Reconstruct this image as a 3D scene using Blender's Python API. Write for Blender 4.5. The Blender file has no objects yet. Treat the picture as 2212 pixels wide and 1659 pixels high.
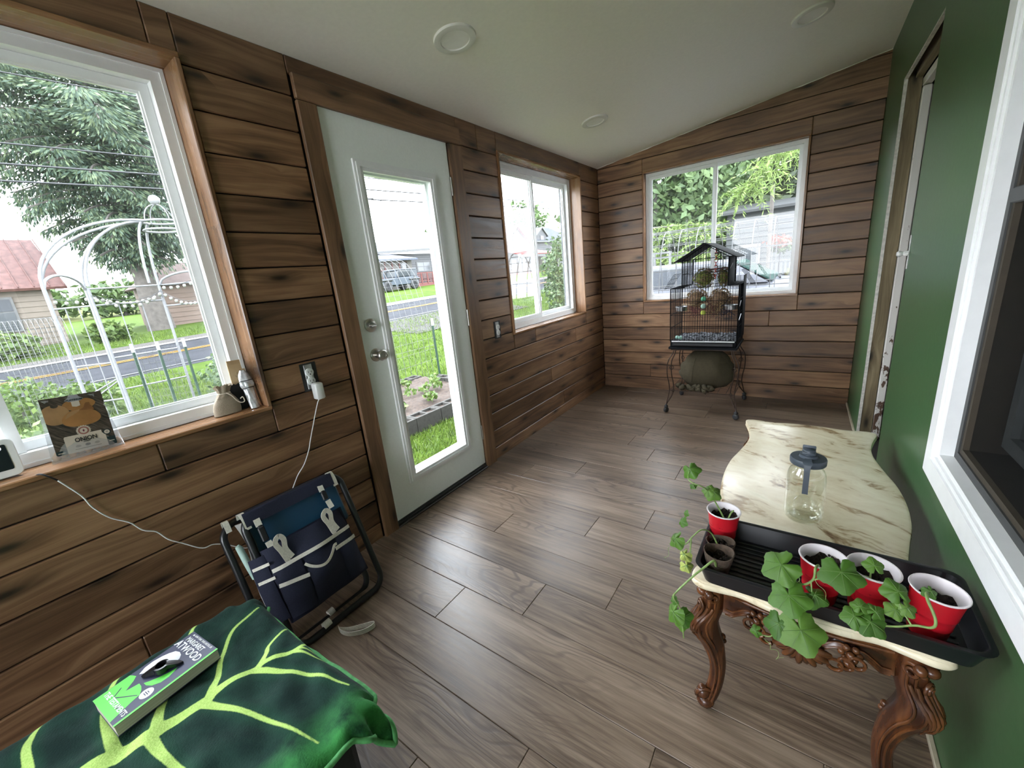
import bpy, math, random
import numpy as np
from mathutils import Matrix, Vector
sc = bpy.context.scene
COL = sc.collection
rnd = random.Random(7)
PI = math.pi

# ---- camera, sky, exposure
W, D, H1, H2, YN = 2.083, 4.044, 2.188, 2.457, -2.75      # room: width, far wall, low / high ceiling, near wall
cd = bpy.data.cameras.new('camera'); cam = bpy.data.objects.new('camera', cd); COL.objects.link(cam)
cd.sensor_fit = 'HORIZONTAL'; cd.sensor_width = 36.0; cd.lens = 862.49/2212*36; cd.clip_start = 0.02; cd.clip_end = 500
_r = Vector((.81349, .57354, -.09638)).normalized(); _f = Vector((-.57694, .77454, -.25960)); _f = (_f - _r*_f.dot(_r)).normalized()
_u = _r.cross(_f)
cam.matrix_world = Matrix(((_r.x, _u.x, -_f.x, 1.7233), (_r.y, _u.y, -_f.y, 0.0), (_r.z, _u.z, -_f.z, 1.2651), (0, 0, 0, 1)))
sc.camera = cam
sc.view_settings.view_transform = 'Standard'; sc.view_settings.look = 'None'
sc.view_settings.gamma = 1.0; sc.view_settings.use_curve_mapping = False
sc.view_settings.exposure = 2.58
SKY = 3.2
wd = bpy.data.worlds.new('overcast_sky'); sc.world = wd; wd.use_nodes = True
nt = wd.node_tree; bg = nt.nodes['Background']
tc = nt.nodes.new('ShaderNodeTexCoord'); sp = nt.nodes.new('ShaderNodeSeparateXYZ'); nt.links.new(tc.outputs['Generated'], sp.inputs[0])
rp = nt.nodes.new('ShaderNodeValToRGB'); nt.links.new(sp.outputs['Z'], rp.inputs[0])      # overcast: even haze
for k, (p, c) in enumerate([(0.0, (.90, .94, 1.0, 1)), (0.3, (.88, .93, 1.0, 1)), (1.0, (.84, .90, 1.0, 1))]):
    e = rp.color_ramp.elements[k] if k < 2 else rp.color_ramp.elements.new(p)
    e.position = p; e.color = c
no = nt.nodes.new('ShaderNodeTexNoise'); no.inputs['Scale'].default_value = 2.2; no.inputs['Detail'].default_value = 4
nt.links.new(tc.outputs['Generated'], no.inputs['Vector'])
mr = nt.nodes.new('ShaderNodeMapRange'); mr.inputs[1].default_value = .3; mr.inputs[2].default_value = .7; mr.inputs[3].default_value = .92; mr.inputs[4].default_value = 1.06
nt.links.new(no.outputs[0], mr.inputs[0])
vm = nt.nodes.new('ShaderNodeVectorMath'); vm.operation = 'SCALE'; nt.links.new(rp.outputs[0], vm.inputs[0]); nt.links.new(mr.outputs[0], vm.inputs['Scale'])
nt.links.new(vm.outputs[0], bg.inputs[0]); bg.inputs[1].default_value = SKY
sc.cycles.max_bounces = 9; sc.cycles.diffuse_bounces = 6; sc.cycles.transparent_max_bounces = 24
sc.cycles.sample_clamp_indirect = 6.0

# ------------------------------------------------------------------ mesh helpers
WM = {}
class MB:
    def __init__(s): s.v = []; s.f = []; s.m = []; s.T = None
    def add(s, vs, fs, mi=0):
        b = len(s.v)
        if s.T is not None: vs = [s.T @ Vector(v) for v in vs]
        s.v.extend([tuple(v) for v in vs]); s.f.extend([tuple(i+b for i in f) for f in fs]); s.m.extend([mi]*len(fs)); return s
    def box(s, x0, x1, y0, y1, z0, z1, c=0.0, mi=0):
        if c <= 0:
            vs = [(x, y, z) for x in (x0, x1) for y in (y0, y1) for z in (z0, z1)]
            return s.add(vs, [(0, 1, 3, 2), (4, 6, 7, 5), (0, 4, 5, 1), (2, 3, 7, 6), (0, 2, 6, 4), (1, 5, 7, 3)], mi)
        X, Y, Z = (x0, x1), (y0, y1), (z0, z1); vs = []; idx = {}
        sg = (1, -1)
        for i in (0, 1):
            for j in (0, 1):
                for k in (0, 1):
                    a, b, d = X[i], Y[j], Z[k]; da, db, dd = c*sg[i], c*sg[j], c*sg[k]
                    idx[i, j, k] = len(vs); vs += [(a, b+db, d+dd), (a+da, b, d+dd), (a+da, b+db, d)]
        q = lambda i, j, k, n: idx[i, j, k]+n
        fs = []
        for i in (0, 1): fs.append([q(i, 0, 0, 0), q(i, 0, 1, 0), q(i, 1, 1, 0), q(i, 1, 0, 0)][::1 if i == 0 else -1])
        for j in (0, 1): fs.append([q(0, j, 0, 1), q(1, j, 0, 1), q(1, j, 1, 1), q(0, j, 1, 1)][::1 if j == 0 else -1])
        for k in (0, 1): fs.append([q(0, 0, k, 2), q(0, 1, k, 2), q(1, 1, k, 2), q(1, 0, k, 2)][::1 if k == 0 else -1])
        for j in (0, 1):
            for k in (0, 1): fs.append([q(0, j, k, 1), q(0, j, k, 2), q(1, j, k, 2), q(1, j, k, 1)][::1 if j == k else -1])
        for i in (0, 1):
            for k in (0, 1): fs.append([q(i, 0, k, 0), q(i, 1, k, 0), q(i, 1, k, 2), q(i, 0, k, 2)][::1 if i == k else -1])
        for i in (0, 1):
            for j in (0, 1): fs.append([q(i, j, 0, 0), q(i, j, 0, 1), q(i, j, 1, 1), q(i, j, 1, 0)][::1 if i != j else -1][::-1])
        for i in (0, 1):
            for j in (0, 1):
                for k in (0, 1): fs.append([q(i, j, k, 0), q(i, j, k, 1), q(i, j, k, 2)][::1 if (i+j+k) % 2 == 0 else -1])
        return s.add(vs, fs, mi)
    def bar(s, A, B, w, h=None, up=(0, 0, 1), mi=0):
        A, B = Vector(A), Vector(B); h = w if h is None else h
        d = (B-A).normalized(); u = Vector(up)
        if abs(d.dot(u)) > .98: u = Vector((1, 0, 0))
        r = d.cross(u).normalized()*w/2; u = r.cross(d).normalized()*h/2
        vs = [P+a*r+b*u for P in (A, B) for a, b in ((-1, -1), (1, -1), (1, 1), (-1, 1))]
        return s.add(vs, [(3, 2, 1, 0), (4, 5, 6, 7), (0, 1, 5, 4), (1, 2, 6, 5), (2, 3, 7, 6), (3, 0, 4, 7)], mi)
    def tube(s, pts, r, n=8, closed=False, mi=0, caps=True, sq=None):
        P = [Vector(p) for p in pts]; m = len(P); R = r if isinstance(r, (list, tuple)) else [r]*m
        vs = []; fs = []; N = None
        for i in range(m):
            a = P[(i-1) % m] if (i > 0 or closed) else P[i]; b = P[(i+1) % m] if (i < m-1 or closed) else P[i]
            t = (b-a); t = t.normalized() if t.length > 1e-9 else Vector((0, 0, 1))
            if N is None:
                N = t.orthogonal().normalized()
                if sq: 
                    u = Vector(sq); N = (u - t*u.dot(t)).normalized()
            else:
                N = N - t*N.dot(t); N = N.normalized() if N.length > 1e-6 else t.orthogonal().normalized()
            B = t.cross(N); rr = R[i]; ra, rb = rr if isinstance(rr, (list, tuple)) else (rr, rr)
            for k in range(n):
                a_ = 2*PI*k/n; vs.append(P[i]+N*math.cos(a_)*ra+B*math.sin(a_)*rb)
        for i in range(m if closed else m-1):
            j = (i+1) % m
            for k in range(n):
                l = (k+1) % n; fs.append((i*n+k, i*n+l, j*n+l, j*n+k))
        if caps and not closed: fs.append(tuple(range(n))[::-1]); fs.append(tuple((m-1)*n+k for k in range(n)))
        return s.add(vs, fs, mi)
    def lathe(s, prof, n=24, c=(0, 0, 0), mi=0, close=False, caps=True):
        vs = []; fs = []; m = len(prof)
        for r, z in prof:
            for k in range(n):
                a = 2*PI*k/n; vs.append((c[0]+r*math.cos(a), c[1]+r*math.sin(a), c[2]+z))
        for i in range(m if close else m-1):
            j = (i+1) % m
            for k in range(n):
                l = (k+1) % n; fs.append((i*n+k, i*n+l, j*n+l, j*n+k))
        if not close and caps:
            if prof[0][0] > 1e-6: fs.append(tuple(range(n))[::-1])
            if prof[-1][0] > 1e-6: fs.append(tuple((m-1)*n+k for k in range(n)))
        return s.add(vs, fs, mi)
    def prism(s, poly, z0, z1, mi=0):
        n = len(poly); vs = [(x, y, z0) for x, y in poly]+[(x, y, z1) for x, y in poly]
        fs = [tuple(range(n))[::-1], tuple(range(n, 2*n))]+[(i, (i+1) % n, n+(i+1) % n, n+i) for i in range(n)]
        return s.add(vs, fs, mi)
    def loft(s, rings, mi=0, caps=True):
        n = len(rings[0]); vs = [p for r in rings for p in r]; fs = []
        for i in range(len(rings)-1):
            for k in range(n): fs.append((i*n+k, i*n+(k+1) % n, (i+1)*n+(k+1) % n, (i+1)*n+k))
        if caps: fs.append(tuple(range(n))[::-1]); fs.append(tuple((len(rings)-1)*n+k for k in range(n)))
        return s.add(vs, fs, mi)
    def grid(s, fn, nu, nv, mi=0):
        vs = [fn(i/nu, j/nv) for i in range(nu+1) for j in range(nv+1)]
        fs = [(i*(nv+1)+j, (i+1)*(nv+1)+j, (i+1)*(nv+1)+j+1, i*(nv+1)+j+1) for i in range(nu) for j in range(nv)]
        return s.add(vs, fs, mi)
    def ball(s, c, r, n=12, m=8, sc_=(1, 1, 1), mi=0):
        vs = [(c[0], c[1], c[2]+r*sc_[2])]; fs = []
        for i in range(1, m):
            t = PI*i/m
            for k in range(n):
                a = 2*PI*k/n; vs.append((c[0]+r*sc_[0]*math.sin(t)*math.cos(a), c[1]+r*sc_[1]*math.sin(t)*math.sin(a), c[2]+r*sc_[2]*math.cos(t)))
        vs.append((c[0], c[1], c[2]-r*sc_[2])); L = len(vs)-1
        for k in range(n): fs.append((0, 1+k, 1+(k+1) % n)); fs.append((L, 1+(m-2)*n+(k+1) % n, 1+(m-2)*n+k))
        for i in range(m-2):
            for k in range(n): fs.append((1+i*n+k, 1+(i+1)*n+k, 1+(i+1)*n+(k+1) % n, 1+i*n+(k+1) % n))
        return s.add(vs, fs, mi)
    def mesh(s, name, mats, smooth=None):
        me = bpy.data.meshes.new(name); me.from_pydata(s.v, [], s.f)
        for m in (mats if isinstance(mats, (list, tuple)) else [mats]): me.materials.append(m)
        if any(s.m): me.polygons.foreach_set('material_index', s.m)
        if smooth is not None:
            me.polygons.foreach_set('use_smooth', [True]*len(me.polygons))
            if smooth < 180: me.set_sharp_from_angle(angle=math.radians(smooth))
        me.update(); return me
    def build(s, name, mats, parent=None, smooth=None, fix=True):
        me = s.mesh(name, mats, smooth)
        if fix and len(s.f) < 4000:
            import bmesh
            b = bmesh.new(); b.from_mesh(me); bmesh.ops.recalc_face_normals(b, faces=b.faces); b.to_mesh(me); b.free()
        return link(name, me, parent)
def link(name, me, parent=None):
    o = bpy.data.objects.new(name, me); COL.objects.link(o)
    if parent is not None:
        M = WM[parent.name]; me.transform(M.inverted()); o.parent = parent; WM[o.name] = M
    else: WM[o.name] = Matrix.Identity(4)
    return o
def tag(o, label=None, cat=None, group=None, kind=None):
    if label: o['label'] = label
    if cat: o['category'] = cat
    if group: o['group'] = group
    if kind: o['kind'] = kind
    return o
def thing(name, label=None, cat=None, loc=(0, 0, 0), group=None, kind=None):
    o = bpy.data.objects.new(name, None); COL.objects.link(o); o.location = loc; o.empty_display_size = .05
    WM[o.name] = Matrix.Translation(loc)
    return tag(o, label, cat, group, kind)
def copy_tree(o, parent=None):
    c = o.copy(); COL.objects.link(c)
    if parent is not None: c.parent = parent
    for ch in list(o.children): copy_tree(ch, c)
    return c
def text(body, size, mat, parent, M, align='CENTER', depth=.0004, name='lettering', xs=1.0):
    cu = bpy.data.curves.new('t', 'FONT'); cu.body = body; cu.size = size; cu.align_x = align; cu.align_y = 'CENTER'; cu.extrude = depth; cu.resolution_u = 3; cu.offset = size*.018
    to = bpy.data.objects.new('t', cu); me = bpy.data.meshes.new_from_object(to); bpy.data.objects.remove(to)
    me.materials.clear(); me.materials.append(mat)
    me.transform(M @ Matrix.Diagonal((xs, 1, 1, 1)))
    return link(name, me, parent)
def frame(o, x, y, z): 
    return Matrix(((x[0], y[0], z[0], o[0]), (x[1], y[1], z[1], o[1]), (x[2], y[2], z[2], o[2]), (0, 0, 0, 1)))
def lerp(a, b, t): return a+(b-a)*t
def catmull(P, k=6):
    P = [Vector(p) for p in P]; out = []
    for i in range(len(P)-1):
        a, b, c, d = P[max(i-1, 0)], P[i], P[i+1], P[min(i+2, len(P)-1)]
        for j in range(k):
            t = j/k; out.append(.5*((2*b)+(c-a)*t+(2*a-5*b+4*c-d)*t*t+(3*b-a-3*c+d)*t**3))
    out.append(P[-1]); return out

# ------------------------------------------------------------------ materials
class G:
    def __init__(s, name):
        s.mat = bpy.data.materials.new(name); s.mat.use_nodes = True; s.nt = s.mat.node_tree
        s.p = s.nt.nodes['Principled BSDF']; s.out = s.nt.nodes['Material Output']
    def n(s, t, _o=0, **kw):
        nd = s.nt.nodes.new('ShaderNode'+t)
        for k, v in kw.items():
            if k[0] == '_': setattr(nd, k[1:], v); continue
            inp = nd.inputs[int(k[1:])] if k[0] == 'i' and k[1:].isdigit() else nd.inputs[k]
            s.set(inp, v)
        return nd.outputs[_o]
    def set(s, inp, v):
        if isinstance(v, bpy.types.NodeSocket): s.nt.links.new(v, inp)
        else:
            if inp.type == 'RGBA' and len(v) == 3: v = (*v, 1)
            inp.default_value = v
    def math(s, op, a, b=0.0, c=False): return s.n('Math', _operation=op, i0=a, i1=b, _use_clamp=c)
    def ramp(s, f, stops):
        nd = s.nt.nodes.new('ShaderNodeValToRGB'); s.set(nd.inputs[0], f); cr = nd.color_ramp
        for k, (p, c) in enumerate(stops):
            e = cr.elements[k] if k < 2 else cr.elements.new(p)
            e.position = p; e.color = (*c, 1) if len(c) == 3 else c
        return nd.outputs[0]
    def mix(s, f, a, b, mode='MIX'):
        nd = s.nt.nodes.new('ShaderNodeMix'); nd.data_type = 'RGBA'; nd.blend_type = mode
        s.set(nd.inputs[0], f); s.set(nd.inputs[6], a); s.set(nd.inputs[7], b); return nd.outputs[2]
    def rng(s, f, a, b, c=0.0, d=1.0): return s.n('MapRange', i0=f, i1=a, i2=b, i3=c, i4=d)
    def coord(s, sx=1, sy=1, sz=1, kind='Object', rand=True):
        c = s.n('TexCoord', _o={'Generated': 0, 'UV': 2, 'Object': 3}[kind])
        if rand:
            r = s.n('ObjectInfo', _o=5); off = s.n('CombineXYZ', i0=s.math('MULTIPLY', r, 37.), i1=s.math('MULTIPLY', r, 91.), i2=s.math('MULTIPLY', r, 53.))
            c = s.n('VectorMath', _operation='ADD', i0=c, i1=off)
        return s.n('VectorMath', _operation='MULTIPLY', i0=c, i1=(sx, sy, sz))
    def noise(s, vec, scale, detail=3, rough=.5, dist=0.0): return s.n('TexNoise', Vector=vec, Scale=scale, Detail=detail, Roughness=rough, Distortion=dist)
    def bump(s, h, st=.2, d=.01): s.set(s.p.inputs['Normal'], s.n('Bump', Strength=st, Distance=d, Height=h))
    def fin(s, col=None, rough=.5, **kw):
        if col is not None: s.set(s.p.inputs['Base Color'], col)
        s.set(s.p.inputs['Roughness'], rough)
        for k, v in kw.items(): s.set(s.p.inputs[k.replace('_', ' ')], v)
        return s.mat
def plain(name, col, rough=.5, var=.12, scale=30, bump=0.0, **kw):
    g = G(name); v = g.coord(); n = g.noise(v, scale)
    c = g.mix(g.rng(n, .3, .7), tuple(x*(1-var) for x in col), tuple(min(1, x*(1+var)) for x in col))
    if bump: g.bump(n, bump, .004)
    return g.fin(c, rough, **kw)

def wood(name, dark, mid, light, knots=True, rough=.42, objvar=.35, freq=1.0):
    g = G(name)
    r = g.n('ObjectInfo', _o=5)
    v = g.coord(1, 1, 1)
    kv = g.n('CombineXYZ', i0=g.math('MULTIPLY', g.n('SeparateXYZ', _o=0, i0=v), 2.6), i1=g.math('MULTIPLY', g.n('SeparateXYZ', _o=2, i0=v), 8.5))
    kd = g.n('TexVoronoi', _voronoi_dimensions='2D', Vector=kv, Scale=1.0, Randomness=1.0)
    near = g.rng(kd, .0, .42, 1, 0)
    sx, sz = g.math('MULTIPLY', near, near), 0
    warp = g.noise(g.n('VectorMath', _operation='MULTIPLY', i0=v, i1=(1.6, 3, 6)), 1.0, 2)
    vv = g.n('VectorMath', _operation='ADD', i0=v, i1=g.n('CombineXYZ', i0=0.0, i1=0.0, i2=g.math('ADD', g.math('MULTIPLY', warp, .08), g.math('MULTIPLY', sx, .03 if knots else 0.0))))
    gr = g.noise(g.n('VectorMath', _operation='MULTIPLY', i0=vv, i1=(1.3*freq, 30, 42*freq)), 1.0, 5, .62)
    fine = g.noise(g.n('VectorMath', _operation='MULTIPLY', i0=vv, i1=(7, 160, 260)), 1.0, 2)
    big = g.noise(g.n('VectorMath', _operation='MULTIPLY', i0=v, i1=(2.0, 4, 7)), 1.0, 3, .55)
    t = g.math('ADD', g.math('ADD', g.math('MULTIPLY', gr, .5), g.math('MULTIPLY', big, .42)), g.math('MULTIPLY', fine, .12))
    c = g.ramp(t, [(.38, dark), (.51, mid), (.64, light)])
    ov = g.rng(r, 0, 1, 1-objvar, 1+objvar*.6)
    c = g.n('VectorMath', _operation='SCALE', i0=c, Scale=ov)
    if knots:
        sel = g.n('SeparateXYZ', _o=0, i0=g.n('TexVoronoi', _o=1, _voronoi_dimensions='2D', Vector=kv, Scale=1.0))
        on = g.math('GREATER_THAN', sel, .42)
        k1 = g.math('MULTIPLY', g.rng(kd, .03, .30, .72, 0), on)
        c = g.mix(k1, c, tuple(x*.38 for x in dark))
        k2 = g.math('MULTIPLY', g.rng(kd, .03, .12, .9, 0), on)
        c = g.mix(k2, c, tuple(x*.18 for x in dark))
    g.bump(g.math('ADD', gr, g.math('MULTIPLY', fine, .3)), .12, .004)
    return g.fin(c, g.rng(gr, .3, .7, rough-.05, rough+.12))
M_PLANK = wood('stained_pine', (.078, .038, .019), (.195, .100, .049), (.315, .18, .094))
M_JAMB = wood('window_pine', (.12, .055, .024), (.25, .125, .058), (.36, .20, .105), rough=.22, objvar=.15)
M_TRIM = wood('casing_pine', (.085, .045, .023), (.185, .098, .050), (.28, .155, .082), objvar=.15)
def laminate():
    g = G('laminate_oak'); r = g.n('ObjectInfo', _o=5); v = g.coord()
    w1 = g.noise(g.n('VectorMath', _operation='MULTIPLY', i0=v, i1=(1.1, 4.5, 1)), 1.0, 2, .5)
    rings = g.n('Math', _operation='SINE', i0=g.math('MULTIPLY', g.math('ADD', w1, g.math('MULTIPLY', g.n('SeparateXYZ', _o=1, i0=v), 1.3)), 170.0))
    gr = g.noise(g.n('VectorMath', _operation='MULTIPLY', i0=v, i1=(3, 70, 1)), 1.0, 4, .6)
    fine = g.noise(g.n('VectorMath', _operation='MULTIPLY', i0=v, i1=(14, 420, 1)), 1.0, 2)
    big = g.noise(g.n('VectorMath', _operation='MULTIPLY', i0=v, i1=(1.2, 7, 1)), 1.0, 3)
    cath = g.math('MULTIPLY', g.rng(rings, .3, 1, 0, 1), g.rng(g.noise(g.n('VectorMath', _operation='MULTIPLY', i0=v, i1=(.8, 3.0, 1)), 1.0, 1), .46, .58, 0, .9))
    t = g.math('ADD', g.math('ADD', g.math('MULTIPLY', gr, .42), g.math('MULTIPLY', big, .4)), g.math('MULTIPLY', fine, .18))
    c = g.ramp(t, [(.38, (.070, .046, .031)), (.5, (.166, .116, .080)), (.63, (.262, .193, .140))])
    c = g.mix(g.math('MULTIPLY', cath, .8), c, (.07, .046, .034))
    c = g.n('VectorMath', _operation='SCALE', i0=c, Scale=g.rng(r, 0, 1, .92, 1.07))
    g.bump(g.math('ADD', g.math('MULTIPLY', fine, .5), g.math('SUBTRACT', gr, cath)), .06, .003)
    return g.fin(c, g.rng(gr, .3, .7, .30, .42))
M_FLOOR = laminate()
M_GAP = plain('dark_gap', (.012, .008, .006), .9)
M_CEIL = plain('ceiling_paint', (.91, .87, .79), .55, .02, 60, .03)
M_GREEN = plain('green_wall_paint', (.042, .105, .040), .34, .07, 45, .05)
M_VINYL = plain('white_vinyl', (.82, .83, .83), .35, .02)
M_DOOR = plain('white_door_paint', (.84, .87, .84), .42, .02, 90, .02)
M_WHITE = plain('white_plastic', (.75, .76, .75), .35, .02)
M_NICKEL = plain('satin_nickel', (.50, .48, .45), .3, .05, Metallic=1.0)
M_STEEL = plain('galvanised_steel', (.45, .45, .46), .4, .15, Metallic=1.0)
M_BLACK = plain('black_plastic', (.012, .012, .014), .4, .2)
M_BLKM = plain('black_enamel', (.009, .010, .012), .7, .2, Specular_IOR_Level=.08)
M_BRONZE = plain('dark_bronze_metal', (.045, .028, .020), .35, .2, Metallic=.6)
M_RUBBER = plain('dark_rubber', (.03, .03, .032), .6)
M_SOIL = plain('dark_soil', (.016, .009, .006), .95, .7, 220, .9)
def thin_glass(name, tint=(.93, .97, .96), k=.06, g0=.95):
    g = G(name); lw = g.n('LayerWeight', _o=1, Blend=.5)
    f = g.math('ADD', g.math('MULTIPLY', g.math('POWER', lw, 4.0), g0), k, True)
    tr = g.n('BsdfTransparent', Color=tint); gl = g.n('BsdfAnisotropic', Roughness=.02, Color=(1, 1, 1))
    g.nt.links.new(g.n('MixShader', i0=f, i1=tr, i2=gl), g.out.inputs[0]); return g.mat
M_GLASS = thin_glass('window_glass', (.84, .86, .86), .03)
M_JAR = thin_glass('jar_glass', (.935, .945, .915), .085, .9)
def screen():
    g = G('insect_screen_mesh'); d = g.n('BsdfDiffuse', Color=(.24, .25, .26)); t = g.n('BsdfTransparent', Color=(1, 1, 1))
    g.nt.links.new(g.n('MixShader', i0=.16, i1=t, i2=d), g.out.inputs[0]); return g.mat
M_SCREEN = screen()
def screen2():
    g = G('dark_screen_mesh'); d = g.n('BsdfDiffuse', Color=(.012, .013, .014)); t = g.n('BsdfTransparent', Color=(1, 1, 1))
    g.nt.links.new(g.n('MixShader', i0=.55, i1=t, i2=d), g.out.inputs[0]); return g.mat
M_SCREEN2 = screen2()
# ------------------------------------------------------------------ room shell
def struct(name, mb=None, m=None, parent=None, smooth=None):
    if mb is None: o = thing(name)
    else: o = mb.build(name, m, parent, smooth)
    if parent is None: o['kind'] = 'structure'
    return o
RX = Matrix(((0, -1, 0, 0), (1, 0, 0, 0), (0, 0, 1, 0), (0, 0, 0, 1)))           # local X -> world Y, front (-Y) -> +X   (left wall)
RF = Matrix.Identity(4)                                                           # front -> -Y   (far wall)
RN = Matrix.Rotation(PI, 4, 'Z')                                                  # front -> +Y   (near wall)
def board(name, parent, M, L, z0, z1, th, at, mat, c=.0035, x0=0.0):
    """board along local X, front face at local -Y"""
    m = MB(); m.box(-L/2, L/2, -th, 0, -(z1-z0)/2, (z1-z0)/2, c)
    me = m.mesh(name, mat); o = bpy.data.objects.new(name, me); COL.objects.link(o)
    o.parent = parent; o.matrix_basis = Matrix.Translation(at) @ M
    WM[o.name] = WM[parent.name]
    return o
def split(a, b, holes):
    seg = [(a, b)]
    for h0, h1 in holes:
        nx = []
        for s0, s1 in seg:
            if h1 <= s0 or h0 >= s1: nx.append((s0, s1)); continue
            if h0 > s0: nx.append((s0, h0))
            if h1 < s1: nx.append((h1, s1))
        seg = nx
    return [s for s in seg if s[1]-s[0] > .012]
def clad(parent, M, pos, a, b, zs, holes, top, cuts=None, th=.016):
    """rows of planks; holes = (a0, a1, z0, z1); top(a) = height there"""
    for i in range(len(zs)-1):
        z0, z1 = zs[i]+.0026, zs[i+1]-.0028
        segs = split(a, b, [(h[0], h[1]) for h in holes if h[2] < z0+.02 and h[3] > z1-.02])
        part = [h for h in holes if not (h[2] < z0+.02 and h[3] > z1-.02) and h[2] < z1-.004 and h[3] > z0+.004]
        for s0, s1 in segs:
            pieces = [(s0, s1, z0, z1)]
            for h in part:                                      # a hole that takes a part of the row's height
                nx = []
                for p0, p1, q0, q1 in pieces:
                    if h[1] <= p0 or h[0] >= p1: nx.append((p0, p1, q0, q1)); continue
                    if h[0]-p0 > .02: nx.append((p0, h[0], q0, q1))
                    if p1-h[1] > .02: nx.append((h[1], p1, q0, q1))
                    l0, l1 = max(p0, h[0]), min(p1, h[1])
                    if h[2] > q0+.012: nx.append((l0, l1, q0, min(q1, h[2])))
                    if h[3] < q1-.012: nx.append((l0, l1, max(q0, h[3]), q1))
                pieces = nx
            for p0, p1, q0, q1 in pieces:
                xs = [p0]+[c for c in (cuts or {}).get(i, []) if p0+.05 < c < p1-.05]+[p1]
                for u, w in zip(xs, xs[1:]):
                    t0, t1 = top(u), top(w)
                    if min(t0, t1) >= q1: 
                        cx = (u+w)/2
                        board('plank', parent, M, w-u-.0012, q0, q1, th+rnd.uniform(-.001, .0012), pos(cx, (q0+q1)/2), M_PLANK)
                    else:                                        # cut along the ceiling slope
                        pts = [(u, q0), (w, q0)]
                        if t1 <= q0 and t0 <= q0: continue
                        def xat(z): return u+(z-t0)/(t1-t0)*(w-u)
                        if t1 > t0:
                            if t0 < q0: pts[0] = (xat(q0), q0)
                            pts += [(w, min(q1, t1))]
                            if t1 > q1: pts += [(max(u, xat(q1)), q1)]
                            if t0 > q0: pts += [(u, t0)]
                        m = MB(); cx = (u+w)/2; cz = (q0+q1)/2
                        poly = [(x-cx, z-cz) for x, z in pts]
                        n = len(poly); m.add([(x, -th, z) for x, z in poly]+[(x, 0, z) for x, z in poly],
                                             [tuple(range(n)), tuple(range(n, 2*n))[::-1]]+[(k, n+k, n+(k+1) % n, (k+1) % n) for k in range(n)])
                        o = bpy.data.objects.new('plank', m.mesh('plank', M_PLANK)); COL.objects.link(o); o.parent = parent
                        o.matrix_basis = Matrix.Translation(pos(cx, cz)) @ M
def grow(h, e=.016): return (h[0]-e, h[1]+e, h[2]-e, h[3]+e)
def wallpanel(x, holes, a0, a1, z0, z1, thick, axis, side, mb):
    """solid wall with rectangular holes, made of boxes. axis 'y': wall in plane x; side = outward sign"""
    A = sorted({a0, a1, *[h[0] for h in holes], *[h[1] for h in holes]}); Z = sorted({z0, z1, *[h[2] for h in holes], *[h[3] for h in holes]})
    A = [a for a in A if a0 <= a <= a1]; Z = [z for z in Z if z0 <= z <= z1]
    for i in range(len(A)-1):
        run = None
        for j in range(len(Z)-1):
            ca, cz = (A[i]+A[i+1])/2, (Z[j]+Z[j+1])/2
            if any(h[0] < ca < h[1] and h[2] < cz < h[3] for h in holes): continue
            lo, hi = sorted((x, x+side*thick))
            if axis == 'y': mb.box(lo, hi, A[i], A[i+1], Z[j], Z[j+1])
            else: mb.box(A[i], A[i+1], lo, hi, Z[j], Z[j+1])

# openings:  (a0, a1, z0, z1)
WIN1, WIN2, DOOR = (-.58, .655, .856, 2.055), (2.41, 3.62, .86, 2.06), (1.128, 1.910, 0.0, 2.035)
WIN3, WIN5, WIN6 = (.452, 1.672, .905, 2.05), (.25, 1.83, .70, 2.08), (-2.42, -1.02, .856, 2.055)  # last two: unseen openings added behind the camera for daylight
SLOT, WIN4 = (2.5, 3.35, -.05, 2.09), (.30, 1.515, .655, 2.05)
wl = struct('wall_left', (lambda m: (wallpanel(-.018, [grow(WIN1), grow(WIN2), DOOR, grow(WIN6)], YN, D+.2, -.1, 2.36, .18, 'y', -1, m), m)[1])(MB()), M_GAP)
wf = struct('wall_far', (lambda m: (wallpanel(D+.018, [grow(WIN3, .014)], -.018, W, -.1, 2.62, .18, 'x', 1, m), m)[1])(MB()), M_GAP)
wn = struct('wall_near', (lambda m: (wallpanel(YN-.018, [grow(WIN5)], -.018, W, -.1, 2.62, .18, 'x', -1, m), m)[1])(MB()), M_GAP)
wr = struct('wall_right', (lambda m: (wallpanel(W, [SLOT, WIN4], YN-.2, D+.2, -.1, 2.62, .016, 'y', 1, m), m)[1])(MB()), M_GREEN)
zl = [-.01]+[.0855+.1305*k for k in range(17)]; zl[-1] = 2.19
clad(wl, RX, lambda a, z: Vector((-.016, a, z)), YN, D, zl, [(WIN1[0]-.02, WIN1[1]+.018, WIN1[2]-.016, WIN1[3]+.006), (WIN2[0]-.012, WIN2[1]+.018, WIN2[2]-.016, WIN2[3]+.006), (WIN6[0]-.012, WIN6[1]+.018, WIN6[2]-.016, WIN6[3]+.006), (1.04, 2.018, -1, 2.122)], lambda a: 9,
     {0: [-.4], 1: [.1, 3.1], 2: [-.9], 3: [.52, 2.9], 4: [-.3], 5: [3.4], 6: [.3, 2.7], 15: [.2, 1.6, 3.0], 16: [.6, 2.2], 17: [1.3, 3.3]})
zf = [-.01]+[.1282*k for k in range(1, 20)]+[2.5]
for k in range(1, 20): zf[k] += rnd.uniform(-.003, .003)
slope = lambda x: H1+(H2-H1)/W*x-.002
clad(wf, RF, lambda a, z: Vector((a, D+.016, z)), 0, W, zf, [(WIN3[0]-.016, WIN3[1]+.016, WIN3[2]-.016, WIN3[3]+.012)], slope, {3: [.9], 5: [1.5], 1: [.5], 8: [1.2]})
clad(wn, RN, lambda a, z: Vector((a, YN-.016, z)), 0, W, zf, [(WIN5[0]-.016, WIN5[1]+.016, WIN5[2]-.016, WIN5[3]+.012)], slope)

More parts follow.
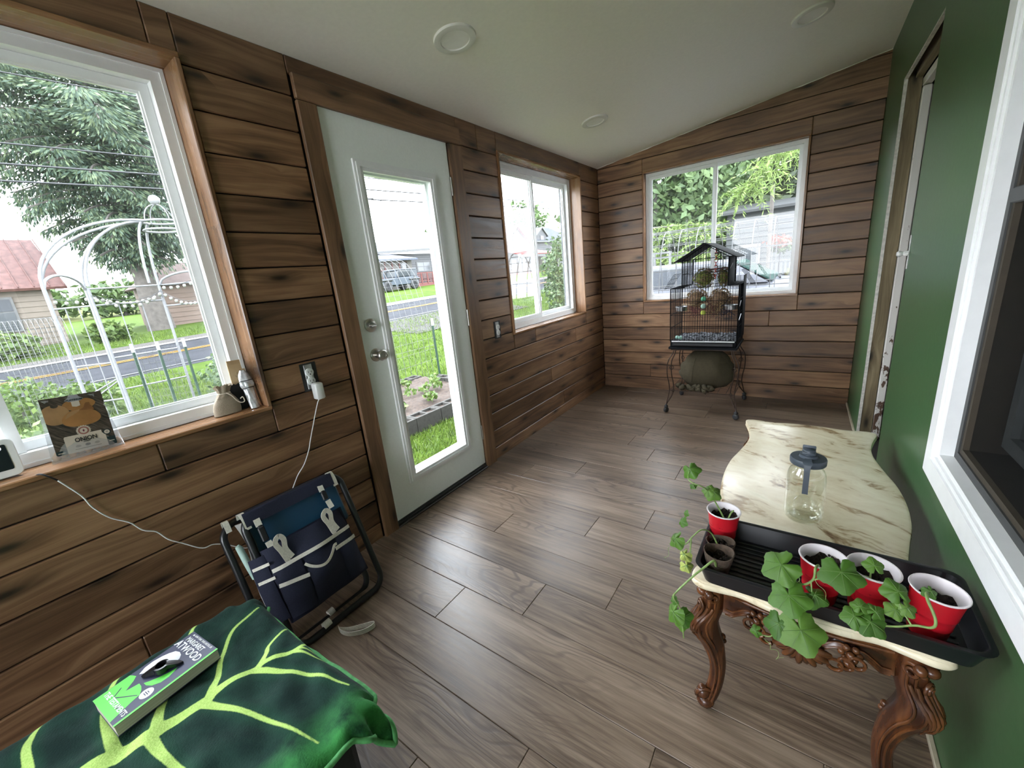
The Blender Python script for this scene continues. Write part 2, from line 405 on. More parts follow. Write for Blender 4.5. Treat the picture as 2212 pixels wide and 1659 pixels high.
# ceiling (slopes up towards the green wall), floor boards
m = MB(); xa, xb = -.25, W+.25
za, zb = slope(xa)+.002, slope(xb)+.002
m.loft([[(xa, y, za), (xb, y, zb), (xb, y, zb+.1), (xa, y, za+.1)] for y in (YN-.25, D+.25)])
ceil = struct('ceiling', m, M_CEIL)
fl = struct('floor', MB().box(-.25, W+.25, YN-.2, D+.2, -.06, -.009), M_GAP)
rows = {0: .635, 1: .93, 2: 1.195, 3: .508, 4: .935, 5: 1.17, 6: .305, 7: .61, 8: 1.18, 9: .957, -1: 1.489, -2: 1.197, -3: .944}
for i in range(-20, 18):
    y0 = .80+.1822*i; y1 = min(y0+.1822, D); y0 = max(y0, YN)
    if y1-y0 < .01: continue
    e = rows.get(i, rnd.uniform(.2, 1.2)); ends = sorted([e-1.22, e, e+1.22])
    xs = [0.0]+[x for x in ends if .06 < x < W-.06]+[W]
    for a, b in zip(xs, xs[1:]):
        mm = MB(); mm.box(-(b-a)/2+.0004, (b-a)/2-.0004, -(y1-y0)/2+.0006, (y1-y0)/2-.0006, -.009, 0, .0017)
        o = bpy.data.objects.new('floor_board', mm.mesh('floor_board', M_FLOOR)); COL.objects.link(o); o.parent = fl
        o.location = ((a+b)/2, (y0+y1)/2, rnd.uniform(-.0004, .0004))
m = MB()
for a, b in ((YN, 2.5), (3.35, D)): m.box(W-.012, W, a, b, 0, .014, .002)
struct('baseboard_right', m, plain('cream_base_strip', (.42, .36, .26), .5))
m = MB()                                                              # uneven bead of caulk where the far wall meets the ceiling
m.tube([(x, D-.004, slope(x)+.001+rnd.uniform(-.0015, .0015)) for x in np.linspace(.0, W, 40)], [rnd.uniform(.002, .0045) for _ in range(40)], 6)
struct('trim_caulk', m, M_CEIL, smooth=60)

# door casing boards: jambs, head
tr = struct('trim_1')
RZ = Matrix(((0, -1, 0, 0), (0, 0, -1, 0), (1, 0, 0, 0), (0, 0, 0, 1)))          # local X -> Z, local Z -> -Y, front -> +X
RZ = Matrix(((0, -1, 0, 0), (0, 0, 1, 0), (1, 0, 0, 0), (0, 0, 0, 1)))
board('casing_board', tr, RZ, 2.03, 1.042, 1.128, .020, Vector((0.004, 1.085, 1.012)), M_TRIM, .004)
board('casing_board', tr, RZ, 2.03, 1.908, 2.017, .020, Vector((0.004, 1.9645, 1.012)), M_TRIM, .004)
board('casing_board', tr, RX, .975, 2.03, 2.122, .020, Vector((0.004, 1.53, 2.076)), M_TRIM, .004)
for s, y in ((1, 1.128), (-1, 1.910)):
    m = MB(); m.box(-.19, .0, min(y, y-s*.016), max(y, y-s*.016), 0, 2.035); o = m.build('door_jamb', M_TRIM, tr)
m = MB(); m.box(-.19, .0, 1.112, 1.926, 2.035, 2.05); m.build('door_jamb', M_TRIM, tr)

# the glazed door
dr = struct('door_1')
y0, y1, z0, z1, xf, xb = 1.1335, 1.9045, .032, 2.029, .006, -.038
gy0, gy1, gz0, gz1 = 1.292, 1.742, .235, 1.815
m = MB(); wallpanel(xf, [(gy0, gy1, gz0, gz1)], y0, y1, z0, z1, .044, 'y', -1, m)
slab = m.build('door_slab', M_DOOR, dr)
def ring(m, x, d, a0, a1, b0, b1, w, axis='y', mi=0):
    """rectangular picture-frame ring, mitred; profile height d along +-x (axis y) / y (axis x); from x to x+d"""
    o = [(a0-w, b0-w), (a1+w, b0-w), (a1+w, b1+w), (a0-w, b1+w)]; i = [(a0, b0), (a1, b0), (a1, b1), (a0, b1)]
    P = lambda h, q: (h, q[0], q[1]) if axis == 'y' else (q[0], h, q[1])
    vs = [P(x, q) for q in o]+[P(x+d, q) for q in o]+[P(x+d, q) for q in i]+[P(x, q) for q in i]
    fs = []
    for k in range(4):
        l = (k+1) % 4
        for a in range(4):
            b = (a+1) % 4; fs.append((a*4+k, a*4+l, b*4+l, b*4+k))
    m.add(vs, fs, mi); return m
m = MB(); ring(m, xf, .010, gy0-.0, gy1, gz0, gz1, .034); ring(m, xf+.010, .006, gy0-.004, gy1+.004, gz0-.004, gz1+.004, .018)
ring(m, xf-.005, .016, gy0+.012, gy1-.012, gz0+.012, gz1-.012, .012); ring(m, xb-.02, .03, gy0+.014, gy1-.014, gz0+.014, gz1-.014, .03)
m.build('glazing_frame', M_VINYL, dr)
m = MB(); m.add([(-.016, gy0, gz0), (-.016, gy1, gz0), (-.016, gy1, gz1), (-.016, gy0, gz1)], [(0, 1, 2, 3)]); m.build('glass_pane', M_GLASS, dr, fix=False)
def knobset(y, z, big):
    m = MB(); prof = [(0, 0), (.033, 0), (.033, .004), (.028, .009), (.016, .011)]
    if big: prof += [(.013, .03), (.014, .034), (.024, .042), (.028, .052), (.026, .062), (.019, .068), (.011, .069), (.010, .066), (0, .066)]
    else: prof += [(.016, .014), (0, .014)]
    m.T = Matrix.Translation((xf, y, z)) @ Matrix.Rotation(PI/2, 4, 'Y'); m.lathe(prof, 28); 
    if not big: m.T = Matrix.Translation((xf+.014, y, z)); m.box(0, .02, -.017, .017, -.004, .004, .003)
    return m.build('door_knob' if big else 'deadbolt', M_NICKEL, dr, 40)
knobset(1.196, .952, True); knobset(1.196, 1.10, False)
for z in (1.80, 1.04, .26):
    m = MB(); m.tube([(.012, 1.9065, z-.045), (.012, 1.9065, z+.045)], .006, 10); m.tube([(.012, 1.9065, z-.05), (.012, 1.9065, z+.05)], .004, 8)
    m.box(.004, .0075, 1.90, 1.914, z-.045, z+.045); m.build('hinge', M_NICKEL, dr, 40)
m = MB(); m.box(-.20, .028, 1.128, 1.91, .0, .012, .003); m.box(-.06, .012, 1.128, 1.91, .012, .022, .003); m.build('threshold', plain('bronze_threshold', (.06, .055, .05), .45, Metallic=.5), dr)
m = MB(); m.box(-.03, .012, y0, y1, .0225, .034); m.build('door_sweep', M_RUBBER, dr)

# windows ---------------------------------------------------------------
def window(name, op, plane, axis, sgn, depth, mullion, jamb_w=.016, reveal=True, sashes=(0, 1), locks=False, screen_on=True, fw=.045, sw=.028):
    """op = (a0, a1, z0, z1); wall face at plane; sgn = outward direction"""
    a0, a1, b0, b1 = op; r = struct(name)
    P = (lambda h, a, z: (h, a, z)) if axis == 'y' else (lambda h, a, z: (a, h, z))
    def bx(m, h0, h1, p0, p1, q0, q1, c=0.002):
        lo, hi = sorted((h0, h1))
        if axis == 'y': m.box(lo, hi, p0, p1, q0, q1, c)
        else: m.box(p0, p1, lo, hi, q0, q1, c)
    ins = plane-sgn*.012; back = plane+sgn*depth
    # wooden reveal: two jambs, head, sill
    def wb(nm, p0, p1, q0, q1, vert):
        lo, hi = sorted((ins, back+sgn*.07))
        if vert:
            L = q1-q0; M = Matrix(((0, -1, 0, 0), (0, 0, 1, 0), (1, 0, 0, 0), (0, 0, 0, 1))) if axis == 'y' else Matrix(((0, 0, 1, 0), (0, 1, 0, 0), (-1, 0, 0, 0), (0, 0, 0, 1)))
        else:
            L = p1-p0; M = RX if axis == 'y' else RF
        mm = MB(); w = (p1-p0) if vert else (q1-q0); mm.box(-L/2, L/2, -(hi-lo)/2, (hi-lo)/2, -w/2, w/2, .003)
        o = bpy.data.objects.new(nm, mm.mesh(nm, M_JAMB)); COL.objects.link(o); o.parent = r
        o.matrix_basis = Matrix.Translation(P((lo+hi)/2, (p0+p1)/2, (q0+q1)/2)) @ M; WM[o.name] = WM[r.name]
    wb('jamb', a0-jamb_w, a0, b0, b1, True); wb('jamb', a1, a1+jamb_w, b0, b1, True)
    wb('head', a0-jamb_w, a1+jamb_w, b1, b1+jamb_w, False); wb('sill', a0-jamb_w, a1+jamb_w, b0-.016, b0, False)
    # vinyl frame
    m = MB(); h = back
    ring(m, h, sgn*.07, a0+fw, a1-fw, b0+fw, b1-fw, fw-.001, axis); ring(m, h-sgn*.004, sgn*.01, a0+.014, a1-.014, b0+.014, b1-.014, .012, axis)
    fr = m.build('frame', M_VINYL, r)
    if mullion is None: mullion = (a0+a1)/2
    for k in sashes:
        s0, s1 = (a0+fw, mullion+.02) if k == 0 else (mullion-.02, a1-fw)
        hh = h+sgn*(.012 if k == 0 else .034); w = sw
        m = MB(); ring(m, hh, sgn*.024, s0+w, s1-w, b0+fw+w, b1-fw-w, w-.001, axis); ring(m, hh+sgn*.008, sgn*.008, s0+w+.006, s1-w-.006, b0+fw+w+.006, b1-fw-w-.006, .006, axis)
        sa = m.build('sash', M_VINYL, r)
        g = MB(); hp = hh+sgn*.014
        g.add([P(hp, s0+w, b0+fw+w), P(hp, s1-w, b0+fw+w), P(hp, s1-w, b1-fw-w), P(hp, s0+w, b1-fw-w)], [(0, 1, 2, 3)]); g.build('glass_pane', M_GLASS, sa, fix=False)
        if locks and k == 0:
            for z in (b0+.19, b1-.27):
                m = MB(); bx(m, hh-sgn*.004, hh, s1-.024, s1-.004, z-.035, z+.035, .002); bx(m, hh-sgn*.016, hh-sgn*.004, s1-.018, s1-.01, z-.012, z+.02, .002); m.build('latch', M_WHITE, sa)
    if screen_on:
        m = MB(); hs = h+sgn*.066
        m.add([P(hs, a0+fw, b0+fw), P(hs, a1-fw, b0+fw), P(hs, a1-fw, b1-fw), P(hs, a0+fw, b1-fw)], [(0, 1, 2, 3)]); m.build('insect_screen', M_SCREEN, r, fix=False)
    return r
window('window_1', WIN1, 0, 'y', -1, .105, .02)
window('window_2', WIN2, 0, 'y', -1, .098, 2.985, locks=True)
window('window_3', WIN3, D, 'x', 1, .05, 1.035, jamb_w=.014, fw=.028, sw=.020)
window('window_6', WIN6, 0, 'y', -1, .105, -1.7, screen_on=False)  # unseen left-wall window, added to bring more daylight into the near half
window('window_5', WIN5, YN, 'x', -1, .05, 1.06, screen_on=False, sashes=())  # unseen unglazed near-wall window, added as an extra daylight source

# interior window in the green wall (dark room behind), hung sash with a screen
r4 = struct('window_4'); a0, a1, b0, b1 = WIN4
m = MB(); ring(m, W-.022, .022, a0, a1, b0, b1, .07); ring(m, W-.027, .010, a0-.012, a1+.012, b0-.012, b1+.012, .0565)
ring(m, W-.016, .03, a0+.014, a1-.014, b0+.014, b1-.014, .0145)
m.build('casing', M_VINYL, r4)
M_DKF = plain('grey_sash_paint', (.10, .11, .11), .5)
m = MB(); ring(m, W+.012, .03, a0+.035, a1-.035, b0+.035, b1-.035, .022); m.box(W+.012, W+.042, a0+.03, a1-.03, 1.315, 1.35, .003); m.build('screen_frame', plain('dark_screen_frame', (.035, .037, .037), .5), r4)
m = MB(); ring(m, W+.07, .03, a0+.12, a1-.12, b0+.12, 1.37, .035); ring(m, W+.05, .03, a0+.12, a1-.12, 1.33, b1-.1, .035); m.build('sash', M_DKF, r4)
m = MB()
for q0, q1, x in ((b0+.12, 1.37, W+.085), (1.33, b1-.1, W+.065)): m.add([(x, a0+.12, q0), (x, a1-.12, q0), (x, a1-.12, q1), (x, a0+.12, q1)], [(0, 1, 2, 3)])
m.build('glass_pane', M_GLASS, r4, fix=False)
m = MB(); m.add([(W+.028, a0+.03, b0+.03), (W+.028, a1-.03, b0+.03), (W+.028, a1-.03, b1-.03), (W+.028, a0+.03, b1-.03)], [(0, 1, 2, 3)])
m.build('insect_screen', M_SCREEN2, r4, fix=False)
m = MB(); wallpanel(W+.016, [(a0+.05, a1-.05, b0+.05, b1-.05), (2.5, 3.5, -.05, 2.2)], YN, D, -.1, 2.6, .10, 'y', 1, m); struct('wall_house', m, plain('bare_stud_wood_dark', (.04, .03, .018), .7))
m = MB(); X2 = W+1.4
m.box(X2, X2+.05, YN, D, -.1, 2.6); m.box(W+.12, X2, YN, D, -.12, -.1); m.box(W+.12, X2, YN, D, 2.6, 2.65); m.box(W+.12, X2, YN-.05, YN, -.1, 2.6); m.box(W+.12, X2, D, D+.05, -.1, 2.6)
struct('wall_inner', m, plain('unlit_room_wall', (.02, .021, .022), .7))

# the unfinished doorway cut into the green wall: drywall edge, bare stud, old white jamb
M_RAW = wood('raw_old_stud', (.075, .055, .028), (.15, .115, .062), (.24, .19, .11), rough=.8, objvar=.1)
def peeling():
    g = G('peeling_white_paint'); v = g.coord(1, 1, 1, rand=False)
    n = g.noise(g.n('VectorMath', _operation='MULTIPLY', i0=v, i1=(26, 26, 9)), 1.0, 5, .65)
    z = g.n('SeparateXYZ', _o=2, i0=v); th = g.rng(z, .2, 1.9, .53, .74)
    k = g.math('GREATER_THAN', n, th)
    g.bump(k, .4, .002)
    return g.fin(g.mix(k, (.62, .60, .56), (.09, .05, .03)), .6)
M_PEEL = peeling()
dw = struct('door_2')
m = MB(); m.box(W+.001, W+.016, 3.342, 3.352, 0, 2.09); m.box(W+.001, W+.016, 2.502, 3.352, 2.084, 2.094); m.build('drywall_edge', plain('broken_drywall_edge', (.55, .53, .47), .9, .2, 60), dw)
board('bare_stud', dw, Matrix(((0, 0, 1, 0), (0, 1, 0, 0), (-1, 0, 0, 0), (0, 0, 0, 1))), 2.2, 0, .058, .03, Vector((W+.046, 3.375, 1.08)), M_RAW, .001)
board('bare_stud', dw, RX, .9, 0, .09, .03, Vector((W+.046, 2.93, 2.125)), M_RAW, .001)
board('bare_stud', dw, RX, .9, 0, .12, .05, Vector((W+.125, 2.93, 2.12)), M_RAW, .001)
m = MB(); m.box(W+.078, W+.115, 3.325, 3.37, 0, 2.03, .004); m.box(W+.12, W+.135, 3.31, 3.37, 0, 2.03, .003); m.box(W+.078, W+.115, 2.52, 3.37, 2.035, 2.075, .004); m.build('old_door_jamb', M_PEEL, dw)
m = MB(); m.box(W+.135, W+.24, 3.335, 3.40, 0, 2.06, .002); m.box(W+.078, W+.24, 2.40, 2.49, 0, 2.08); m.build('inner_jamb', plain('brown_flaking_jamb', (.09, .06, .04), .8, .4, 30), dw)
m = MB(); m.box(W+.30, W+.34, 2.45, 3.40, -.02, 2.06); m.build('inner_door_leaf', plain('unlit_inner_door', (.16, .15, .13), .6), dw)
m = MB(); m.box(W-.004, W, 2.468, 2.482, 1.13, 1.27, .0015); m.box(W-.004, W, 2.47, 2.482, 1.165, 1.235, .001)
m.T = Matrix.Translation((W-.004, 2.472, 1.195)) @ Matrix.Rotation(-PI/2, 4, 'Y'); m.lathe([(.011, 0), (.010, .012), (.007, .016), (.012, .024), (.013, .031), (.008, .037), (0, .038)], 16)
o = m.build('strike_latch', plain('flaking_white_hardware', (.62, .62, .60), .5, .25, 80), None, 40); tag(o, 'small white latch knob on the green wall by the open doorway', 'latch')

# recessed ceiling lights
sl = math.atan2(H2-H1, W)
for n, (x, y) in enumerate([(.455, 1.545), (.455, 2.965), (1.655, 2.955)]):
    t = thing('ceiling_light', ['round recessed ceiling light above the glazed door', 'round recessed ceiling light nearest the far end wall corner, above the slider window', 'round recessed ceiling light close to the green wall'][n], 'light', (x, y, slope(x)+.002), 'recessed ceiling lights')
    T = Matrix.Translation((x, y, slope(x)+.002)) @ Matrix.Rotation(-sl, 4, 'Y')
    m = MB(); m.T = T; m.lathe([(.060, -.006), (.062, -.011), (.078, -.012), (.0885, -.009), (.09, .0), (.06, .0)], 40); m.build('trim_ring', plain('light_trim', (.76, .74, .68), .4, .02), t, 30)
    m = MB(); m.T = T; m.lathe([(0, -.006), (.0605, -.0065), (.0605, 0)], 40); m.build('diffuser', plain('light_lens', (.90, .88, .84), .4, .02), t, 30)
# outlets
def outlet(y, z, label, plug, sc_=1.0):
    t = thing('wall_outlet', label, 'outlet', (0, y, z), 'uncovered wall outlets')
    m = MB(); m.box(-.016, .0015, y-.034, y+.036, z-.062, z+.060); m.build('box_opening', M_BLACK, t)
    m = MB(); m.box(.0015, .0035, y-.018, y+.018, z-.054, z+.054, .001); m.build('yoke', M_STEEL, t)
    for dz in (.0195, -.0195):
        m = MB(); m.T = Matrix.Translation((.0035, y, z+dz)) @ Matrix.Rotation(PI/2, 4, 'Y'); m.lathe([(.0175, 0), (.0175, .007), (.0155, .0085), (0, .0085)], 24)
        f = m.build('receptacle', M_WHITE, t, 40)
        m = MB(); m.box(.0118, .0123, y-.0075, y-.0055, z+dz-.002, z+dz+.007); m.box(.0118, .0123, y+.0055, y+.0075, z+dz-.002, z+dz+.006); m.T = Matrix.Translation((.0118, y, z+dz-.008)) @ Matrix.Rotation(PI/2, 4, 'Y'); m.lathe([(.003, 0), (.003, .0005), (0, .0005)], 10)
        m.build('slot', M_BLACK, f)
    m = MB(); m.box(-.002, .010, y-.008, y+.008, z-.004, z+.004, .001); m.build('bridge', M_WHITE, t)
    return t
outlet(.850, .930, 'uncovered outlet beside the window with a white charger plugged in', True)
outlet(2.206, .915, 'uncovered outlet between the glazed door and the slider window', False)
# ------------------------------------------------------------------ carved table with a marbled top
def marble():
    g = G('cream_marble_top'); v = g.coord(1, 1, 1, rand=False)
    warp = g.n('TexNoise', _o=1, Vector=v, Scale=6.0, Detail=3)
    v2 = g.n('VectorMath', _operation='ADD', i0=v, i1=g.n('VectorMath', _operation='MULTIPLY', i0=warp, i1=(.10, .10, .0)))
    st = g.n('VectorMath', _operation='MULTIPLY', i0=g.n('VectorRotate', _rotation_type='Z_AXIS', Vector=v2, Angle=.45), i1=(4.2, 10.5, 4))
    n = g.noise(st, 1.0, 5, .62, .9); n2 = g.noise(g.n('VectorMath', _operation='MULTIPLY', i0=v2, i1=(30, 60, 10)), 1.0, 3)
    t = g.math('ADD', g.math('MULTIPLY', n, .8), g.math('MULTIPLY', n2, .2))
    c = g.ramp(t, [(.33, (.17, .10, .055)), (.395, (.40, .285, .165)), (.455, (.70, .60, .42)), (.6, (.80, .72, .54)), (.72, (.66, .60, .42))])
    return g.fin(c, .22)
M_MARBLE = marble()
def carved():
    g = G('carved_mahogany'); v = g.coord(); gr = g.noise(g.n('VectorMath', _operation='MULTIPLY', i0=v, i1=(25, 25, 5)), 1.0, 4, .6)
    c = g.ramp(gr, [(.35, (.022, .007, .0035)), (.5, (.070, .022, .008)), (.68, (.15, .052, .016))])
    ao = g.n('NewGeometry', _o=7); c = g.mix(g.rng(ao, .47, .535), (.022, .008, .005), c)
    c = g.mix(g.rng(ao, .54, .64, 0, .22), c, (.28, .12, .045))  # creases painted darker and raised edges lighter, shading put into the wood colour
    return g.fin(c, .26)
M_CARVE = carved()
ZT = .457
tb = thing('coffee_table', 'ornate carved wood coffee table with cream marbled top beside the green wall', 'table', (1.78, 1.58, 0))
half = [(0, .948), (.07, .951), (.13, .962), (.175, .956), (.215, .951), (.242, .962), (.247, .985), (.236, 1.03), (.220, 1.10), (.212, 1.17), (.215, 1.25), (.233, 1.36), (.2515, 1.46), (.2585, 1.58)]
near = half
outl = [(1.782+x, y) for x, y in near]+[(1.782+x, 3.16-y) for x, y in near[::-1][1:]]
outl = outl+[(1.782-x+1.782-1.782, y) for x, y in []]
right = [(x, y) for x, y in near]+[(x, 3.16-y) for x, y in near[-2::-1]]
cr = [Vector((p[0], p[1], 0)) for p in right]; cr = catmull(cr, 5)
right = [(p.x, p.y) for p in cr]; left = [(-x, y) for x, y in right[::-1]][1:-1]
outline = [(1.7815+x, y) for x, y in right+left]
cx_, cy_ = 1.7815, 1.58
def inset(d): 
    out = []; n = len(outline)
    for k in range(n):
        a = Vector((*outline[k-1], 0)); b = Vector((*outline[(k+1) % n], 0)); t = (b-a).normalized(); nn = Vector((-t.y, t.x, 0))
        out.append((outline[k][0]+nn.x*d, outline[k][1]+nn.y*d))
    return out
m = MB(); prof = [(.016, -.030), (.004, -.029), (.0, -.022), (.002, -.016), (.005, -.013), (.001, -.009), (.0025, -.003), (.010, .0)]
m.loft([[(x, y, ZT+z) for x, y in inset(d)] for d, z in prof], caps=True)
m.build('table_top', M_MARBLE, tb, 50)
# cabriole legs
def leg(cx, cy, dx, dy):
    o = Vector((cx, cy, 0)); d = Vector((dx, dy, 0)).normalized(); s = Vector((-d.y, d.x, 0)); Zv = Vector((0, 0, 1))
    pr = [(.428, .012, .027, .024), (.385, .013, .027, .022), (.35, .016, .029, .022), (.315, .034, .036, .025), (.28, .030, .037, .025), (.24, .012, .031, .022), (.20, .0, .025, .019), (.155, -.008, .021, .017), (.11, -.008, .019, .016), (.07, -.002, .019, .016), (.04, .008, .019, .017), (.022, .014, .016, .016)]
    m = MB(); rings = []
    cr = catmull([(z, r, a*1.0) for z, r, a, b in pr], 4); cb = catmull([(z, b, 0) for z, r, a, b in pr], 4)
    for p, q in zip(cr, cb):
        z, r, a = p; b = q[1]; ring_ = []
        for k in range(28):
            t = 2*PI*k/28; fl = 1+.10*math.cos(3*t)*(.5+.5*math.cos(t)) + .05*math.cos(8*t)
            ring_.append(tuple(o+d*(r+a*math.cos(t)*fl)+s*(b*math.sin(t)*fl)+Zv*z))
        rings.append(ring_)
    m.loft(rings[::-1])
    # ridge lines along both flanks
    for sg in (-1, 1):
        for off in (.55, .9):
            m.tube([o+d*(p[1]+p[2]*math.cos(off*1.5))+s*sg*(q[1]*math.sin(off*1.5)*1.02)+Zv*p[0] for p, q in zip(cr, cb)][3:-2], .0034, 6)
    # acanthus leaf over the knee
    for k in range(-3, 4):
        a = k*.26; L = .135-.016*abs(k)
        pts = []; 
        for i in range(9):
            t = i/8; z = .365-t*L; i0 = min(range(len(cr)), key=lambda j: abs(cr[j][0]-z)); r, aa, b = cr[i0][1], cr[i0][2], cb[i0][1]
            an = a*(1.5-t*.9); lift = .002*math.sin(PI*t)+(.004 if t < .15 else 0)
            pts.append(o+d*(r+(aa+lift)*math.cos(an)*1.02)+s*((b+lift)*math.sin(an)*1.04)+Zv*z)
        m.tube(pts, [.0018+.0032*math.sin(PI*min(1, .15+i/9)) for i in range(9)], 6)
    # C-scroll at the top, volutes facing out and to the sides
    for sg in (-1, 1):
        sp_ = [o+d*(.024+.018*math.cos(t)*(1-t/14))+s*sg*(.017+.002*t/2)+Zv*(.398+.018*math.sin(t)*(1-t/14)) for t in np.linspace(0, 11, 34)]
        m.tube(sp_, [.0062-.0035*i/33 for i in range(34)], 8)
    m.ball(tuple(o+d*.043+Zv*.408), .015, 14, 10, (1, 1.0, .85)); m.ball(tuple(o+d*.036+s*.020+Zv*.410), .012, 12, 8); m.ball(tuple(o+d*.036-s*.020+Zv*.410), .012, 12, 8)
    # cartouche with a round boss
    for rr, h in ((.012, .0), (.007, .003)):
        m.tube([o+d*(.046+h)+s*(rr*math.cos(t))+Zv*(.362+rr*1.25*math.sin(t)) for t in np.linspace(0, 2*PI, 15)[:-1]], .0035, 6, True)
    # inner spur half way down
    m.ball(tuple(o-d*.018+Zv*.245), .008, 10, 8); m.ball(tuple(o-d*.022+Zv*.229), .007, 10, 8)
    # scrolled foot
    m.ball(tuple(o+d*.024+Zv*.020), .022, 16, 10, (1.1, 1.1, .9)); m.ball(tuple(o+d*.032+Zv*.050), .018, 14, 10, (1, 1, 1.1)); m.ball(tuple(o+d*.036+Zv*.068), .010, 10, 8)
    m.tube([o+d*(.030+.020*math.cos(t))+Zv*(.048+.020*math.sin(t))+s*.012*math.sin(t*.5) for t in np.linspace(-1.5, 4.2, 16)], [.007-.0003*i for i in range(16)], 8)
    m.tube([o+d*(.030+.015*math.cos(t))+Zv*(.026+.012*math.sin(t))-s*.016 for t in np.linspace(0, 6, 12)], .005, 6)
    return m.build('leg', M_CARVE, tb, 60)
LG = [(1.597, 1.000, -.80, -.60), (1.958, .990, .80, -.60), (1.597, 2.16, -.80, .60), (1.958, 2.17, .80, .60)]
for L in LG: leg(*L)
def apron(A, B, out, name='apron'):
    """shaped rail with a carved shell in the middle; out = outward unit vector"""
    A, B, O = Vector(A), Vector(B), Vector(out); L = (B-A).length; u = (B-A)/L; Zv = Vector((0, 0, 1)); m = MB(); n = 36
    low = lambda t: .352+.046*math.sin(PI*min(1, abs(2*t-1)*1.15))**1.0*(1 if abs(2*t-1) < .87 else .8)-.030*math.exp(-((t-.5)/.17)**2)-.012*math.exp(-((abs(t-.5)-.27)/.05)**2)
    bow = lambda t: .020*math.sin(PI*t)
    rings = []
    for i in range(n+1):
        t = i/n; P = A+u*L*t+O*bow(t); lo = low(t); hi = .428
        rings.append([tuple(P-O*.010+Zv*lo), tuple(P+O*.008+Zv*lo), tuple(P+O*.013+Zv*(lo+.006)), tuple(P+O*.009+Zv*(lo+.014)), tuple(P+O*.004+Zv*((lo+hi)/2)), tuple(P+O*.010+Zv*(hi-.012)), tuple(P+O*.014+Zv*hi), tuple(P-O*.010+Zv*hi)])
    m.loft(rings)
    for off, r in ((.004, .0035), (.017, .0025)):
        m.tube([A+u*L*t+O*(bow(t)+.011)+Zv*(low(t)+off) for t in np.linspace(.02, .98, 40)], r, 6)
    m.tube([A+u*L*t+O*(bow(t)+.012)+Zv*(.418) for t in np.linspace(.02, .98, 30)], .0035, 6)
    c = A+u*L*.5+O*(bow(.5)+.014)                             # central shell with leaf fronds
    for k in range(-5, 6):
        a = k*.27; e = c+u*(.058*math.sin(a))+Zv*(.385-.058*math.cos(a)-(c.z))+O*(.006 if k % 2 else .012)
        s0 = c+Zv*(.392-c.z)+O*.010; m.tube([s0.lerp(e, q) + O*.008*math.sin(PI*q) for q in (0, .3, .6, .85, 1)], [.003, .006, .0085, .008, .005], 7)
    m.ball(tuple(c+Zv*(.397-c.z)+O*.012), .014, 12, 8)
    for sg in (-1, 1):
        for q in range(3):
            b0 = c+u*sg*(.065+.018*q)+Zv*(.352+.012*q-c.z); m.tube([b0+u*sg*(.014*math.cos(t))+Zv*.014*math.sin(t)+O*.004 for t in np.linspace(-2.5, 3, 12)], [.005-.0002*i for i in range(12)], 6)
        f = A+u*L*(.5+sg*.27)+O*(bow(.77)+.014)
        for q in range(6):
            a = q*1.05; m.ball(tuple(f+u*.016*math.cos(a)+Zv*(.386+.016*math.sin(a)-f.z)), .0075, 8, 6)
        m.ball(tuple(f+Zv*(.386-f.z)+O*.005), .009, 8, 6); m.ball(tuple(f+Zv*(.358-f.z)), .010, 8, 6, (1.4, 1, 1))
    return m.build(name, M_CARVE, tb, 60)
apron((1.612, .990, 0), (1.944, .984, 0), (0, -1, 0)); apron((1.612, 2.17, 0), (1.944, 2.176, 0), (0, 1, 0))
apron((1.588, 1.03, 0), (1.588, 2.13, 0), (-1, 0, 0)); apron((1.970, 1.02, 0), (1.970, 2.14, 0), (1, 0, 0))

# ------------------------------------------------------------------ seed tray and what grows on it
M_TRAY = plain('black_tray_plastic', (.010, .011, .014), .32, .2)
ty0, ty1, tx0, tx1, tz = .933, 1.186, 1.548, 2.066, ZT+.001
def rrect(x0, x1, y0, y1, r, n=5):
    P = []
    for cx, cy, a0 in ((x1-r, y1-r, 0), (x0+r, y1-r, PI/2), (x0+r, y0+r, PI), (x1-r, y0+r, 1.5*PI)):
        P += [(cx+r*math.cos(a0+PI/2*k/n), cy+r*math.sin(a0+PI/2*k/n)) for k in range(n+1)]
    return P
t = thing('seed_tray', 'long black plastic seedling tray lying across the near end of the marbled table', 'tray', (1.807, 1.03, tz))
tz = ZT+.001
TH = .052
m = MB(); R_ = lambda d, z, r: [(x, y, tz+z) for x, y in rrect(tx0+d, tx1-d, ty0+d, ty1-d, r)]
m.loft([R_(.018, 0, .022), R_(.004, TH-.006, .028), R_(.000, TH-.006, .03), R_(-.002, TH-.001, .03), R_(.004, TH, .028), R_(.009, TH-.002, .025), R_(.022, .0025, .02)], caps=True)
m.build('tray_body', M_TRAY, t, 40)
m = MB()
for k in range(11):
    y = ty0+.036+k*.0182; m.box(tx0+.034, tx1-.034, y-.004, y+.004, tz+.0026, tz+.0062, .0015)
o = m.build('floor_ribs', M_TRAY, t); 
M_RED = plain('red_party_cup', (.52, .012, .022), .28, .05); M_CUPW = plain('white_cup_lining', (.80, .74, .76), .4, .05)
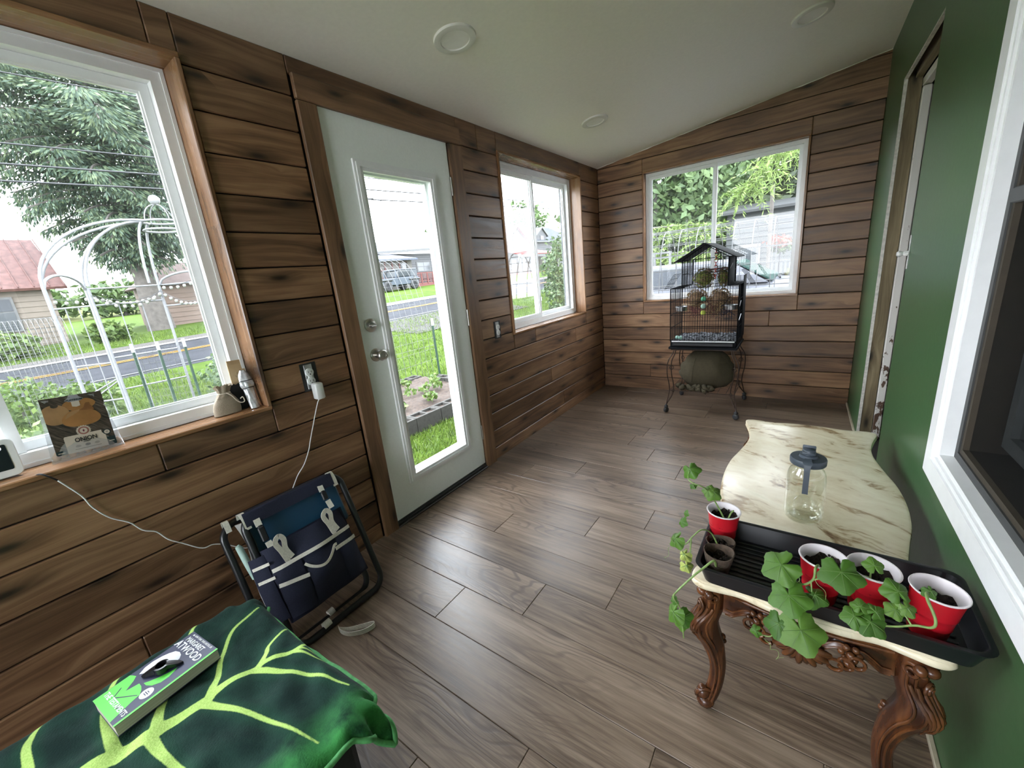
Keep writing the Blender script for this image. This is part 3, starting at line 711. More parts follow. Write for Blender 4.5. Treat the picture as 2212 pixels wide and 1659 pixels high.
def cup_thing(label, x, y, lean=(0, 0), soil=.040, s=1.0):
    z = tz+.0065
    t = thing('plastic_cup', label, 'cup', (x, y, z), 'red cups holding seedlings')
    T = Matrix.Translation((x, y, z)) @ Matrix.Rotation(lean[0], 4, 'X') @ Matrix.Rotation(lean[1], 4, 'Y') @ Matrix.Scale(s, 4)
    m = MB(); m.T = T
    m.lathe([(.0, .002), (.028, .002), (.030, .0), (.0315, .003), (.0345, .030), (.0352, .031), (.0356, .034), (.0352, .037), (.0375, .058), (.0390, .060), (.0395, .063), (.0390, .066), (.0440, .108)], 36, caps=False); m.build('cup_wall', M_RED, t, 60)
    m = MB(); m.T = T; m.lathe([(.0437, .108), (.0462, .1085), (.0472, .1105), (.0462, .1125), (.0436, .1122), (.0424, .108), (.0375, .066), (.0372-(.066-soil)*.12-.0022, soil-.006)], 36, caps=False); m.build('lining', M_CUPW, t, 60)
    m = MB(); m.T = T; R = lambda z: .0288+(.0424-.0288)*z/.108
    def sf(u, v):
        a = 2*PI*v; r = R(soil)*1.02*u; return (r*math.cos(a), r*math.sin(a), soil+.010*(math.sin(a+.6))*u+.005*math.sin(7*a+u*9)*u+rnd.uniform(-.003, .003))
    m.grid(sf, 8, 26)
    for _ in range(26):
        a = rnd.uniform(0, 6.28); r = R(soil)*rnd.uniform(.2, .93); q = rnd.uniform(.002, .0045); m.ball((r*math.cos(a), r*math.sin(a), soil+.010*math.sin(a+.6)*r/R(soil)+rnd.uniform(0, .005)), q, 5, 4)
    m.build('potting_soil', M_SOIL, t); return t, T
c1, T1 = cup_thing('red cup with a drooping two-leaf seedling at the far left corner of the tray', 1.585, 1.128, s=.93, soil=.082)
c2, T2 = cup_thing('red cup in the tray middle, leftmost of the three near the wall end', 1.806, 1.016, soil=.082)
c3, T3 = cup_thing('middle red cup of the three in a row, under a big round leaf', 1.890, 1.026, soil=.080, lean=(.02, .03))
c4, T4 = cup_thing('red cup nearest the green wall with soil stuck to its lining', 1.985, 1.010, soil=.072, lean=(.0, .06), s=.97)
M_PEAT = plain('brown_peat_fibre', (.085, .058, .040), .95, .3, 120, .5)
def peat(label, x, y, lean, tall, sq=1.0):
    z = tz+.0065; t = thing('peat_pot', label, 'pot', (x, y, z), 'brown peat pots on the tray')
    T = Matrix.Translation((x, y, z)) @ Matrix.Rotation(lean[0], 4, 'X') @ Matrix.Rotation(lean[1], 4, 'Y')
    m = MB(); m.T = T; N = 30
    def rg(r, z, w): return [(r*(1+w*math.sin(3*a+1)*.5+w*rnd.uniform(-.3, .3))*math.cos(a), sq*r*(1+w*math.cos(2*a))*math.sin(a), z+w*.06*math.sin(2*a+.7)+w*rnd.uniform(-.015, .015)) for a in [2*PI*k/N for k in range(N)]]
    m.loft([rg(.024, 0, 0), rg(.029, tall*.4, .02), rg(.0365, tall, .05), rg(.0345, tall+.001, .05), rg(.030, tall*.62, .03)], caps=True); m.build('pot_wall', M_PEAT, t, 50)
    m = MB(); m.T = T; m.grid(lambda u, v: (.0315*u*math.cos(2*PI*v), sq*.0315*u*math.sin(2*PI*v), tall*.66+.006*math.sin(5*v*6.28)*u+rnd.uniform(-.003, .003)), 7, 24)
    for _ in range(30): m.ball((rnd.uniform(-.02, .02), rnd.uniform(-.02, .02)*sq, tall*.67+rnd.uniform(0, .006)), rnd.uniform(.0015, .004), 5, 4)
    m.build('potting_soil', M_SOIL, t); return t
peat('round brown peat pot at the near left tray corner with a vine hanging out', 1.594, .995, (0, 0), .062)
peat('squashed peat pot between the round peat pot and the far red cup', 1.592, 1.064, (.18, -.05), .052, .72)
# seedlings: every leaf its own mesh
def leafmat():
    g = G('squash_leaf'); r = g.n('ObjectInfo', _o=5); v = g.coord(rand=True); n = g.noise(v, 60, 3)
    c = g.ramp(g.math('ADD', g.math('MULTIPLY', r, .7), g.math('MULTIPLY', n, .3)), [(.1, (.045, .125, .014)), (.5, (.085, .20, .024)), (.9, (.14, .26, .04))])
    g.bump(g.noise(v, 160, 2), .25, .002)
    a = g.fin(c, .5); g.p.inputs['Subsurface Weight'].default_value = .0
    tr = g.n('BsdfTranslucent', Color=(.11, .26, .03)); ms = g.n('MixShader', i0=.28, i1=g.p.outputs[0], i2=tr); g.nt.links.new(ms, g.out.inputs[0]); return a
M_LEAF = leafmat(); M_STEM = plain('pale_green_stem', (.20, .30, .09), .5, .2, 80); M_VEIN = plain('pale_leaf_vein', (.11, .21, .05), .5); M_YOUNG = plain('yellow_green_young_leaf', (.36, .42, .10), .5, .2, 60)
def leaf(c, size, nrm, tip, parent, curl=.15, mat=None):
    """lobed heart-shaped squash leaf: c = where the stalk meets it, tip = direction of its tip, nrm = its normal"""
    N = Vector(nrm).normalized(); T = Vector(tip); T = (T-N*T.dot(N)).normalized(); S = N.cross(T); c = Vector(c); n = 46
    def rad(a):                                                # a = 0 at the tip
        b = abs(a)
        r = .63+.06*math.cos(a)+.08*math.cos(5*a)*(1 if b < 2.4 else .3)-.42*math.exp(-((b-PI)/.20)**2)
        return r*(1+.03*abs(math.sin(11.5*a)))
    m = MB(); vs = [tuple(c)]; rows = 4; fs = []
    for j in range(1, rows+1):
        u = j/rows
        for k in range(n):
            a = -PI+2*PI*k/n; r = rad(a)*size*u*.72
            h = -curl*size*u*u*(.5+.5*math.sin(a)**2*1.4)+.018*size*math.sin(6*a)*u
            vs.append(tuple(c+T*r*math.cos(a)+S*r*math.sin(a)*1.04+N*h))
    for k in range(n): fs.append((0, 1+k, 1+(k+1) % n))
    for j in range(rows-1):
        for k in range(n): fs.append((1+j*n+k, 1+(j+1)*n+k, 1+(j+1)*n+(k+1) % n, 1+j*n+(k+1) % n))
    m.add(vs, fs); o = m.build('leaf', mat or M_LEAF, parent, 180, fix=False)
    v = MB()
    for a in (0, .75, -.75, 1.6, -1.6):
        R = rad(a)*size*.72; v.tube([c+T*R*u*math.cos(a)+S*R*u*math.sin(a)+N*(.0006-curl*size*u*u*.78*(.5+.5*math.sin(a)**2*1.4)) for u in (0, .35, .7, 1)], [.0009, .0007, .0005, .0003], 4)
    v.build('vein', M_VEIN, o)
    return o
def stem(pts, r0, r1, parent, name='stem'):
    P = catmull(pts, 6); m = MB(); m.tube(P, [lerp(r0, r1, i/(len(P)-1)) for i in range(len(P))], 7); return m.build(name, M_STEM, parent, 60)
def tendril(p, d, parent, turns=2.2, r=.006, L=.04):
    p = Vector(p); d = Vector(d).normalized(); a = d.orthogonal().normalized(); b = d.cross(a); m = MB()
    m.tube([p+d*L*t+(a*math.cos(turns*6.28*t)+b*math.sin(turns*6.28*t))*r*t for t in np.linspace(0, 1, 26)], [.0007-.0004*t for t in np.linspace(0, 1, 26)], 5); m.build('tendril', M_STEM, parent)
# vines (roots in the cups; each thing is the plant)
def plant(name, label, base): return thing(name, label, 'plant', base, 'squash seedlings in the tray')
up = (0, -.55, .8)
p = plant('squash_seedling', 'drooping two-leaf seedling rising from the far corner cup', (1.583, 1.104, .56))
stem([(1.594, 1.104, .548), (1.572, 1.095, .60), (1.552, 1.075, .648), (1.535, 1.06, .668), (1.515, 1.06, .672), (1.50, 1.075, .675), (1.503, 1.075, .70)], .0024, .0013, p)
m = MB(); m.tube([(1.597, 1.105, .552), (1.607, 1.095, .585), (1.613, 1.09, .597)], .002, 6); m.build('stem', M_STEM, p, 60)
leaf((1.566, 1.075, .650), .046, (.45, -.6, .65), (.5, .2, -.85), p, .3); leaf((1.552, 1.075, .652), .036, (-.3, -.5, .8), (-.9, .1, -.1), p, .2)
leaf((1.503, 1.08, .702), .050, (-.1, -.75, .65), (.35, .2, -.7), p, .35); leaf((1.514, 1.07, .66), .020, (0, -.7, .7), (.5, 0, -.8), p, .3)
tendril((1.535, 1.06, .668), (-.6, -.4, -.4), p, 2, .004, .03)
p = plant('squash_seedling', 'thin vine climbing out of the squashed peat pot over the tray edge', (1.590, 1.04, .515))
stem([(1.590, 1.04, .50), (1.573, 1.02, .556), (1.555, .985, .585), (1.537, .965, .572), (1.520, .955, .548), (1.496, .95, .548), (1.485, .95, .56)], .0022, .0012, p)
stem([(1.534, .96, .570), (1.534, .95, .53), (1.528, .94, .505)], .0018, .001, p)
leaf((1.496, .955, .558), .048, (-.5, -.6, .55), (-.35, .1, -.9), p, .3); leaf((1.505, .975, .60), .030, (-.6, -.5, .5), (.25, .2, .8), p, .3); leaf((1.512, .985, .622), .020, (-.7, -.5, .4), (.5, .2, .8), p, .3)
leaf((1.522, .94, .530), .034, (-.2, -.7, .6), (-.3, 0, -.9), p, .5, M_YOUNG); leaf((1.530, .93, .505), .034, (.2, -.7, .6), (.4, 0, -.9), p, .5, M_YOUNG)
tendril((1.482, .95, .53), (-.2, 0, -1), p, 1.4, .008, .05); tendril((1.53, .955, .555), (.3, -.5, -.4), p, 2, .006, .03)
p = plant('squash_seedling', 'vine hanging from the round front peat pot down past the table edge', (1.596, .966, .50))
stem([(1.594, .962, .505), (1.590, .945, .532), (1.570, .918, .520), (1.553, .895, .508), (1.522, .87, .470), (1.515, .865, .452), (1.528, .87, .425), (1.534, .87, .40), (1.538, .868, .36), (1.540, .868, .335)], .0030, .0015, p)
leaf((1.515, .865, .408), .056, (-.55, -.7, .45), (-.25, 0, -1), p, .25); leaf((1.536, .868, .40), .050, (.2, -.85, .5), (.4, 0, -.9), p, .25); leaf((1.534, .87, .372), .034, (.1, -.9, .4), (.1, 0, -1), p, .3); leaf((1.512, .868, .440), .024, (-.5, -.7, .5), (.1, 0, .9), p, .3)
stem([(1.533, .87, .40), (1.520, .866, .405), (1.514, .866, .41)], .0014, .001, p)
p = plant('squash_seedling', 'largest vine, its big green leaves spilling over the tray front from the left cup', (1.800, 1.00, .53))
stem([(1.803, 1.000, .525), (1.797, .985, .57), (1.790, .955, .582), (1.788, .945, .562), (1.775, .938, .548), (1.758, .93, .548), (1.750, .915, .535), (1.748, .895, .505), (1.750, .88, .47), (1.76, .875, .45)], .0030, .0016, p)
stem([(1.788, .945, .56), (1.81, .945, .575), (1.83, .948, .592)], .0020, .0015, p); stem([(1.752, .93, .545), (1.738, .93, .562), (1.725, .93, .575)], .002, .0014, p)
stem([(1.784, .94, .556), (1.787, .93, .538), (1.788, .925, .53)], .0016, .001, p); stem([(1.75, .88, .472), (1.72, .878, .43), (1.695, .875, .43)], .0016, .001, p)
leaf((1.728, .935, .583), .082, (-.25, -.55, .75), (-.75, -.4, -.35), p, .18); leaf((1.832, .945, .598), .080, (.05, -.6, .8), (.15, -.45, -.75), p, .15)
leaf((1.746, .895, .540), .080, (-.1, -.6, .75), (.25, -.3, -.8), p, .15); leaf((1.772, .872, .480), .090, (.1, -.7, .65), (.3, -.2, -.85), p, .15); leaf((1.733, .875, .475), .062, (-.2, -.7, .6), (.05, -.1, -1), p, .2)
leaf((1.792, .925, .538), .050, (.1, -.5, .8), (.8, -.1, -.35), p, .35); leaf((1.692, .873, .435), .026, (-.3, -.7, .5), (-.8, 0, -.4), p, .3)
tendril((1.765, .935, .55), (-.3, -.3, .5), p, 1.6, .012, .03); tendril((1.79, .945, .562), (.5, -.4, -.5), p, 1.0, .006, .04); tendril((1.71, .875, .42), (.5, -.1, -.5), p, 2.4, .010, .05)
p = plant('squash_seedling', 'small seedling with one round leaf standing inside the middle cup', (1.893, 1.02, .53))
stem([(1.890, 1.018, .525), (1.886, 1.00, .572), (1.884, .995, .592), (1.890, .99, .598)], .002, .0014, p); stem([(1.886, 1.0, .565), (1.868, .985, .575), (1.858, .98, .57)], .0015, .001, p)
leaf((1.889, .992, .602), .038, (.1, -.5, .8), (-.2, .6, .7), p, .2)
p = plant('squash_seedling', 'vine with a chain of small leaves bent over the cup by the wall', (1.995, .995, .525))
stem([(1.990, .998, .515), (1.967, .972, .582), (1.962, .945, .588), (1.972, .925, .565), (1.968, .915, .552), (1.945, .915, .545), (1.922, .91, .535), (1.900, .905, .53), (1.878, .90, .532)], .0032, .0016, p)
stem([(1.94, .915, .544), (1.925, .93, .565), (1.918, .94, .585)], .0016, .001, p)
leaf((1.920, .94, .592), .050, (.2, -.5, .8), (-.4, .5, .6), p, .25); leaf((1.917, .925, .560), .036, (-.1, -.6, .75), (-.6, -.2, -.5), p, .25); leaf((1.934, .93, .568), .034, (.2, -.6, .7), (.4, -.3, -.6), p, .25)
leaf((1.880, .895, .538), .056, (0, -.55, .8), (-.3, -.5, -.5), p, .2); leaf((1.855, .895, .540), .046, (-.2, -.5, .8), (-.8, -.2, -.2), p, .2); leaf((1.864, .91, .555), .032, (-.1, -.5, .8), (-.1, .7, .5), p, .25); leaf((1.888, .91, .552), .034, (.2, -.5, .8), (.5, .5, .2), p, .25)
leaf((1.972, .975, .588), .026, (.2, -.6, .7), (.3, -.2, -.8), p, .4)

# ------------------------------------------------------------------ big jar with a silicone stopper lid
M_SIL = plain('slate_blue_silicone', (.055, .070, .088), .5, .06)
jx, jy, jz = 0.0, 0.0, 0.0; JW = Vector((1.772, 1.372, ZT)); j0 = set(bpy.data.objects)
t = thing('glass_jar', 'large clear glass jar with grey silicone lid standing on the marbled top', 'jar', (0, 0, 0))
m = MB(); m.lathe([(0, .006), (.040, .004), (.047, .001), (.053, .004), (.0575, .014), (.0585, .03), (.0580, .12), (.0575, .150), (.055, .168), (.049, .183), (.042, .192), (.0405, .197), (.0405, .212), (.038, .212)], 48, (jx, jy, jz)); jb = m.build('jar_body', M_JAR, t, 60)
m = MB(); m.lathe([(0, .0055), (.030, .0055), (.044, .009), (.051, .016), (.053, .03), (.0525, .05)], 40, (jx, jy, jz+.003), caps=False); m.build('inner_wall', M_JAR, t, 60)
cdir = Vector((1.723-JW.x, -JW.y, 0)).normalized(); sdir = Vector((-cdir.y, cdir.x, 0))
m = MB()
for rr in (.030,): m.tube([Vector((jx, jy, jz+.078))+(cdir*math.cos(.5*math.sin(a)*1.1)*.0592+sdir*math.sin(.52*math.cos(a))*.0592*1.0)*(1)+Vector((0, 0, .031*math.sin(a))) for a in np.linspace(0, 2*PI, 37)[:-1]], .0008, 5, True)
m.build('embossed_ring', M_JAR, jb, 60)
m = MB(); m.lathe([(.0405, .205), (.0505, .204), (.0525, .207), (.0530, .222), (.0510, .226), (.030, .2275), (.0295, .2265), (.027, .2275), (.0262, .236), (.0245, .2365), (.0, .2365)], 40, (jx, jy, jz)); m.build('lid', M_SIL, t, 50)
m = MB(); m.lathe([(.0195, .2365), (.0195, .246), (.0185, .252), (.016, .254), (0, .2545)], 24, (jx, jy, jz)); o = m.build('stopper', M_SIL, t, 50)
m = MB(); m.T = frame((jx, jy, jz), tuple(sdir), tuple(cdir), (0, 0, 1)); m.box(-.019, .019, -.012, .0205, .238, .2495, .003); m.box(-.019, .019, -.016, -.012, .238, .262, .002); m.build('pull_tab', M_SIL, o, 50)
m = MB(); P = [(.020, .2300), (.040, .2305), (.0535, .226), (.0575, .217), (.0605, .200), (.0615, .165), (.0612, .120)]
for sgn_ in (1,):
    ring_ = []
    for r_, z_ in P:
        w = .0165+.014*max(0, (.226-.0)*0) + (.012*math.exp(-((z_-.226)/.008)**2) if r_ > .05 else .004)
        ring_.append([tuple(Vector((jx, jy, jz+z_))+cdir*(r_+d)+sdir*s_*w*.5*1.0) for s_, d in ((-1, 0), (1, 0), (1, .003), (-1, .003))])
    m.loft(ring_)
m.build('strap', M_SIL, t, 50)

t.location = JW; t.scale = (.86, .86, .905)

# ------------------------------------------------------------------ bird cage on a wheeled stand
cx0, cx1, cy0, cy1 = .852, 1.336, 3.42, 3.82
cage = thing('bird_cage', 'black wire bird cage with pitched roof on a wheeled stand by the far window', 'cage', (1.094, 3.62, .545))
m = MB(); m.box(cx0-.012, cx1+.008, cy0-.012, cy1+.01, .553, .572, .004); m.box(cx0, cx1, cy0, cy1, .572, .62, .004); m.build('base', M_BLKM, cage)
m = MB(); m.box(cx0+.02, cx1-.02, cy0-.018, cy0-.002, .582, .607, .004); m.box(cx0+.03, cx1-.03, cy0-.024, cy0-.016, .588, .6, .002); m.box(cx0+.012, cx1-.012, cy0+.01, cy1-.01, .604, .618); m.build('drawer_tray', M_BLACK, cage)
m = MB(); m.box(cx0+.012, cx1-.012, cy0-.003, cy0+.004, .612, .622, .001); m.build('paper_liner', plain('white_cage_paper', (.62, .62, .62), .8), cage)
m = MB()
for _ in range(330):
    m.ball((rnd.uniform(cx0+.03, cx1-.03), rnd.uniform(cy0+.02, cy1-.02), .620+rnd.uniform(0, .01)), rnd.uniform(.005, .014), 5, 4, (1, 1, .6))
o = m.build('bedding', plain('grey_bedding', (.14, .145, .16), .9, .3), cage); o['kind'] = 'stuff'
def wires(name, A, B, C_, D_, nu, nv, r=.0015, hr=.0021):
    """wire panel on the quad A B C D (A-B bottom, D-C top): nu uprights, nv cross wires"""
    A, B, C_, D_ = map(Vector, (A, B, C_, D_)); m = MB()
    for i in range(nu+1): m.tube([A.lerp(B, i/nu), D_.lerp(C_, i/nu)], r if 0 < i < nu else hr*1.5, 5)
    for j in range(nv+1): m.tube([A.lerp(D_, j/nv), B.lerp(C_, j/nv)], hr, 5)
    return m.build(name, M_BLKM, cage, 60)
zb, zt = .62, 1.042
wires('front_panel', (cx0, cy0, zb), (cx1, cy0, zb), (cx1, cy0, zt), (cx0, cy0, zt), 26, 4)
wires('back_panel', (cx0, cy1, zb), (cx1, cy1, zb), (cx1, cy1, zt), (cx0, cy1, zt), 26, 4)
wires('side_panel', (cx0, cy0, zb), (cx0, cy1, zb), (cx0, cy1, zt), (cx0, cy0, zt), 22, 4)
wires('side_panel', (cx1, cy0, zb), (cx1, cy1, zb), (cx1, cy1, zt), (cx1, cy0, zt), 22, 4)
ux0, ux1 = .938, 1.262
wires('shoulder_panel', (cx0, cy0, zt), (cx0, cy1, zt), (ux0, cy1, zt+.004), (ux0, cy0, zt+.004), 22, 2); wires('shoulder_panel', (cx1, cy0, zt), (cx1, cy1, zt), (ux1, cy1, zt+.004), (ux1, cy0, zt+.004), 22, 2)
ze, zp, xm = 1.252, 1.352, 1.10
wires('side_panel', (ux0, cy0, zt), (ux0, cy1, zt), (ux0, cy1, ze), (ux0, cy0, ze), 22, 2); wires('side_panel', (ux1, cy0, zt), (ux1, cy1, zt), (ux1, cy1, ze), (ux1, cy0, ze), 22, 2)
for y in (cy0, cy1):
    m = MB()
    for i in range(18):
        x = ux0+(ux1-ux0)*i/17; top = ze+(zp-ze)*(1-abs(x-xm)/(.162)); m.tube([(x, y, zt), (x, y, top)], .0015 if 0 < i < 17 else .003, 5)
    for z in (zt, zt+.105, ze): m.tube([(ux0, y, z), (ux1, y, z)], .0018, 5)
    m.tube([(ux0, y, ze), (xm, y, zp), (ux1, y, ze)], .003, 5); m.build('gable_panel', M_BLKM, cage, 60)
m = MB(); ov = .05
for sg, xe in ((-1, .885), (1, 1.315)):
    zz = ze-.012; y_a, y_b = cy0-.035, cy1+.035
    A = [(xm, y_a, zp+.008), (xm, y_b, zp+.008), (xe, y_b, zz), (xe, y_a, zz)]
    n_ = Vector((sg*(zp-zz), 0, abs(xe-xm))).normalized()*.006
    m.add(A+[tuple(Vector(p)+n_) for p in A], [(0, 1, 2, 3), (7, 6, 5, 4), (0, 4, 5, 1), (1, 5, 6, 2), (2, 6, 7, 3), (3, 7, 4, 0)])
m.build('roof', M_BLKM, cage)
for xs_, nm in ((cx1, 'side_guard'), ): 
    m = MB(); m.box(cx1+.002, cx1+.005, cy0+.004, cy0+.05, .61, 1.05); m.box(cx1+.002, cx1+.005, cy1-.17, cy1, .61, 1.10); m.box(ux1+.001, ux1+.004, cy0+.01, cy1-.1, 1.05, 1.25); m.build(nm, M_BLKM, cage)
for sg, xa_, xb_ in ((-1, .80, .872), (1, 1.415, 1.345)):
    m = MB()
    A, B = Vector((xa_, cy0+.02, 1.04)), Vector((xb_, cy0+.02, 1.150)); dy = Vector((0, .22, 0))
    for q in range(5): m.tube([A+dy*q/4, B+dy*q/4], .0016, 5)
    for q in range(4): m.tube([A.lerp(B, q/3), A.lerp(B, q/3)+dy], .0014, 5)
    m.build('open_flap', M_BLKM, cage, 60)
# what hangs inside
M_TWIG = plain('woven_twig', (.17, .10, .055), .8, .45, 60); M_MOSS = plain('green_moss', (.14, .16, .035), .95, .5, 90)
def nest(label, c, r, sz, mats, n=170):
    t = thing('grass_nest', label, 'nest', c, 'woven nests inside the cage')
    core = MB(); core.ball(c, r*.72, 14, 10, sz); core.build('core', mats[0], t, 60)
    for mi, mt in enumerate(mats):
        m = MB()
        for _ in range(n//len(mats)):
            a = rnd.uniform(0, 6.28); b = rnd.uniform(-1.2, 1.2); k = rnd.uniform(-.9, .9); P = []
            for q in range(5):
                aa = a+q*.16; bb = b+k*q*.12; P.append((c[0]+r*sz[0]*math.cos(bb)*math.cos(aa)*rnd.uniform(.8, 1.03), c[1]+r*sz[1]*math.cos(bb)*math.sin(aa)*rnd.uniform(.8, 1.03), c[2]+r*sz[2]*math.sin(bb)*rnd.uniform(.9, 1.05)))
            m.tube(P, rnd.uniform(.0014, .003), 4)
        o = m.build('strands', mt, t); o['kind'] = 'stuff'
nest('mossy green nest basket hanging in the upper part of the cage', (1.065, 3.60, 1.10), .085, (1, .9, .95), [M_MOSS, M_TWIG]); nest('narrow mossy nest hanging upper right in the cage beside the chain', (1.205, 3.62, 1.10), .07, (.62, .8, 1.1), [M_MOSS, M_TWIG])
nest('round brown twig nest at mid height on the cage left side', (1.012, 3.62, .945), .078, (1.1, .9, .95), [M_TWIG, plain('dry_straw', (.26, .18, .085), .9, .4, 50)]); nest('round brown twig nest at mid height on the cage right side', (1.185, 3.62, .935), .080, (1.05, .9, 1), [M_TWIG, bpy.data.materials['dry_straw']])
t = thing('grass_bundle', 'loose bundle of dry grass and red fibres hanging below the twig nests', 'toy', (1.11, 3.60, .86))
for mt, nm, cnt, xs in ((bpy.data.materials['dry_straw'], 'straw', 70, 0), (plain('dark_red_fibre', (.10, .02, .025), .9), 'red_fibre', 80, 1), (plain('dark_blue_fibre', (.02, .025, .05), .9), 'blue_fibre', 50, 2)):
    m = MB()
    for _ in range(cnt):
        x = {0: rnd.uniform(1.08, 1.20), 1: rnd.choice((rnd.uniform(.96, 1.06), rnd.uniform(1.1, 1.18))), 2: rnd.uniform(1.19, 1.27)}[xs]; y = rnd.uniform(3.56, 3.66); z = rnd.uniform(.84, .92)
        m.tube([(x, y, z), (x+rnd.uniform(-.03, .03), y, z-rnd.uniform(.01, .04)), (x+rnd.uniform(-.05, .05), y, z-rnd.uniform(.02, .08))], .0016, 4)
    o = m.build(nm, mt, t); o['kind'] = 'stuff'
m = MB(); m.tube([(.90, 3.60, .895), (1.10, 3.60, .893)], .009, 10); o = m.build('perch', plain('pale_dowel', (.42, .31, .20), .6), None, 60); tag(o, 'pale wooden perch dowel across the cage left half at mid height', 'perch')
m = MB(); m.tube([(1.09, 3.58, 1.163), (1.245, 3.58, 1.168)], .006, 8); m.tube([(1.10, 3.60, 1.14), (1.25, 3.66, 1.155)], .004, 8); o = m.build('perch', plain('dark_red_perch', (.06, .02, .018), .6), None, 60); tag(o, 'dark red twig perch high in the cage under the roof', 'perch')
for i, (z, c, lb) in enumerate([(.945, (.10, .42, .24), 'green'), (.888, (.42, .62, .52), 'pale mint'), (.836, (.55, .62, .10), 'yellow green')]):
    m = MB(); m.ball((1.083, 3.50, z), .020, 14, 10); o = m.build('toy_ball', plain('toy_ball_'+str(i), c, .35, .15, 60), None, 60); tag(o, lb+' toy ball hanging in the middle of the cage', 'ball', 'toy balls in the cage')
t = thing('toy_chain', 'red plastic chain hanging from the cage roof', 'chain', (1.15, 3.55, 1.2))
for k in range(9):
    zc = 1.30-k*.024; m = MB(); m.tube([(1.155+(.011*math.cos(a) if k % 2 else 0), 3.55+(0 if k % 2 else .011*math.cos(a)), zc+.016*math.sin(a)) for a in np.linspace(0, 6.28, 13)[:-1]], .0028, 6, True); m.build('chain_link', plain('red_chain', (.50, .075, .05), .4) if k == 0 else bpy.data.materials['red_chain'], t, 60)
for i, (x, y) in enumerate([(.925, 3.47), (1.283, 3.47)]):
    t = thing('feed_cup', ['steel feed cup clipped inside the cage on its left front', 'steel feed cup clipped inside the cage on its right front'][i], 'cup', (x, y, .865), 'steel feed cups')
    m = MB(); m.lathe([(.034, 0), (.040, .002), (.043, .034), (.046, .036), (.044, .037), (.041, .034), (.037, .004), (0, .004)], 24, (x, y, .860)); m.build('bowl', M_STEEL, t, 50)
    m = MB(); m.tube([(x+.046*math.cos(a), y+.046*math.sin(a), .892) for a in np.linspace(0, 6.28, 20)[:-1]], .002, 5, True); m.tube([(x, y-.046, .892), (x, cy0, .892)], .002, 5); m.build('ring_holder', M_STEEL, t, 60)
for i, (x, y) in enumerate([(.895, 3.47), (.925, 3.455)]):
    m = MB(); m.ball((x, y, .642), .016, 12, 8); o = m.build('toy_ball', M_WHITE if False else plain('mint_toy', (.30, .50, .42), .4), None, 60); tag(o, ['mint ball on the cage floor in the left front corner', 'mint ball on the cage floor just right of the corner ball'][i], 'ball', 'mint balls on the cage floor')
for z0, L in ((1.165, .12), (.885, .07), (.78, .11)):
    m = MB(); x = (ux1 if z0 > 1.1 else cx1)+.006
    m.tube([(x, cy0+.03, z0), (x, cy0+.03+L, z0+.035)], .0018, 5); m.build('door_wire', M_STEEL, cage)

st = thing('cage_stand', 'dark bronze scrolled metal stand on casters carrying the bird cage', 'stand', (1.094, 3.66, 0))
feet = [(.828, 3.395, -1, -1), (1.36, 3.395, 1, -1), (.835, 3.91, -1, 1), (1.36, 3.93, 1, 1)]
xc, yc = 1.094, 3.63
for fx, fy, sx, sy in feet:
    m = MB(); top = Vector((xc+sx*.215, yc+sy*.175, .548)); d = Vector((sx*.9, sy*.45, 0)).normalized()
    prof = [(0, .548), (.022, .50), (.052, .45), (.058, .39), (.046, .32), (.020, .25), (.005, .19), (.008, .14), (.030, .09), (.045, .066)]
    end = Vector((fx, fy, 0)); 
    out = [Vector((top.x, top.y, 0)).lerp(end, max(0, (1-z/.548))**1.5)+d*(r*.85)*(1 if z > .12 else .4)+Vector((0, 0, z)) for r, z in prof]
    out[-1] = Vector((fx, fy, .068))
    m.tube(catmull(out, 5), .0042, 7)
    inn = [p-d*(.024*math.sin(PI*i/(len(out)-1))+.012*(i < 8)) for i, p in enumerate(out[:-1])]+[out[-1]]
    m.tube(catmull(inn, 5), .0042, 7)
    for zc, rr in ((.40, .016), (.19, .010)):
        k = min(range(len(out)), key=lambda j: abs(out[j].z-zc)); c = out[k]-d*(.020+rr); m.tube([c+d*rr*math.cos(a)+Vector((0, 0, rr*math.sin(a))) for a in np.linspace(0, 6.28, 15)[:-1]], .003, 6, True)
    m.build('leg', M_BRONZE, st, 60)
    m = MB(); m.T = Matrix.Translation((fx, fy, .024)) @ Matrix.Rotation(rnd.uniform(0, 3), 4, 'Z') @ Matrix.Rotation(PI/2, 4, 'Y')
    m.lathe([(.006, -.014), (.018, -.013), (.023, -.009), (.024, -.002), (.024, .002), (.023, .009), (.018, .013), (.006, .014)], 20); m.T = None; m.lathe([(.010, .048), (.017, .052), (.017, .058), (.008, .066), (.005, .074)], 14, (fx, fy, 0)); m.build('caster', M_RUBBER, st, 50)
m = MB()
for y in (3.43, 3.82): m.tube([(.86, y, .548), (1.33, y, .548)], .006, 7)
for x in (.86, 1.33): m.tube([(x, 3.43, .548), (x, 3.82, .548)], .006, 7)
m.build('top_frame', M_BRONZE, st, 60)
m = MB()
for k in range(9): m.tube([(.848+.49*k/8, 3.42, .192), (.848+.49*k/8, 3.85, .192)], .002, 5)
for k in range(14): m.tube([(.848, 3.42+.43*k/13, .195), (1.338, 3.42+.43*k/13, .195)], .002 if 0 < k < 13 else .004, 5)
m.build('wire_shelf', M_BRONZE, st, 60)
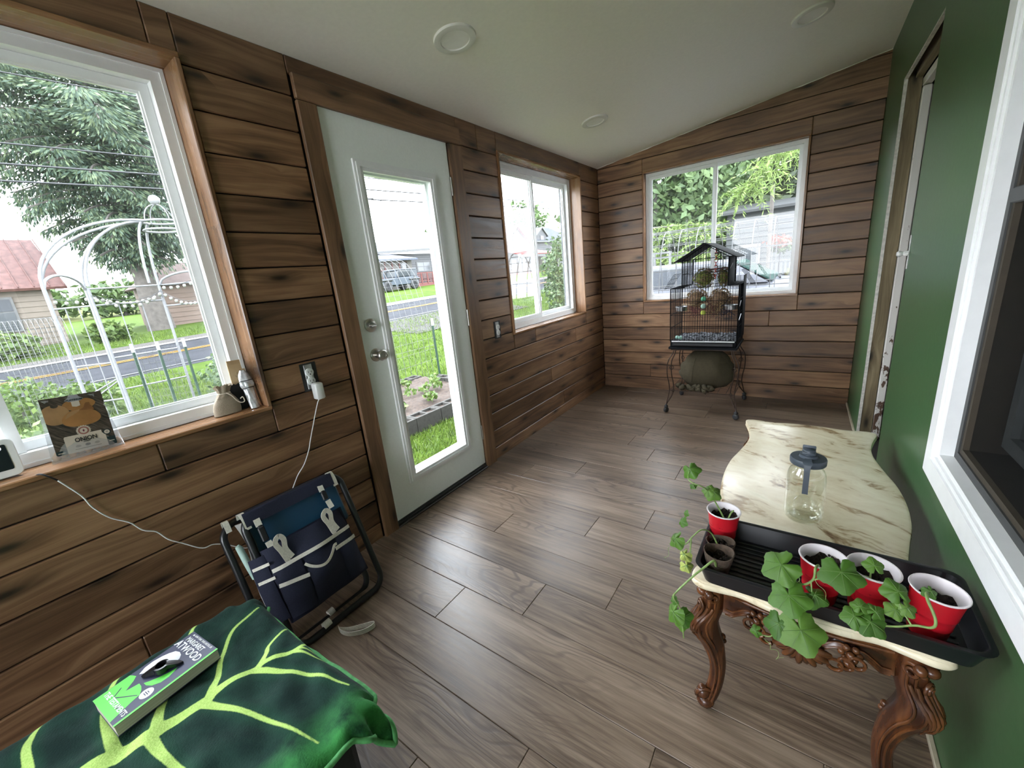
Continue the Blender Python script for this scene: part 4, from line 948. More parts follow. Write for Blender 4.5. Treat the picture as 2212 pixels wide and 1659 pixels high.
# soft olive sack under the cage
def sackf(u, v):
    a = 2*PI*v; ph = PI*(u-.5)
    x = .205*abs(math.cos(ph))**.6*math.cos(a); y = .15*abs(math.cos(ph))**.6*math.sin(a); z = .155*math.sin(ph)
    n = .013*math.sin(3*a+2*u*5)+.010*math.sin(7*a-6*u)+.009*math.sin(11*a+13*u)+.006*math.sin(17*a-23*u)
    k = 1+n*4*(.3+u*.3)
    z = z*(1 if z < 0 else 1.05) + (.012*math.sin(9*a) if u < .2 else 0)
    return (1.105+x*k*(1.08 if z < -.02 else 1.0)-.02*(z > .05)*math.cos(a), 3.61+y*k, .355+z)
M_SACK = plain('olive_cloth', (.055, .044, .023), .95, .12, 60, .2)
t = thing('cloth_bundle', 'bulging olive cloth bundle resting on the lower wire shelf of the stand', 'bundle', (1.1, 3.61, .2))
m = MB(); m.grid(sackf, 26, 44); m.build('bulge', M_SACK, t, 180)
m = MB(); m.tube([(1.04, 3.472, .47), (1.025, 3.455, .40), (1.02, 3.452, .33), (1.015, 3.458, .27)], .004, 6); m.build('seam', M_SACK, t, 60)
m = MB()
P = [(.905+.27*q/22, 3.455+.02*math.sin(q*1.3), .222+.012*math.sin(q*1.9)) for q in range(23)]; m.tube(P, [.020+.006*math.sin(q*2.3) for q in range(23)], 10)
P = [(.99+.15*q/12, 3.437+.01*math.sin(q*1.7), .212+.006*math.sin(q*2.1)-.012*(q > 9)) for q in range(13)]; m.tube(P, [.016+.004*math.sin(q*1.9) for q in range(13)], 10)
m.build('ruffled_edge', M_SACK, t, 180)
# ------------------------------------------------------------------ folded garden kneeler with a tool bag, leaning on the wall
M_NAVY = plain('navy_canvas', (.011, .014, .036), .85, .15, 200, .15); M_BLUE = plain('blue_vinyl', (.010, .055, .115), .42, .12, 12); M_WEB = plain('off_white_webbing', (.74, .71, .63), .8, .1, 150, .2); M_TUBE = plain('black_steel_tube', (.010, .011, .013), .3, .1)
kd_, kn, kA = Vector((.349, 0, -.937)), Vector((.937, 0, .349)), Vector((.12, 0, .51))
def K(u, v, off=0.0): return kA+kd_*v+kn*off+Vector((0, u, 0))
kn_t = thing('garden_kneeler', 'folded black tube garden kneeler with a navy tool bag leaning on the wood wall', 'kneeler', (.25, .6, 0))
def loop(u0, u1, v0, v1, off, r=.055):
    P = []
    for cu, cv, a0 in ((u1-r, v1-r, 0), (u0+r, v1-r, PI/2), (u0+r, v0+r, PI), (u1-r, v0+r, 1.5*PI)):
        P += [K(cu+r*math.cos(a0+PI/2*k/7), cv+r*math.sin(a0+PI/2*k/7), off) for k in range(8)]
    m = MB(); m.tube(P, .0125, 12, True); return m
loop(.425, .812, -.003, .530, .0).build('leg_frame', M_TUBE, kn_t, 60); loop(.372, .782, .004, .527, -.070).build('leg_frame', M_TUBE, kn_t, 60)
def kbox(m, u0, u1, v0, v1, o0, o1, c=.003):
    m.T = frame(tuple(K(0, 0, 0)), (0, 1, 0), tuple(kd_), tuple(kn)); m.box(u0, u1, v0, v1, o0, o1, c); m.T = None
m = MB(); kbox(m, .432, .79, .012, .20, -.050, -.006, .008); m.build('seat_pad', M_BLUE, kn_t)
m = MB(); m.grid(lambda a, b: K(lerp(.430, .775, a), -.002+.022*math.cos(PI*(b*1.15+.0))*-.9 if False else lerp(-.016, .036, max(0, (b-.5)*2))+(-.0 if b > .5 else .05*(1-2*b)*0), (.017 if b > .5 else .017*math.sin(PI*(b-.0))-.10*(1-2*b))+.004*math.sin(9*a)*math.sin(PI*b)), 24, 12); m.build('top_cover', M_NAVY, kn_t, 180)
m = MB(); m.grid(lambda a, b: K(lerp(.415, .432, a)+.010*math.sin(PI*b), lerp(.015, .180, b), -.003-.05*(1-a)), 3, 12); m.build('foam_edge', plain('grey_white_foam', (.36, .36, .33), .8), kn_t, 180)
def ribbon(pts, w, wd, mat, name, parent, th=.0018):
    """flat strap through pts, width along wd"""
    P = catmull(pts, 5); m = MB(); rs = []
    wd = Vector(wd).normalized()
    for i, p in enumerate(P):
        t = (P[min(i+1, len(P)-1)]-P[max(i-1, 0)]).normalized(); s = (wd-t*wd.dot(t)).normalized()*w/2; n = t.cross(s).normalized()*th/2
        rs.append([tuple(p-s-n), tuple(p+s-n), tuple(p+s+n), tuple(p-s+n)])
    m.loft(rs); return m.build(name, mat, parent, 60)
U = (0, 1, 0)
for u in (.436, .782): ribbon([K(u, .045, .010), K(u-.002, .01, .016), K(u-.004, -.016, .008), K(u-.006, -.018, -.01), K(u-.006, .0, -.018)], .020, U, M_WEB, 'corner_strap', kn_t)
for u in (.394, .752): ribbon([K(u, .03, -.055), K(u, -.008, -.055), K(u, -.012, -.075), K(u, .01, -.085)], .018, U, M_WEB, 'corner_strap', kn_t)
for u, v0, v1 in ((.466, .022, .150), (.716, .012, .118)):
    ribbon([K(u, v0, .018), K(u, v0+.028, .020)], .022, U, M_WEB, 'buckle_strap', kn_t); ribbon([K(u+.004, v1-.035, .024), K(u+.006, v1, .030)], .022, U, M_WEB, 'buckle_strap', kn_t)
    m = MB(); kbox(m, u-.010, u+.012, v0+.032, v1-.040, .016, .027, .003); kbox(m, u-.006, u+.008, v0+.026, v0+.034, .016, .024, .002); b = m.build('buckle', M_BLACK, kn_t)
# the bag: bulging pouch with a gusset on its left
def bagf(off):
    def f(a, b):
        u = lerp(.438, .748+.016*b, a); v = lerp(.135, .425, b)
        bul = .045*math.sin(PI*min(1, max(0, a)))**.5*math.sin(PI*(.15+.8*b))**.7+.004*math.sin(12*a+5*b)+.003*math.sin(20*b+3*a)
        return K(u, v, off+bul)
    return f
m = MB(); m.grid(bagf(.022), 30, 24); m.grid(lambda a, b: K(lerp(.438, .764, a), lerp(.135, .425, b), .008), 2, 2); m.grid(lambda a, b: K(.438, lerp(.135, .425, b), lerp(.008, .022, a)), 2, 10); m.grid(lambda a, b: K(lerp(.748, .764, b), lerp(.135, .425, b), lerp(.008, .022, a)), 2, 10); m.grid(lambda a, b: K(lerp(.438, .764, a), .425, lerp(.008, .024, b)), 10, 2)
bag = m.build('tool_bag', M_NAVY, kn_t, 60)
m = MB(); m.grid(lambda a, b: K(lerp(.396, .44, a)-.004*math.sin(PI*b), lerp(.15, .40, b), lerp(-.005, .03, a)+.008*math.sin(PI*a)), 6, 16); m.build('bag_side_pocket', M_NAVY, bag, 180)
bf = bagf(.024)
def on_bag(u, v, e=.0): 
    b = (v-.135)/.29; a = (u-.438)/(.31+.016*b); return bf(a, b)+kn*e
VD = tuple(kd_)
ribbon([on_bag(u, .217, .0105) for u in np.linspace(.440, .747, 14)], .014, VD, M_WEB, 'trim_tape', bag)
ribbon([on_bag(u, .276+.016*(u-.443)/.09, .0165) for u in np.linspace(.440, .535, 6)], .014, VD, M_WEB, 'trim_tape', bag)
ribbon([on_bag(u, .264, .0165) for u in np.linspace(.655, .752, 6)], .014, VD, M_WEB, 'trim_tape', bag)
ribbon([K(u, .186, lerp(.007, .046, (u-.396)/.044)) for u in np.linspace(.396, .440, 5)], .011, VD, M_WEB, 'trim_tape', bag); ribbon([K(u, .240, lerp(.007, .048, (u-.396)/.044)) for u in np.linspace(.396, .440, 5)], .011, VD, M_WEB, 'trim_tape', bag)
m = MB(); m.grid(lambda a, b: on_bag(lerp(.538, .660, a), lerp(.236, .250+.040*math.sin(PI*min(1, a*1.12))**.8, b), .010+.012*b*math.sin(PI*a)), 16, 6); m.build('pocket_flap', M_NAVY, bag, 180)
ribbon([on_bag(lerp(.532, .664, a), .247+.040*math.sin(PI*min(1, a*1.12))**.8, .020+.004*math.sin(PI*a)) for a in np.linspace(0, 1, 12)], .010, VD, M_WEB, 'trim_tape', bag)
m = MB(); m.grid(lambda a, b: on_bag(lerp(.536, .668, a), lerp(.272, .405, b), .010+.014*math.sin(PI*a)*math.sin(PI*(.2+.8*b))), 14, 10); m.build('front_pocket', M_NAVY, bag, 180)
for u0, u1 in ((.443, .532), (.672, .748)):
    m = MB(); m.grid(lambda a, b: on_bag(lerp(u0, u1, a), lerp(.270, .41, b), .006+.009*math.sin(PI*a)), 10, 10); m.build('front_pocket', M_NAVY, bag, 180)
    m = MB(); m.grid(lambda a, b: on_bag(lerp(u0, u1, a), lerp(.214, .285, b), .003+.006*math.sin(PI*a)), 10, 4); m.build('small_pocket', M_NAVY, bag, 180)
for u, du in ((.488, .018), (.674, .018)):
    ribbon([K(u+.008, .215, .055), K(u-.002, .165, .062), K(u-.012, .128, .068), K(u+.004, .110, .070), K(u+du, .128, .066), K(u+du-.004, .165, .060), K(u+du+.008, .205, .056)], .018, (0, .9, -.3), M_WEB, 'carry_handle', bag)
ribbon([Vector((.345, .565, .006)), Vector((.385, .585, .008)), Vector((.425, .622, .012)), Vector((.452, .650, .013)), Vector((.462, .640, .013)), Vector((.450, .605, .013)), Vector((.410, .570, .012)), Vector((.372, .560, .012)), Vector((.345, .565, .014))], .020, (0, 0, 1), M_WEB, 'loop_strap', kn_t)
m = MB(); m.tube([K(.560, .516, .0), K(.530, .519, .0)], .0145, 12); m.build('strap_sleeve', M_WEB, kn_t, 60)
m = MB(); m.tube([K(.610, .512, -.07), K(.585, .515, -.07)], .0145, 12); m.build('strap_sleeve', M_WEB, kn_t, 60)
t = thing('trowel', 'mint handled garden trowel tucked behind the tool bag frame', 'trowel', tuple(K(.395, .25, -.03)))
m = MB(); m.tube([K(.392, .085, -.03), K(.396, .095, -.03), K(.400, .16, -.03), K(.404, .22, -.03)], [.008, .011, .0115, .010], 12); m.build('handle', plain('mint_grip', (.42, .58, .52), .5), t, 60)
m = MB(); m.tube([K(.404, .22, -.03), K(.408, .28, -.028), K(.412, .36, -.028)], [.006, (.006, .02), (.004, .024)], 10); m.build('blade', M_STEEL, t, 60)

# ------------------------------------------------------------------ ottoman under a leaf blanket
t = thing('ottoman', 'dark upholstered ottoman hidden beneath the green leaf blanket', 'ottoman', (.71, -.15, 0))
M_CHAR = plain('charcoal_fabric', (.02, .02, .022), .9, .2, 120)
m = MB(); m.box(.42, .985, -.61, .280, .05, .34, .015); m.build('body', M_CHAR, t); m = MB(); m.box(.41, 1.0, -.625, .292, .345, .374, .012); m.build('lid', M_CHAR, t)
for x in (.45, .955):
    for y in (-.58, .255): m = MB(); m.lathe([(.016, 0), (.020, .052)], 14, (x, y, 0)); m.build('foot', M_BLACK, t, 60)
VN = {'mid': ([(.60, -.34), (.615, -.18), (.624, -.071), (.632, -.035), (.652, .018), (.653, .045), (.666, .112), (.662, .138), (.683, .212), (.684, .232), (.722, .298), (.721, .331)], .024, .004),
 'b1': ([(.640, -.035), (.565, -.034), (.512, -.031), (.462, -.019), (.418, -.006), (.38, .015), (.36, .04)], .012, .004), 'b2': ([(.615, -.17), (.56, -.152), (.502, -.147), (.44, -.143), (.398, -.131), (.36, -.105)], .013, .004),
 'b3': ([(.651, .027), (.592, .05), (.49, .102), (.405, .158), (.355, .204)], .012, .003), 'b4': ([(.660, .125), (.620, .152), (.566, .182), (.497, .238), (.463, .314)], .010, .0025), 'b5': ([(.683, .222), (.66, .25), (.639, .267), (.62, .329)], .009, .003),
 'b6': ([(.722, .30), (.74, .318), (.76, .336)], .004, .002), 'b6b': ([(.715, .288), (.76, .312), (.822, .341)], .005, .002), 'b7': ([(.683, .208), (.73, .236), (.819, .280), (.927, .319)], .009, .0025), 'b8': ([(.665, .105), (.70, .122), (.757, .145), (.857, .178), (.990, .208)], .011, .002),
 'b9': ([(.655, .015), (.69, .017), (.726, .021), (.79, .032), (.88, .05), (.96, .07)], .013, .003), 'b10': ([(.62, -.12), (.70, -.13), (.82, -.13), (.95, -.12)], .013, .003), 'b11': ([(.60, -.30), (.5, -.30), (.36, -.26)], .013, .003)}
segs = []
for P, w0, w1 in VN.values():
    Q = catmull([(x, y, 0) for x, y in P], 6); n = len(Q)-1
    for i in range(n): segs.append((Q[i].x, Q[i].y, Q[i+1].x, Q[i+1].y, lerp(w0, w1, (i/n)**.8), lerp(w0, w1, ((i+1)/n)**.8)))
SG = np.array(segs)
nx, ny = 170, 216
lx = np.interp
Y = np.linspace(-.66, .345+.035, ny+1); XU = np.linspace(0, 1, nx+1)
yl = [-.70, -.176, -.109, -.049, .013, .05, .102, .199, .288, .36, .45]; xl = [.366, .366, .362, .364, .369, .362, .354, .354, .366, .385, .40]
aa = np.zeros((nx+1, ny+1)); bb = np.zeros_like(aa)
for j, y in enumerate(Y):
    x0 = lx(y, yl, xl); x1 = 1.043+.006*math.sin(23*y+.6)+.055*max(0, (y-.24)/.14)**1.5 if y > .24 else 1.043+.006*math.sin(23*y+.6)
    aa[:, j] = x0+(x1-x0)*XU; bb[:, j] = y
rx0, rx1, ry1, rr = .40, 1.008, .300, .05                             # top of the ottoman (rounded far corners)
dx = np.where(aa < rx0+rr, aa-(rx0+rr), np.where(aa > rx1-rr, aa-(rx1-rr), 0)); dy = np.where(bb > ry1-rr, bb-(ry1-rr), 0)
dist = np.hypot(dx, dy); dd = np.maximum(dist-rr, 0); ux = np.where(dist > 1e-6, dx/np.maximum(dist, 1e-6), 0); uy = np.where(dist > 1e-6, dy/np.maximum(dist, 1e-6), 0)
q = .035; th = np.minimum(dd/q, 1.25); out = np.where(dd > 0, q*np.sin(th)+np.maximum(dd-q*1.25, 0)*math.cos(1.25), 0); drop = np.where(dd > 0, q*(1-np.cos(th))+np.maximum(dd-q*1.25, 0)*math.sin(1.25), 0)
cxp, cyp = aa-dx, bb-dy
px = cxp+ux*(np.minimum(dist, rr)+out); py = cyp+uy*(np.minimum(dist, rr)+out)
ang = np.arctan2(uy, ux); wav = np.minimum(dd/.06, 1)
fold = .012*np.sin(ang*9+bb*16+aa*6)*wav
px += ux*fold; py += uy*fold
pz = .388-drop+.0035*np.sin(aa*31+bb*17)*np.sin(bb*27-aa*9)+.0025*np.sin(aa*60+3*np.sin(bb*22))+.002*np.sin(bb*75+aa*20)
pz += .012*np.exp(-((aa-.97)**2+(bb-.17)**2)/.0022)
vs = np.stack([px, py, pz], -1).reshape(-1, 3)
A = aa.reshape(-1); Bq = bb.reshape(-1); best = np.full(A.shape, 1.0)
for x0, y0_, x1, y1_, w0, w1 in SG:
    ex, ey = x1-x0, y1_-y0_; L2 = ex*ex+ey*ey+1e-12; tt = np.clip(((A-x0)*ex+(Bq-y0_)*ey)/L2, 0, 1)
    best = np.minimum(best, np.hypot(A-x0-ex*tt, Bq-y0_-ey*tt)-(w0+(w1-w0)*tt))
idx = np.arange((nx+1)*(ny+1)).reshape(nx+1, ny+1)
fs = np.stack([idx[:-1, :-1], idx[1:, :-1], idx[1:, 1:], idx[:-1, 1:]], -1).reshape(-1, 4)
me = bpy.data.meshes.new('leaf_blanket'); me.from_pydata(vs.tolist(), [], fs.tolist())
at = me.attributes.new('vein', 'FLOAT', 'POINT'); at.data.foreach_set('value', best.astype(np.float32))
rim = np.maximum(np.clip((A-.90)/.13, 0, 1)*np.clip((Bq+.1)/.25, 0, 1), np.clip((rx0-.018-A)/.03, 0, 1))
at = me.attributes.new('rim', 'FLOAT', 'POINT'); at.data.foreach_set('value', rim.astype(np.float32))
me.polygons.foreach_set('use_smooth', [True]*len(fs))
def plush():
    g = G('leaf_plush'); v = g.coord(rand=False); n = g.noise(v, 14, 4, .6); f = g.noise(v, 260, 2)
    ve = g.n('Attribute', _o=2, _attribute_name='vein'); ri = g.n('Attribute', _o=2, _attribute_name='rim')
    dark = g.mix(g.rng(n, .35, .68), (.003, .016, .013), (.013, .042, .030))
    dark = g.mix(g.math('MULTIPLY', g.rng(ri, .1, .9), g.rng(n, .3, .6)), dark, (.045, .24, .06))
    dark = g.mix(g.rng(ve, .0, .02, .25, 0), dark, (.02, .11, .05))
    k = g.rng(g.math('ADD', ve, g.math('MULTIPLY', g.math('SUBTRACT', f, .5), .003)), -.0012, .0012, 1, 0)
    c = g.mix(k, dark, g.mix(g.rng(f, .3, .7), (.36, .56, .13), (.50, .68, .20)))
    g.bump(f, .35, .004)
    return g.fin(c, .85, Sheen_Weight=.06, Sheen_Roughness=.4, Specular_IOR_Level=.15)
me.materials.append(plush()); o = link('leaf_blanket', me); tag(o, 'dark green plush blanket with lime leaf veins draped over the ottoman', 'blanket')
md = o.modifiers.new('thickness', 'SOLIDIFY'); md.thickness = .006; md.offset = -1
hm = MB(); P = [tuple(vs[idx[nx, j]]) for j in range(0, ny+1, 2)]+[tuple(vs[idx[i, ny]]) for i in range(nx, -1, -2)]
hm.tube(P, .0065, 6); hm.build('rolled_hem', plain('green_hem', (.09, .34, .11), .8, .3, 60), o, 180)

# ------------------------------------------------------------------ paperback and a thumb page holder
BZ = .394; e1 = Vector((.1268, .0135, 0)).normalized(); e2 = Vector((-e1.y, e1.x, 0)); bo = Vector((.4695, -.0365, BZ)); bw, bh, bt = .1275, .2025, .029
BT = frame(tuple(bo), tuple(e1), tuple(e2), (0, 0, 1))
t = thing('paperback_book', 'thick navy and bright green paperback lying face up on the leaf blanket', 'book', tuple(bo+e1*.06+e2*.1))
M_COVN = plain('navy_book_cover', (.030, .034, .075), .4, .04); M_COVG = plain('bright_green_print', (.12, .66, .075), .42, .04); M_PRW = plain('white_print', (.72, .72, .74), .45, .03)
m = MB(); m.T = BT; m.box(.001, bw-.0015, .001, bh-.001, .001, bt-.001); g = G('page_block'); v = g.coord(1, 1, 420, rand=False); pn = g.noise(v, 2.5, 3); pg = g.fin(g.mix(g.rng(pn, .35, .65), (.36, .33, .27), (.58, .55, .48)), .9); m.build('page_block', pg, t)
m = MB(); m.T = BT; m.box(0, bw, 0, bh, bt-.001, bt); m.box(0, bw, 0, bh, 0, .001); m.box(-.001, .0004, 0, bh, 0, bt); cov = m.build('cover', M_COVN, t)
def flat(poly, z, mat, T, parent, name, sx=1, sy=1, th=.00025):
    m = MB(); m.T = T; m.prism([(x*sx, y*sy) for x, y in poly], z, z+th); return m.build(name, mat, parent)
flat([(.955, 0), (1, 0), (1, 1), (.955, 1)], bt, M_COVG, BT, cov, 'print_shape', bw, bh)
flat([(.144, .389), (.07, .46), (.055, .54), (.09, .63), (.14, .69), (.21, .742), (.32, .76), (.42, .748), (.49, .715), (.53, .66), (.40, .55), (.27, .449)], bt, M_PRW, BT, cov, 'print_shape', bw, bh)
flat([(.468, .364), (.57, .365), (.68, .395), (.765, .46), (.775, .54), (.74, .60), (.695, .64), (.66, .56), (.60, .48), (.53, .41)], bt, M_COVG, BT, cov, 'print_shape', bw, bh)
flat([(0, 0), (.83, 0), (.72, .20), (.69, .28), (.60, .315), (.50, .335), (.395, .338), (.34, .225), (.22, .32), (.139, .362), (.05, .345), (0, .33)], bt, M_COVG, BT, cov, 'print_shape', bw, bh)
m = MB(); m.T = BT @ Matrix.Translation((.775*bw, .325*bh, bt)); m.lathe([(.0135, 0), (.0135, .0004), (0, .0004)], 28); m.build('round_sticker', M_PRW, cov)
for k, w in ((1, .35), (0, .6), (-1, .45)): flat([(.775-.09*w, .322+k*.018), (.775+.09*w, .322+k*.018), (.775+.09*w, .330+k*.018), (.775-.09*w, .330+k*.018)], bt+.0004, M_COVN, BT, cov, 'print_mark', bw, bh)
flat([(.17, .215), (.185, .22), (.30, .13), (.29, .12)], bt+.0003, M_COVN, BT, cov, 'print_mark', bw, bh); flat([(.30, .13), (.66, .27), (.665, .262), (.31, .118)], bt+.0003, M_COVN, BT, cov, 'print_mark', bw, bh)
TX = lambda s, u: BT @ Matrix.Translation((s*bw, u*bh, bt+.0006))
text('#1 NEW YORK TIMES BESTSELLER', .0066, M_PRW, cov, TX(.48, .972), xs=.96); text('MARGARET', .0170, M_PRW, cov, TX(.41, .905), xs=.92); text('ATWOOD', .0250, M_PRW, cov, TX(.45, .815), xs=.98); text('THE TESTAMENTS', .0150, M_PRW, cov, TX(.49, .105), xs=.90)
hc = BT @ Matrix.Translation((.50*bw, .545*bh, bt+.0008)) @ Matrix.Rotation(-.12, 4, 'Z') @ Matrix.Rotation(-.0, 4, 'X')
t = thing('page_holder', 'small black thumb page holder with a finger hole lying on the paperback', 'page holder', tuple(hc.translation))
m = MB(); m.T = hc @ Matrix.Rotation(PI/2-.55, 4, 'Z'); N = 40; ro = []; ri = []
for k in range(N):
    a = 2*PI*k/N; r = .0155+.0265*math.exp(-((min(a, 2*PI-a))/.30)**2)+.0265*math.exp(-((a-PI)/.30)**2); ro.append((r*math.cos(a), r*math.sin(a)*(1 if abs(math.cos(a)) < .8 else .9))); ri.append((.0112*math.cos(a), .0112*math.sin(a)))
vsr = [(x, y, 0 if abs(x) > .024 else .0015) for x, y in ro]+[(x, y, .0165-.011*min(1, max(0, (abs(x)-.012)/.028))) for x, y in ro]+[(x, y, .017) for x, y in ri]+[(x, y, .0) for x, y in ri]; fr_ = []
for k in range(N):
    l = (k+1) % N
    for a in range(4): b = (a+1) % 4; fr_.append((a*N+k, a*N+l, b*N+l, b*N+k))
m.add(vsr, fr_); m.build('holder_body', plain('glossy_black_resin', (.010, .010, .012), .18), t, 30)

# ------------------------------------------------------------------ on the window sill
SZ = .8572
cb = Vector((-.062, .0865, .875)); ce1 = Vector((-.004, .1330, -.009)).normalized(); ce2 = Vector((-.20, .010, .98)).normalized(); ce2 = (ce2-ce1*ce1.dot(ce2)).normalized(); ce3 = ce1.cross(ce2)
CT = frame(tuple(cb), tuple(ce1), tuple(ce2), tuple(ce3)); cw, ch = .134, .176
t = thing('onion_set_packet', 'seed packet card with onions pictured and a clear bag behind, on the left window sill', 'packet', (-.07, .15, SZ))
g = G('printed_dark_wood'); v = g.coord(1, 1, 1, rand=False); n = g.noise(g.n('VectorMath', _operation='MULTIPLY', i0=g.n('VectorRotate', _rotation_type='X_AXIS', Vector=v, Angle=.8), i1=(40, 30, 260)), 1.0, 4); M_PW = g.fin(g.ramp(n, [(.35, (.020, .016, .013)), (.55, (.085, .068, .052)), (.7, (.17, .14, .115))]), .4)
m = MB(); m.T = CT; m.prism([(0, .004), (.004, 0), (cw-.002, 0), (cw, .003), (cw, ch), (0, ch)], -.0008, 0); card = m.build('card', M_PW, t)
M_ON = plain('printed_onion_gold', (.34, .165, .055), .45, .18, 25); M_ON2 = plain('printed_onion_pale', (.37, .215, .10), .45, .2, 25); M_CRM = plain('printed_cream', (.56, .50, .42), .5, .03); M_TEAL = plain('printed_dark_teal', (.010, .028, .035), .45); M_INK = plain('printed_ink', (.02, .02, .022), .5)
def ell(cx, cy, rx, ry, n=28, sq=1.0): return [(cx+rx*math.cos(2*PI*k/n), cy+ry*math.sin(2*PI*k/n)) for k in range(n)]
FX = lambda P, z, mt, nm='print_shape': flat(P, z, mt, CT, card, nm, cw, ch, .0002)
FX([p for p in ell(.585, .822, .27, .105)], 0, M_ON); FX([(max(0, x), y) for x, y in ell(.17, .70, .235, .175)], .0001, M_ON2); FX(ell(.20, .855, .06, .035), .0002, M_PW)
FX([(.557+.318*math.cos(t_), .56+(.155+.03*math.sin(t_))*math.sin(t_)) for t_ in np.linspace(0, 2*PI, 41)[:-1]], .0003, M_ON); FX([(.30, .60), (.36, .68), (.47, .725), (.57, .735), (.55, .70), (.46, .66)], .0005, M_ON2); FX([(.55, .715), (.64, .755), (.675, .815), (.70, .835), (.755, .83), (.755, .78), (.80, .725), (.80, .69)], .0006, plain('printed_onion_neck', (.22, .10, .035), .45, .2, 40))
FX([(.18, 0), (.85, 0), (.85, .20), (.80, .25), (.80, .30), (.20, .30), (.18, .28)], .0007, M_CRM); FX([(0.02, .0), (.175, 0), (.175, .075), (0, .075), (0, .02)], .0006, M_TEAL); FX([(.855, 0), (.99, 0), (1, .02), (1, .15), (.855, .15)], .0006, M_TEAL)
FX([(.522+(.118+.008*math.cos(18*a))*math.cos(a), .352+(.118+.008*math.cos(18*a))*math.sin(a)*cw/ch) for a in np.linspace(0, 2*PI, 73)[:-1]], .0009, M_CRM); FX(ell(.522, .352, .09, .09*cw/ch), .0011, plain('printed_plum_ring', (.30, .12, .10), .5)); FX(ell(.522, .352, .062, .062*cw/ch), .0013, M_CRM); FX([(.522, .325), (.545, .36), (.53, .362), (.522, .385), (.514, .362), (.499, .36)], .0015, plain('printed_plum', (.16, .02, .06), .5))
FX(ell(.885, .245, .068, .068*cw/ch), .0009, M_TEAL); FX(ell(.885, .245, .048, .048*cw/ch), .0011, M_CRM)
FX([(.37, .915), (.44, .96), (.46, 1.0), (.60, 1.0), (.62, .96), (.69, .915), (.62, .885), (.44, .885)], .0009, plain('printed_badge_grey', (.30, .30, .33), .5)); FX([(.47, .80), (.60, .80), (.60, .885), (.47, .885)], .0009, M_CRM); FX([(.47, .80), (.535, .785), (.60, .80)], .0009, M_CRM)
TC = lambda s, u: CT @ Matrix.Translation((s*cw, u*ch, .0012))
text('ONION', .0185, M_INK, card, TC(.522, .205), xs=.78); text('SWEET', .005, M_INK, card, TC(.522, .155)); text('PLATINUM', .0078, M_TEAL, card, TC(.53, .912), xs=.95)
for k in (-1, 0, 1): FX(ell(.522+k*.155, .10, .045, .022), .0009, M_INK if k == 0 else plain('printed_grey', (.28, .25, .22), .5) if k < 0 else bpy.data.materials['printed_grey'])
FX([(.30, .045), (.74, .045), (.74, .053), (.30, .053)], .0009, M_INK); FX([(.03, .03), (.14, .03), (.14, .042), (.03, .042)], .0009, M_CRM); FX([(.88, .065), (.97, .065), (.97, .078), (.88, .078)], .0009, M_CRM)
FX([(.865, .25), (.905, .25), (.905, .256), (.865, .256)], .0014, M_INK); FX([(.87, .235), (.90, .235), (.90, .241), (.87, .241)], .0014, M_INK)
def plastic():
    g = G('clear_plastic_bag'); lw = g.n('LayerWeight', _o=1, Blend=.5); tr = g.n('BsdfTransparent', Color=(.96, .97, .98)); gl = g.n('BsdfAnisotropic', Roughness=.18, Color=(1, 1, 1)); df = g.n('BsdfDiffuse', Color=(.75, .76, .78))
    a = g.n('MixShader', i0=.25, i1=tr, i2=df); g.nt.links.new(g.n('MixShader', i0=g.math('ADD', g.math('MULTIPLY', g.math('POWER', lw, 3.0), .6), .10), i1=a, i2=gl), g.out.inputs[0]); return g.mat
M_BAG = plastic()
def bagw(a, b):
    s = lerp(-.10+.07*b, 1.135-.17*b, a); bul = .034*math.sin(PI*a)**.6*(1-b)**.8+.004*math.sin(17*a+9*b)
    return CT @ Vector((s*cw, b*ch*.97-.024*(1-b), -.002-bul))
m = MB(); m.grid(bagw, 18, 14); m.grid(lambda a, b: CT @ Vector((lerp(-.10+.07*b, 1.135-.17*b, a)*cw, b*ch*.97-.024*(1-b)*1, -.0015+(.010*math.sin(PI*a)*(1-b)**4))), 12, 8); m.build('clear_bag', M_BAG, t, 180)
for k in range(9):
    s = -.02+.135*k; c = CT @ Vector((min(max(s, 0), 1.05)*cw, .006+.004*(k % 2), -.014)); c.z = SZ+.0125+.003*(k % 2)
    m = MB(); m.lathe([(0, -.011), (.006, -.010), (.0105, -.003), (.0095, .004), (.004, .010), (.0012, .016), (0, .017)], 12, tuple(c)); o = m.build('onion_bulb', plain('onion_skin', (.42, .27, .17), .5, .25, 60) if k == 0 else bpy.data.materials['onion_skin'], None, 60); tag(o, 'small onion bulb in the bottom of the clear bag on the sill', 'onion', 'onion bulbs in the bag')
# linen pouch, dark pouch, envelope, silver packet
M_LINEN = plain('beige_linen', (.32, .265, .20), .95, .1, 300, .3)
t = thing('linen_pouch', 'small beige linen drawstring pouch on the left window sill', 'pouch', (-.06, .54, SZ))
def pouch(a, b):
    an = 2*PI*a; w = [.046, .047, .046, .043, .036, .026, .019, .022, .027][min(8, int(b*8))]; w2 = [.046, .047, .046, .043, .036, .026, .019, .022, .027][min(8, int(b*8)+1)]; w = lerp(w, w2, b*8-int(b*8)); d = w*(.50-.18*b) if b < .6 else w*.6
    pl = (.12*math.sin(7*an+b*4)*max(0, (b-.45)/.3) if b > .45 else .02*math.sin(3*an)); r = 1+pl
    sq = (abs(math.cos(an))**.7*math.copysign(1, math.cos(an)), abs(math.sin(an))**.9*math.copysign(1, math.sin(an)))
    return (-.063+d*r*sq[1]-.010*b, .540+w*r*sq[0]+.010*b, SZ+.002+.108*b+(.004*math.sin(5*an) if b > .9 else 0))
m = MB(); m.grid(pouch, 44, 24); m.build('pouch_body', M_LINEN, t, 180)
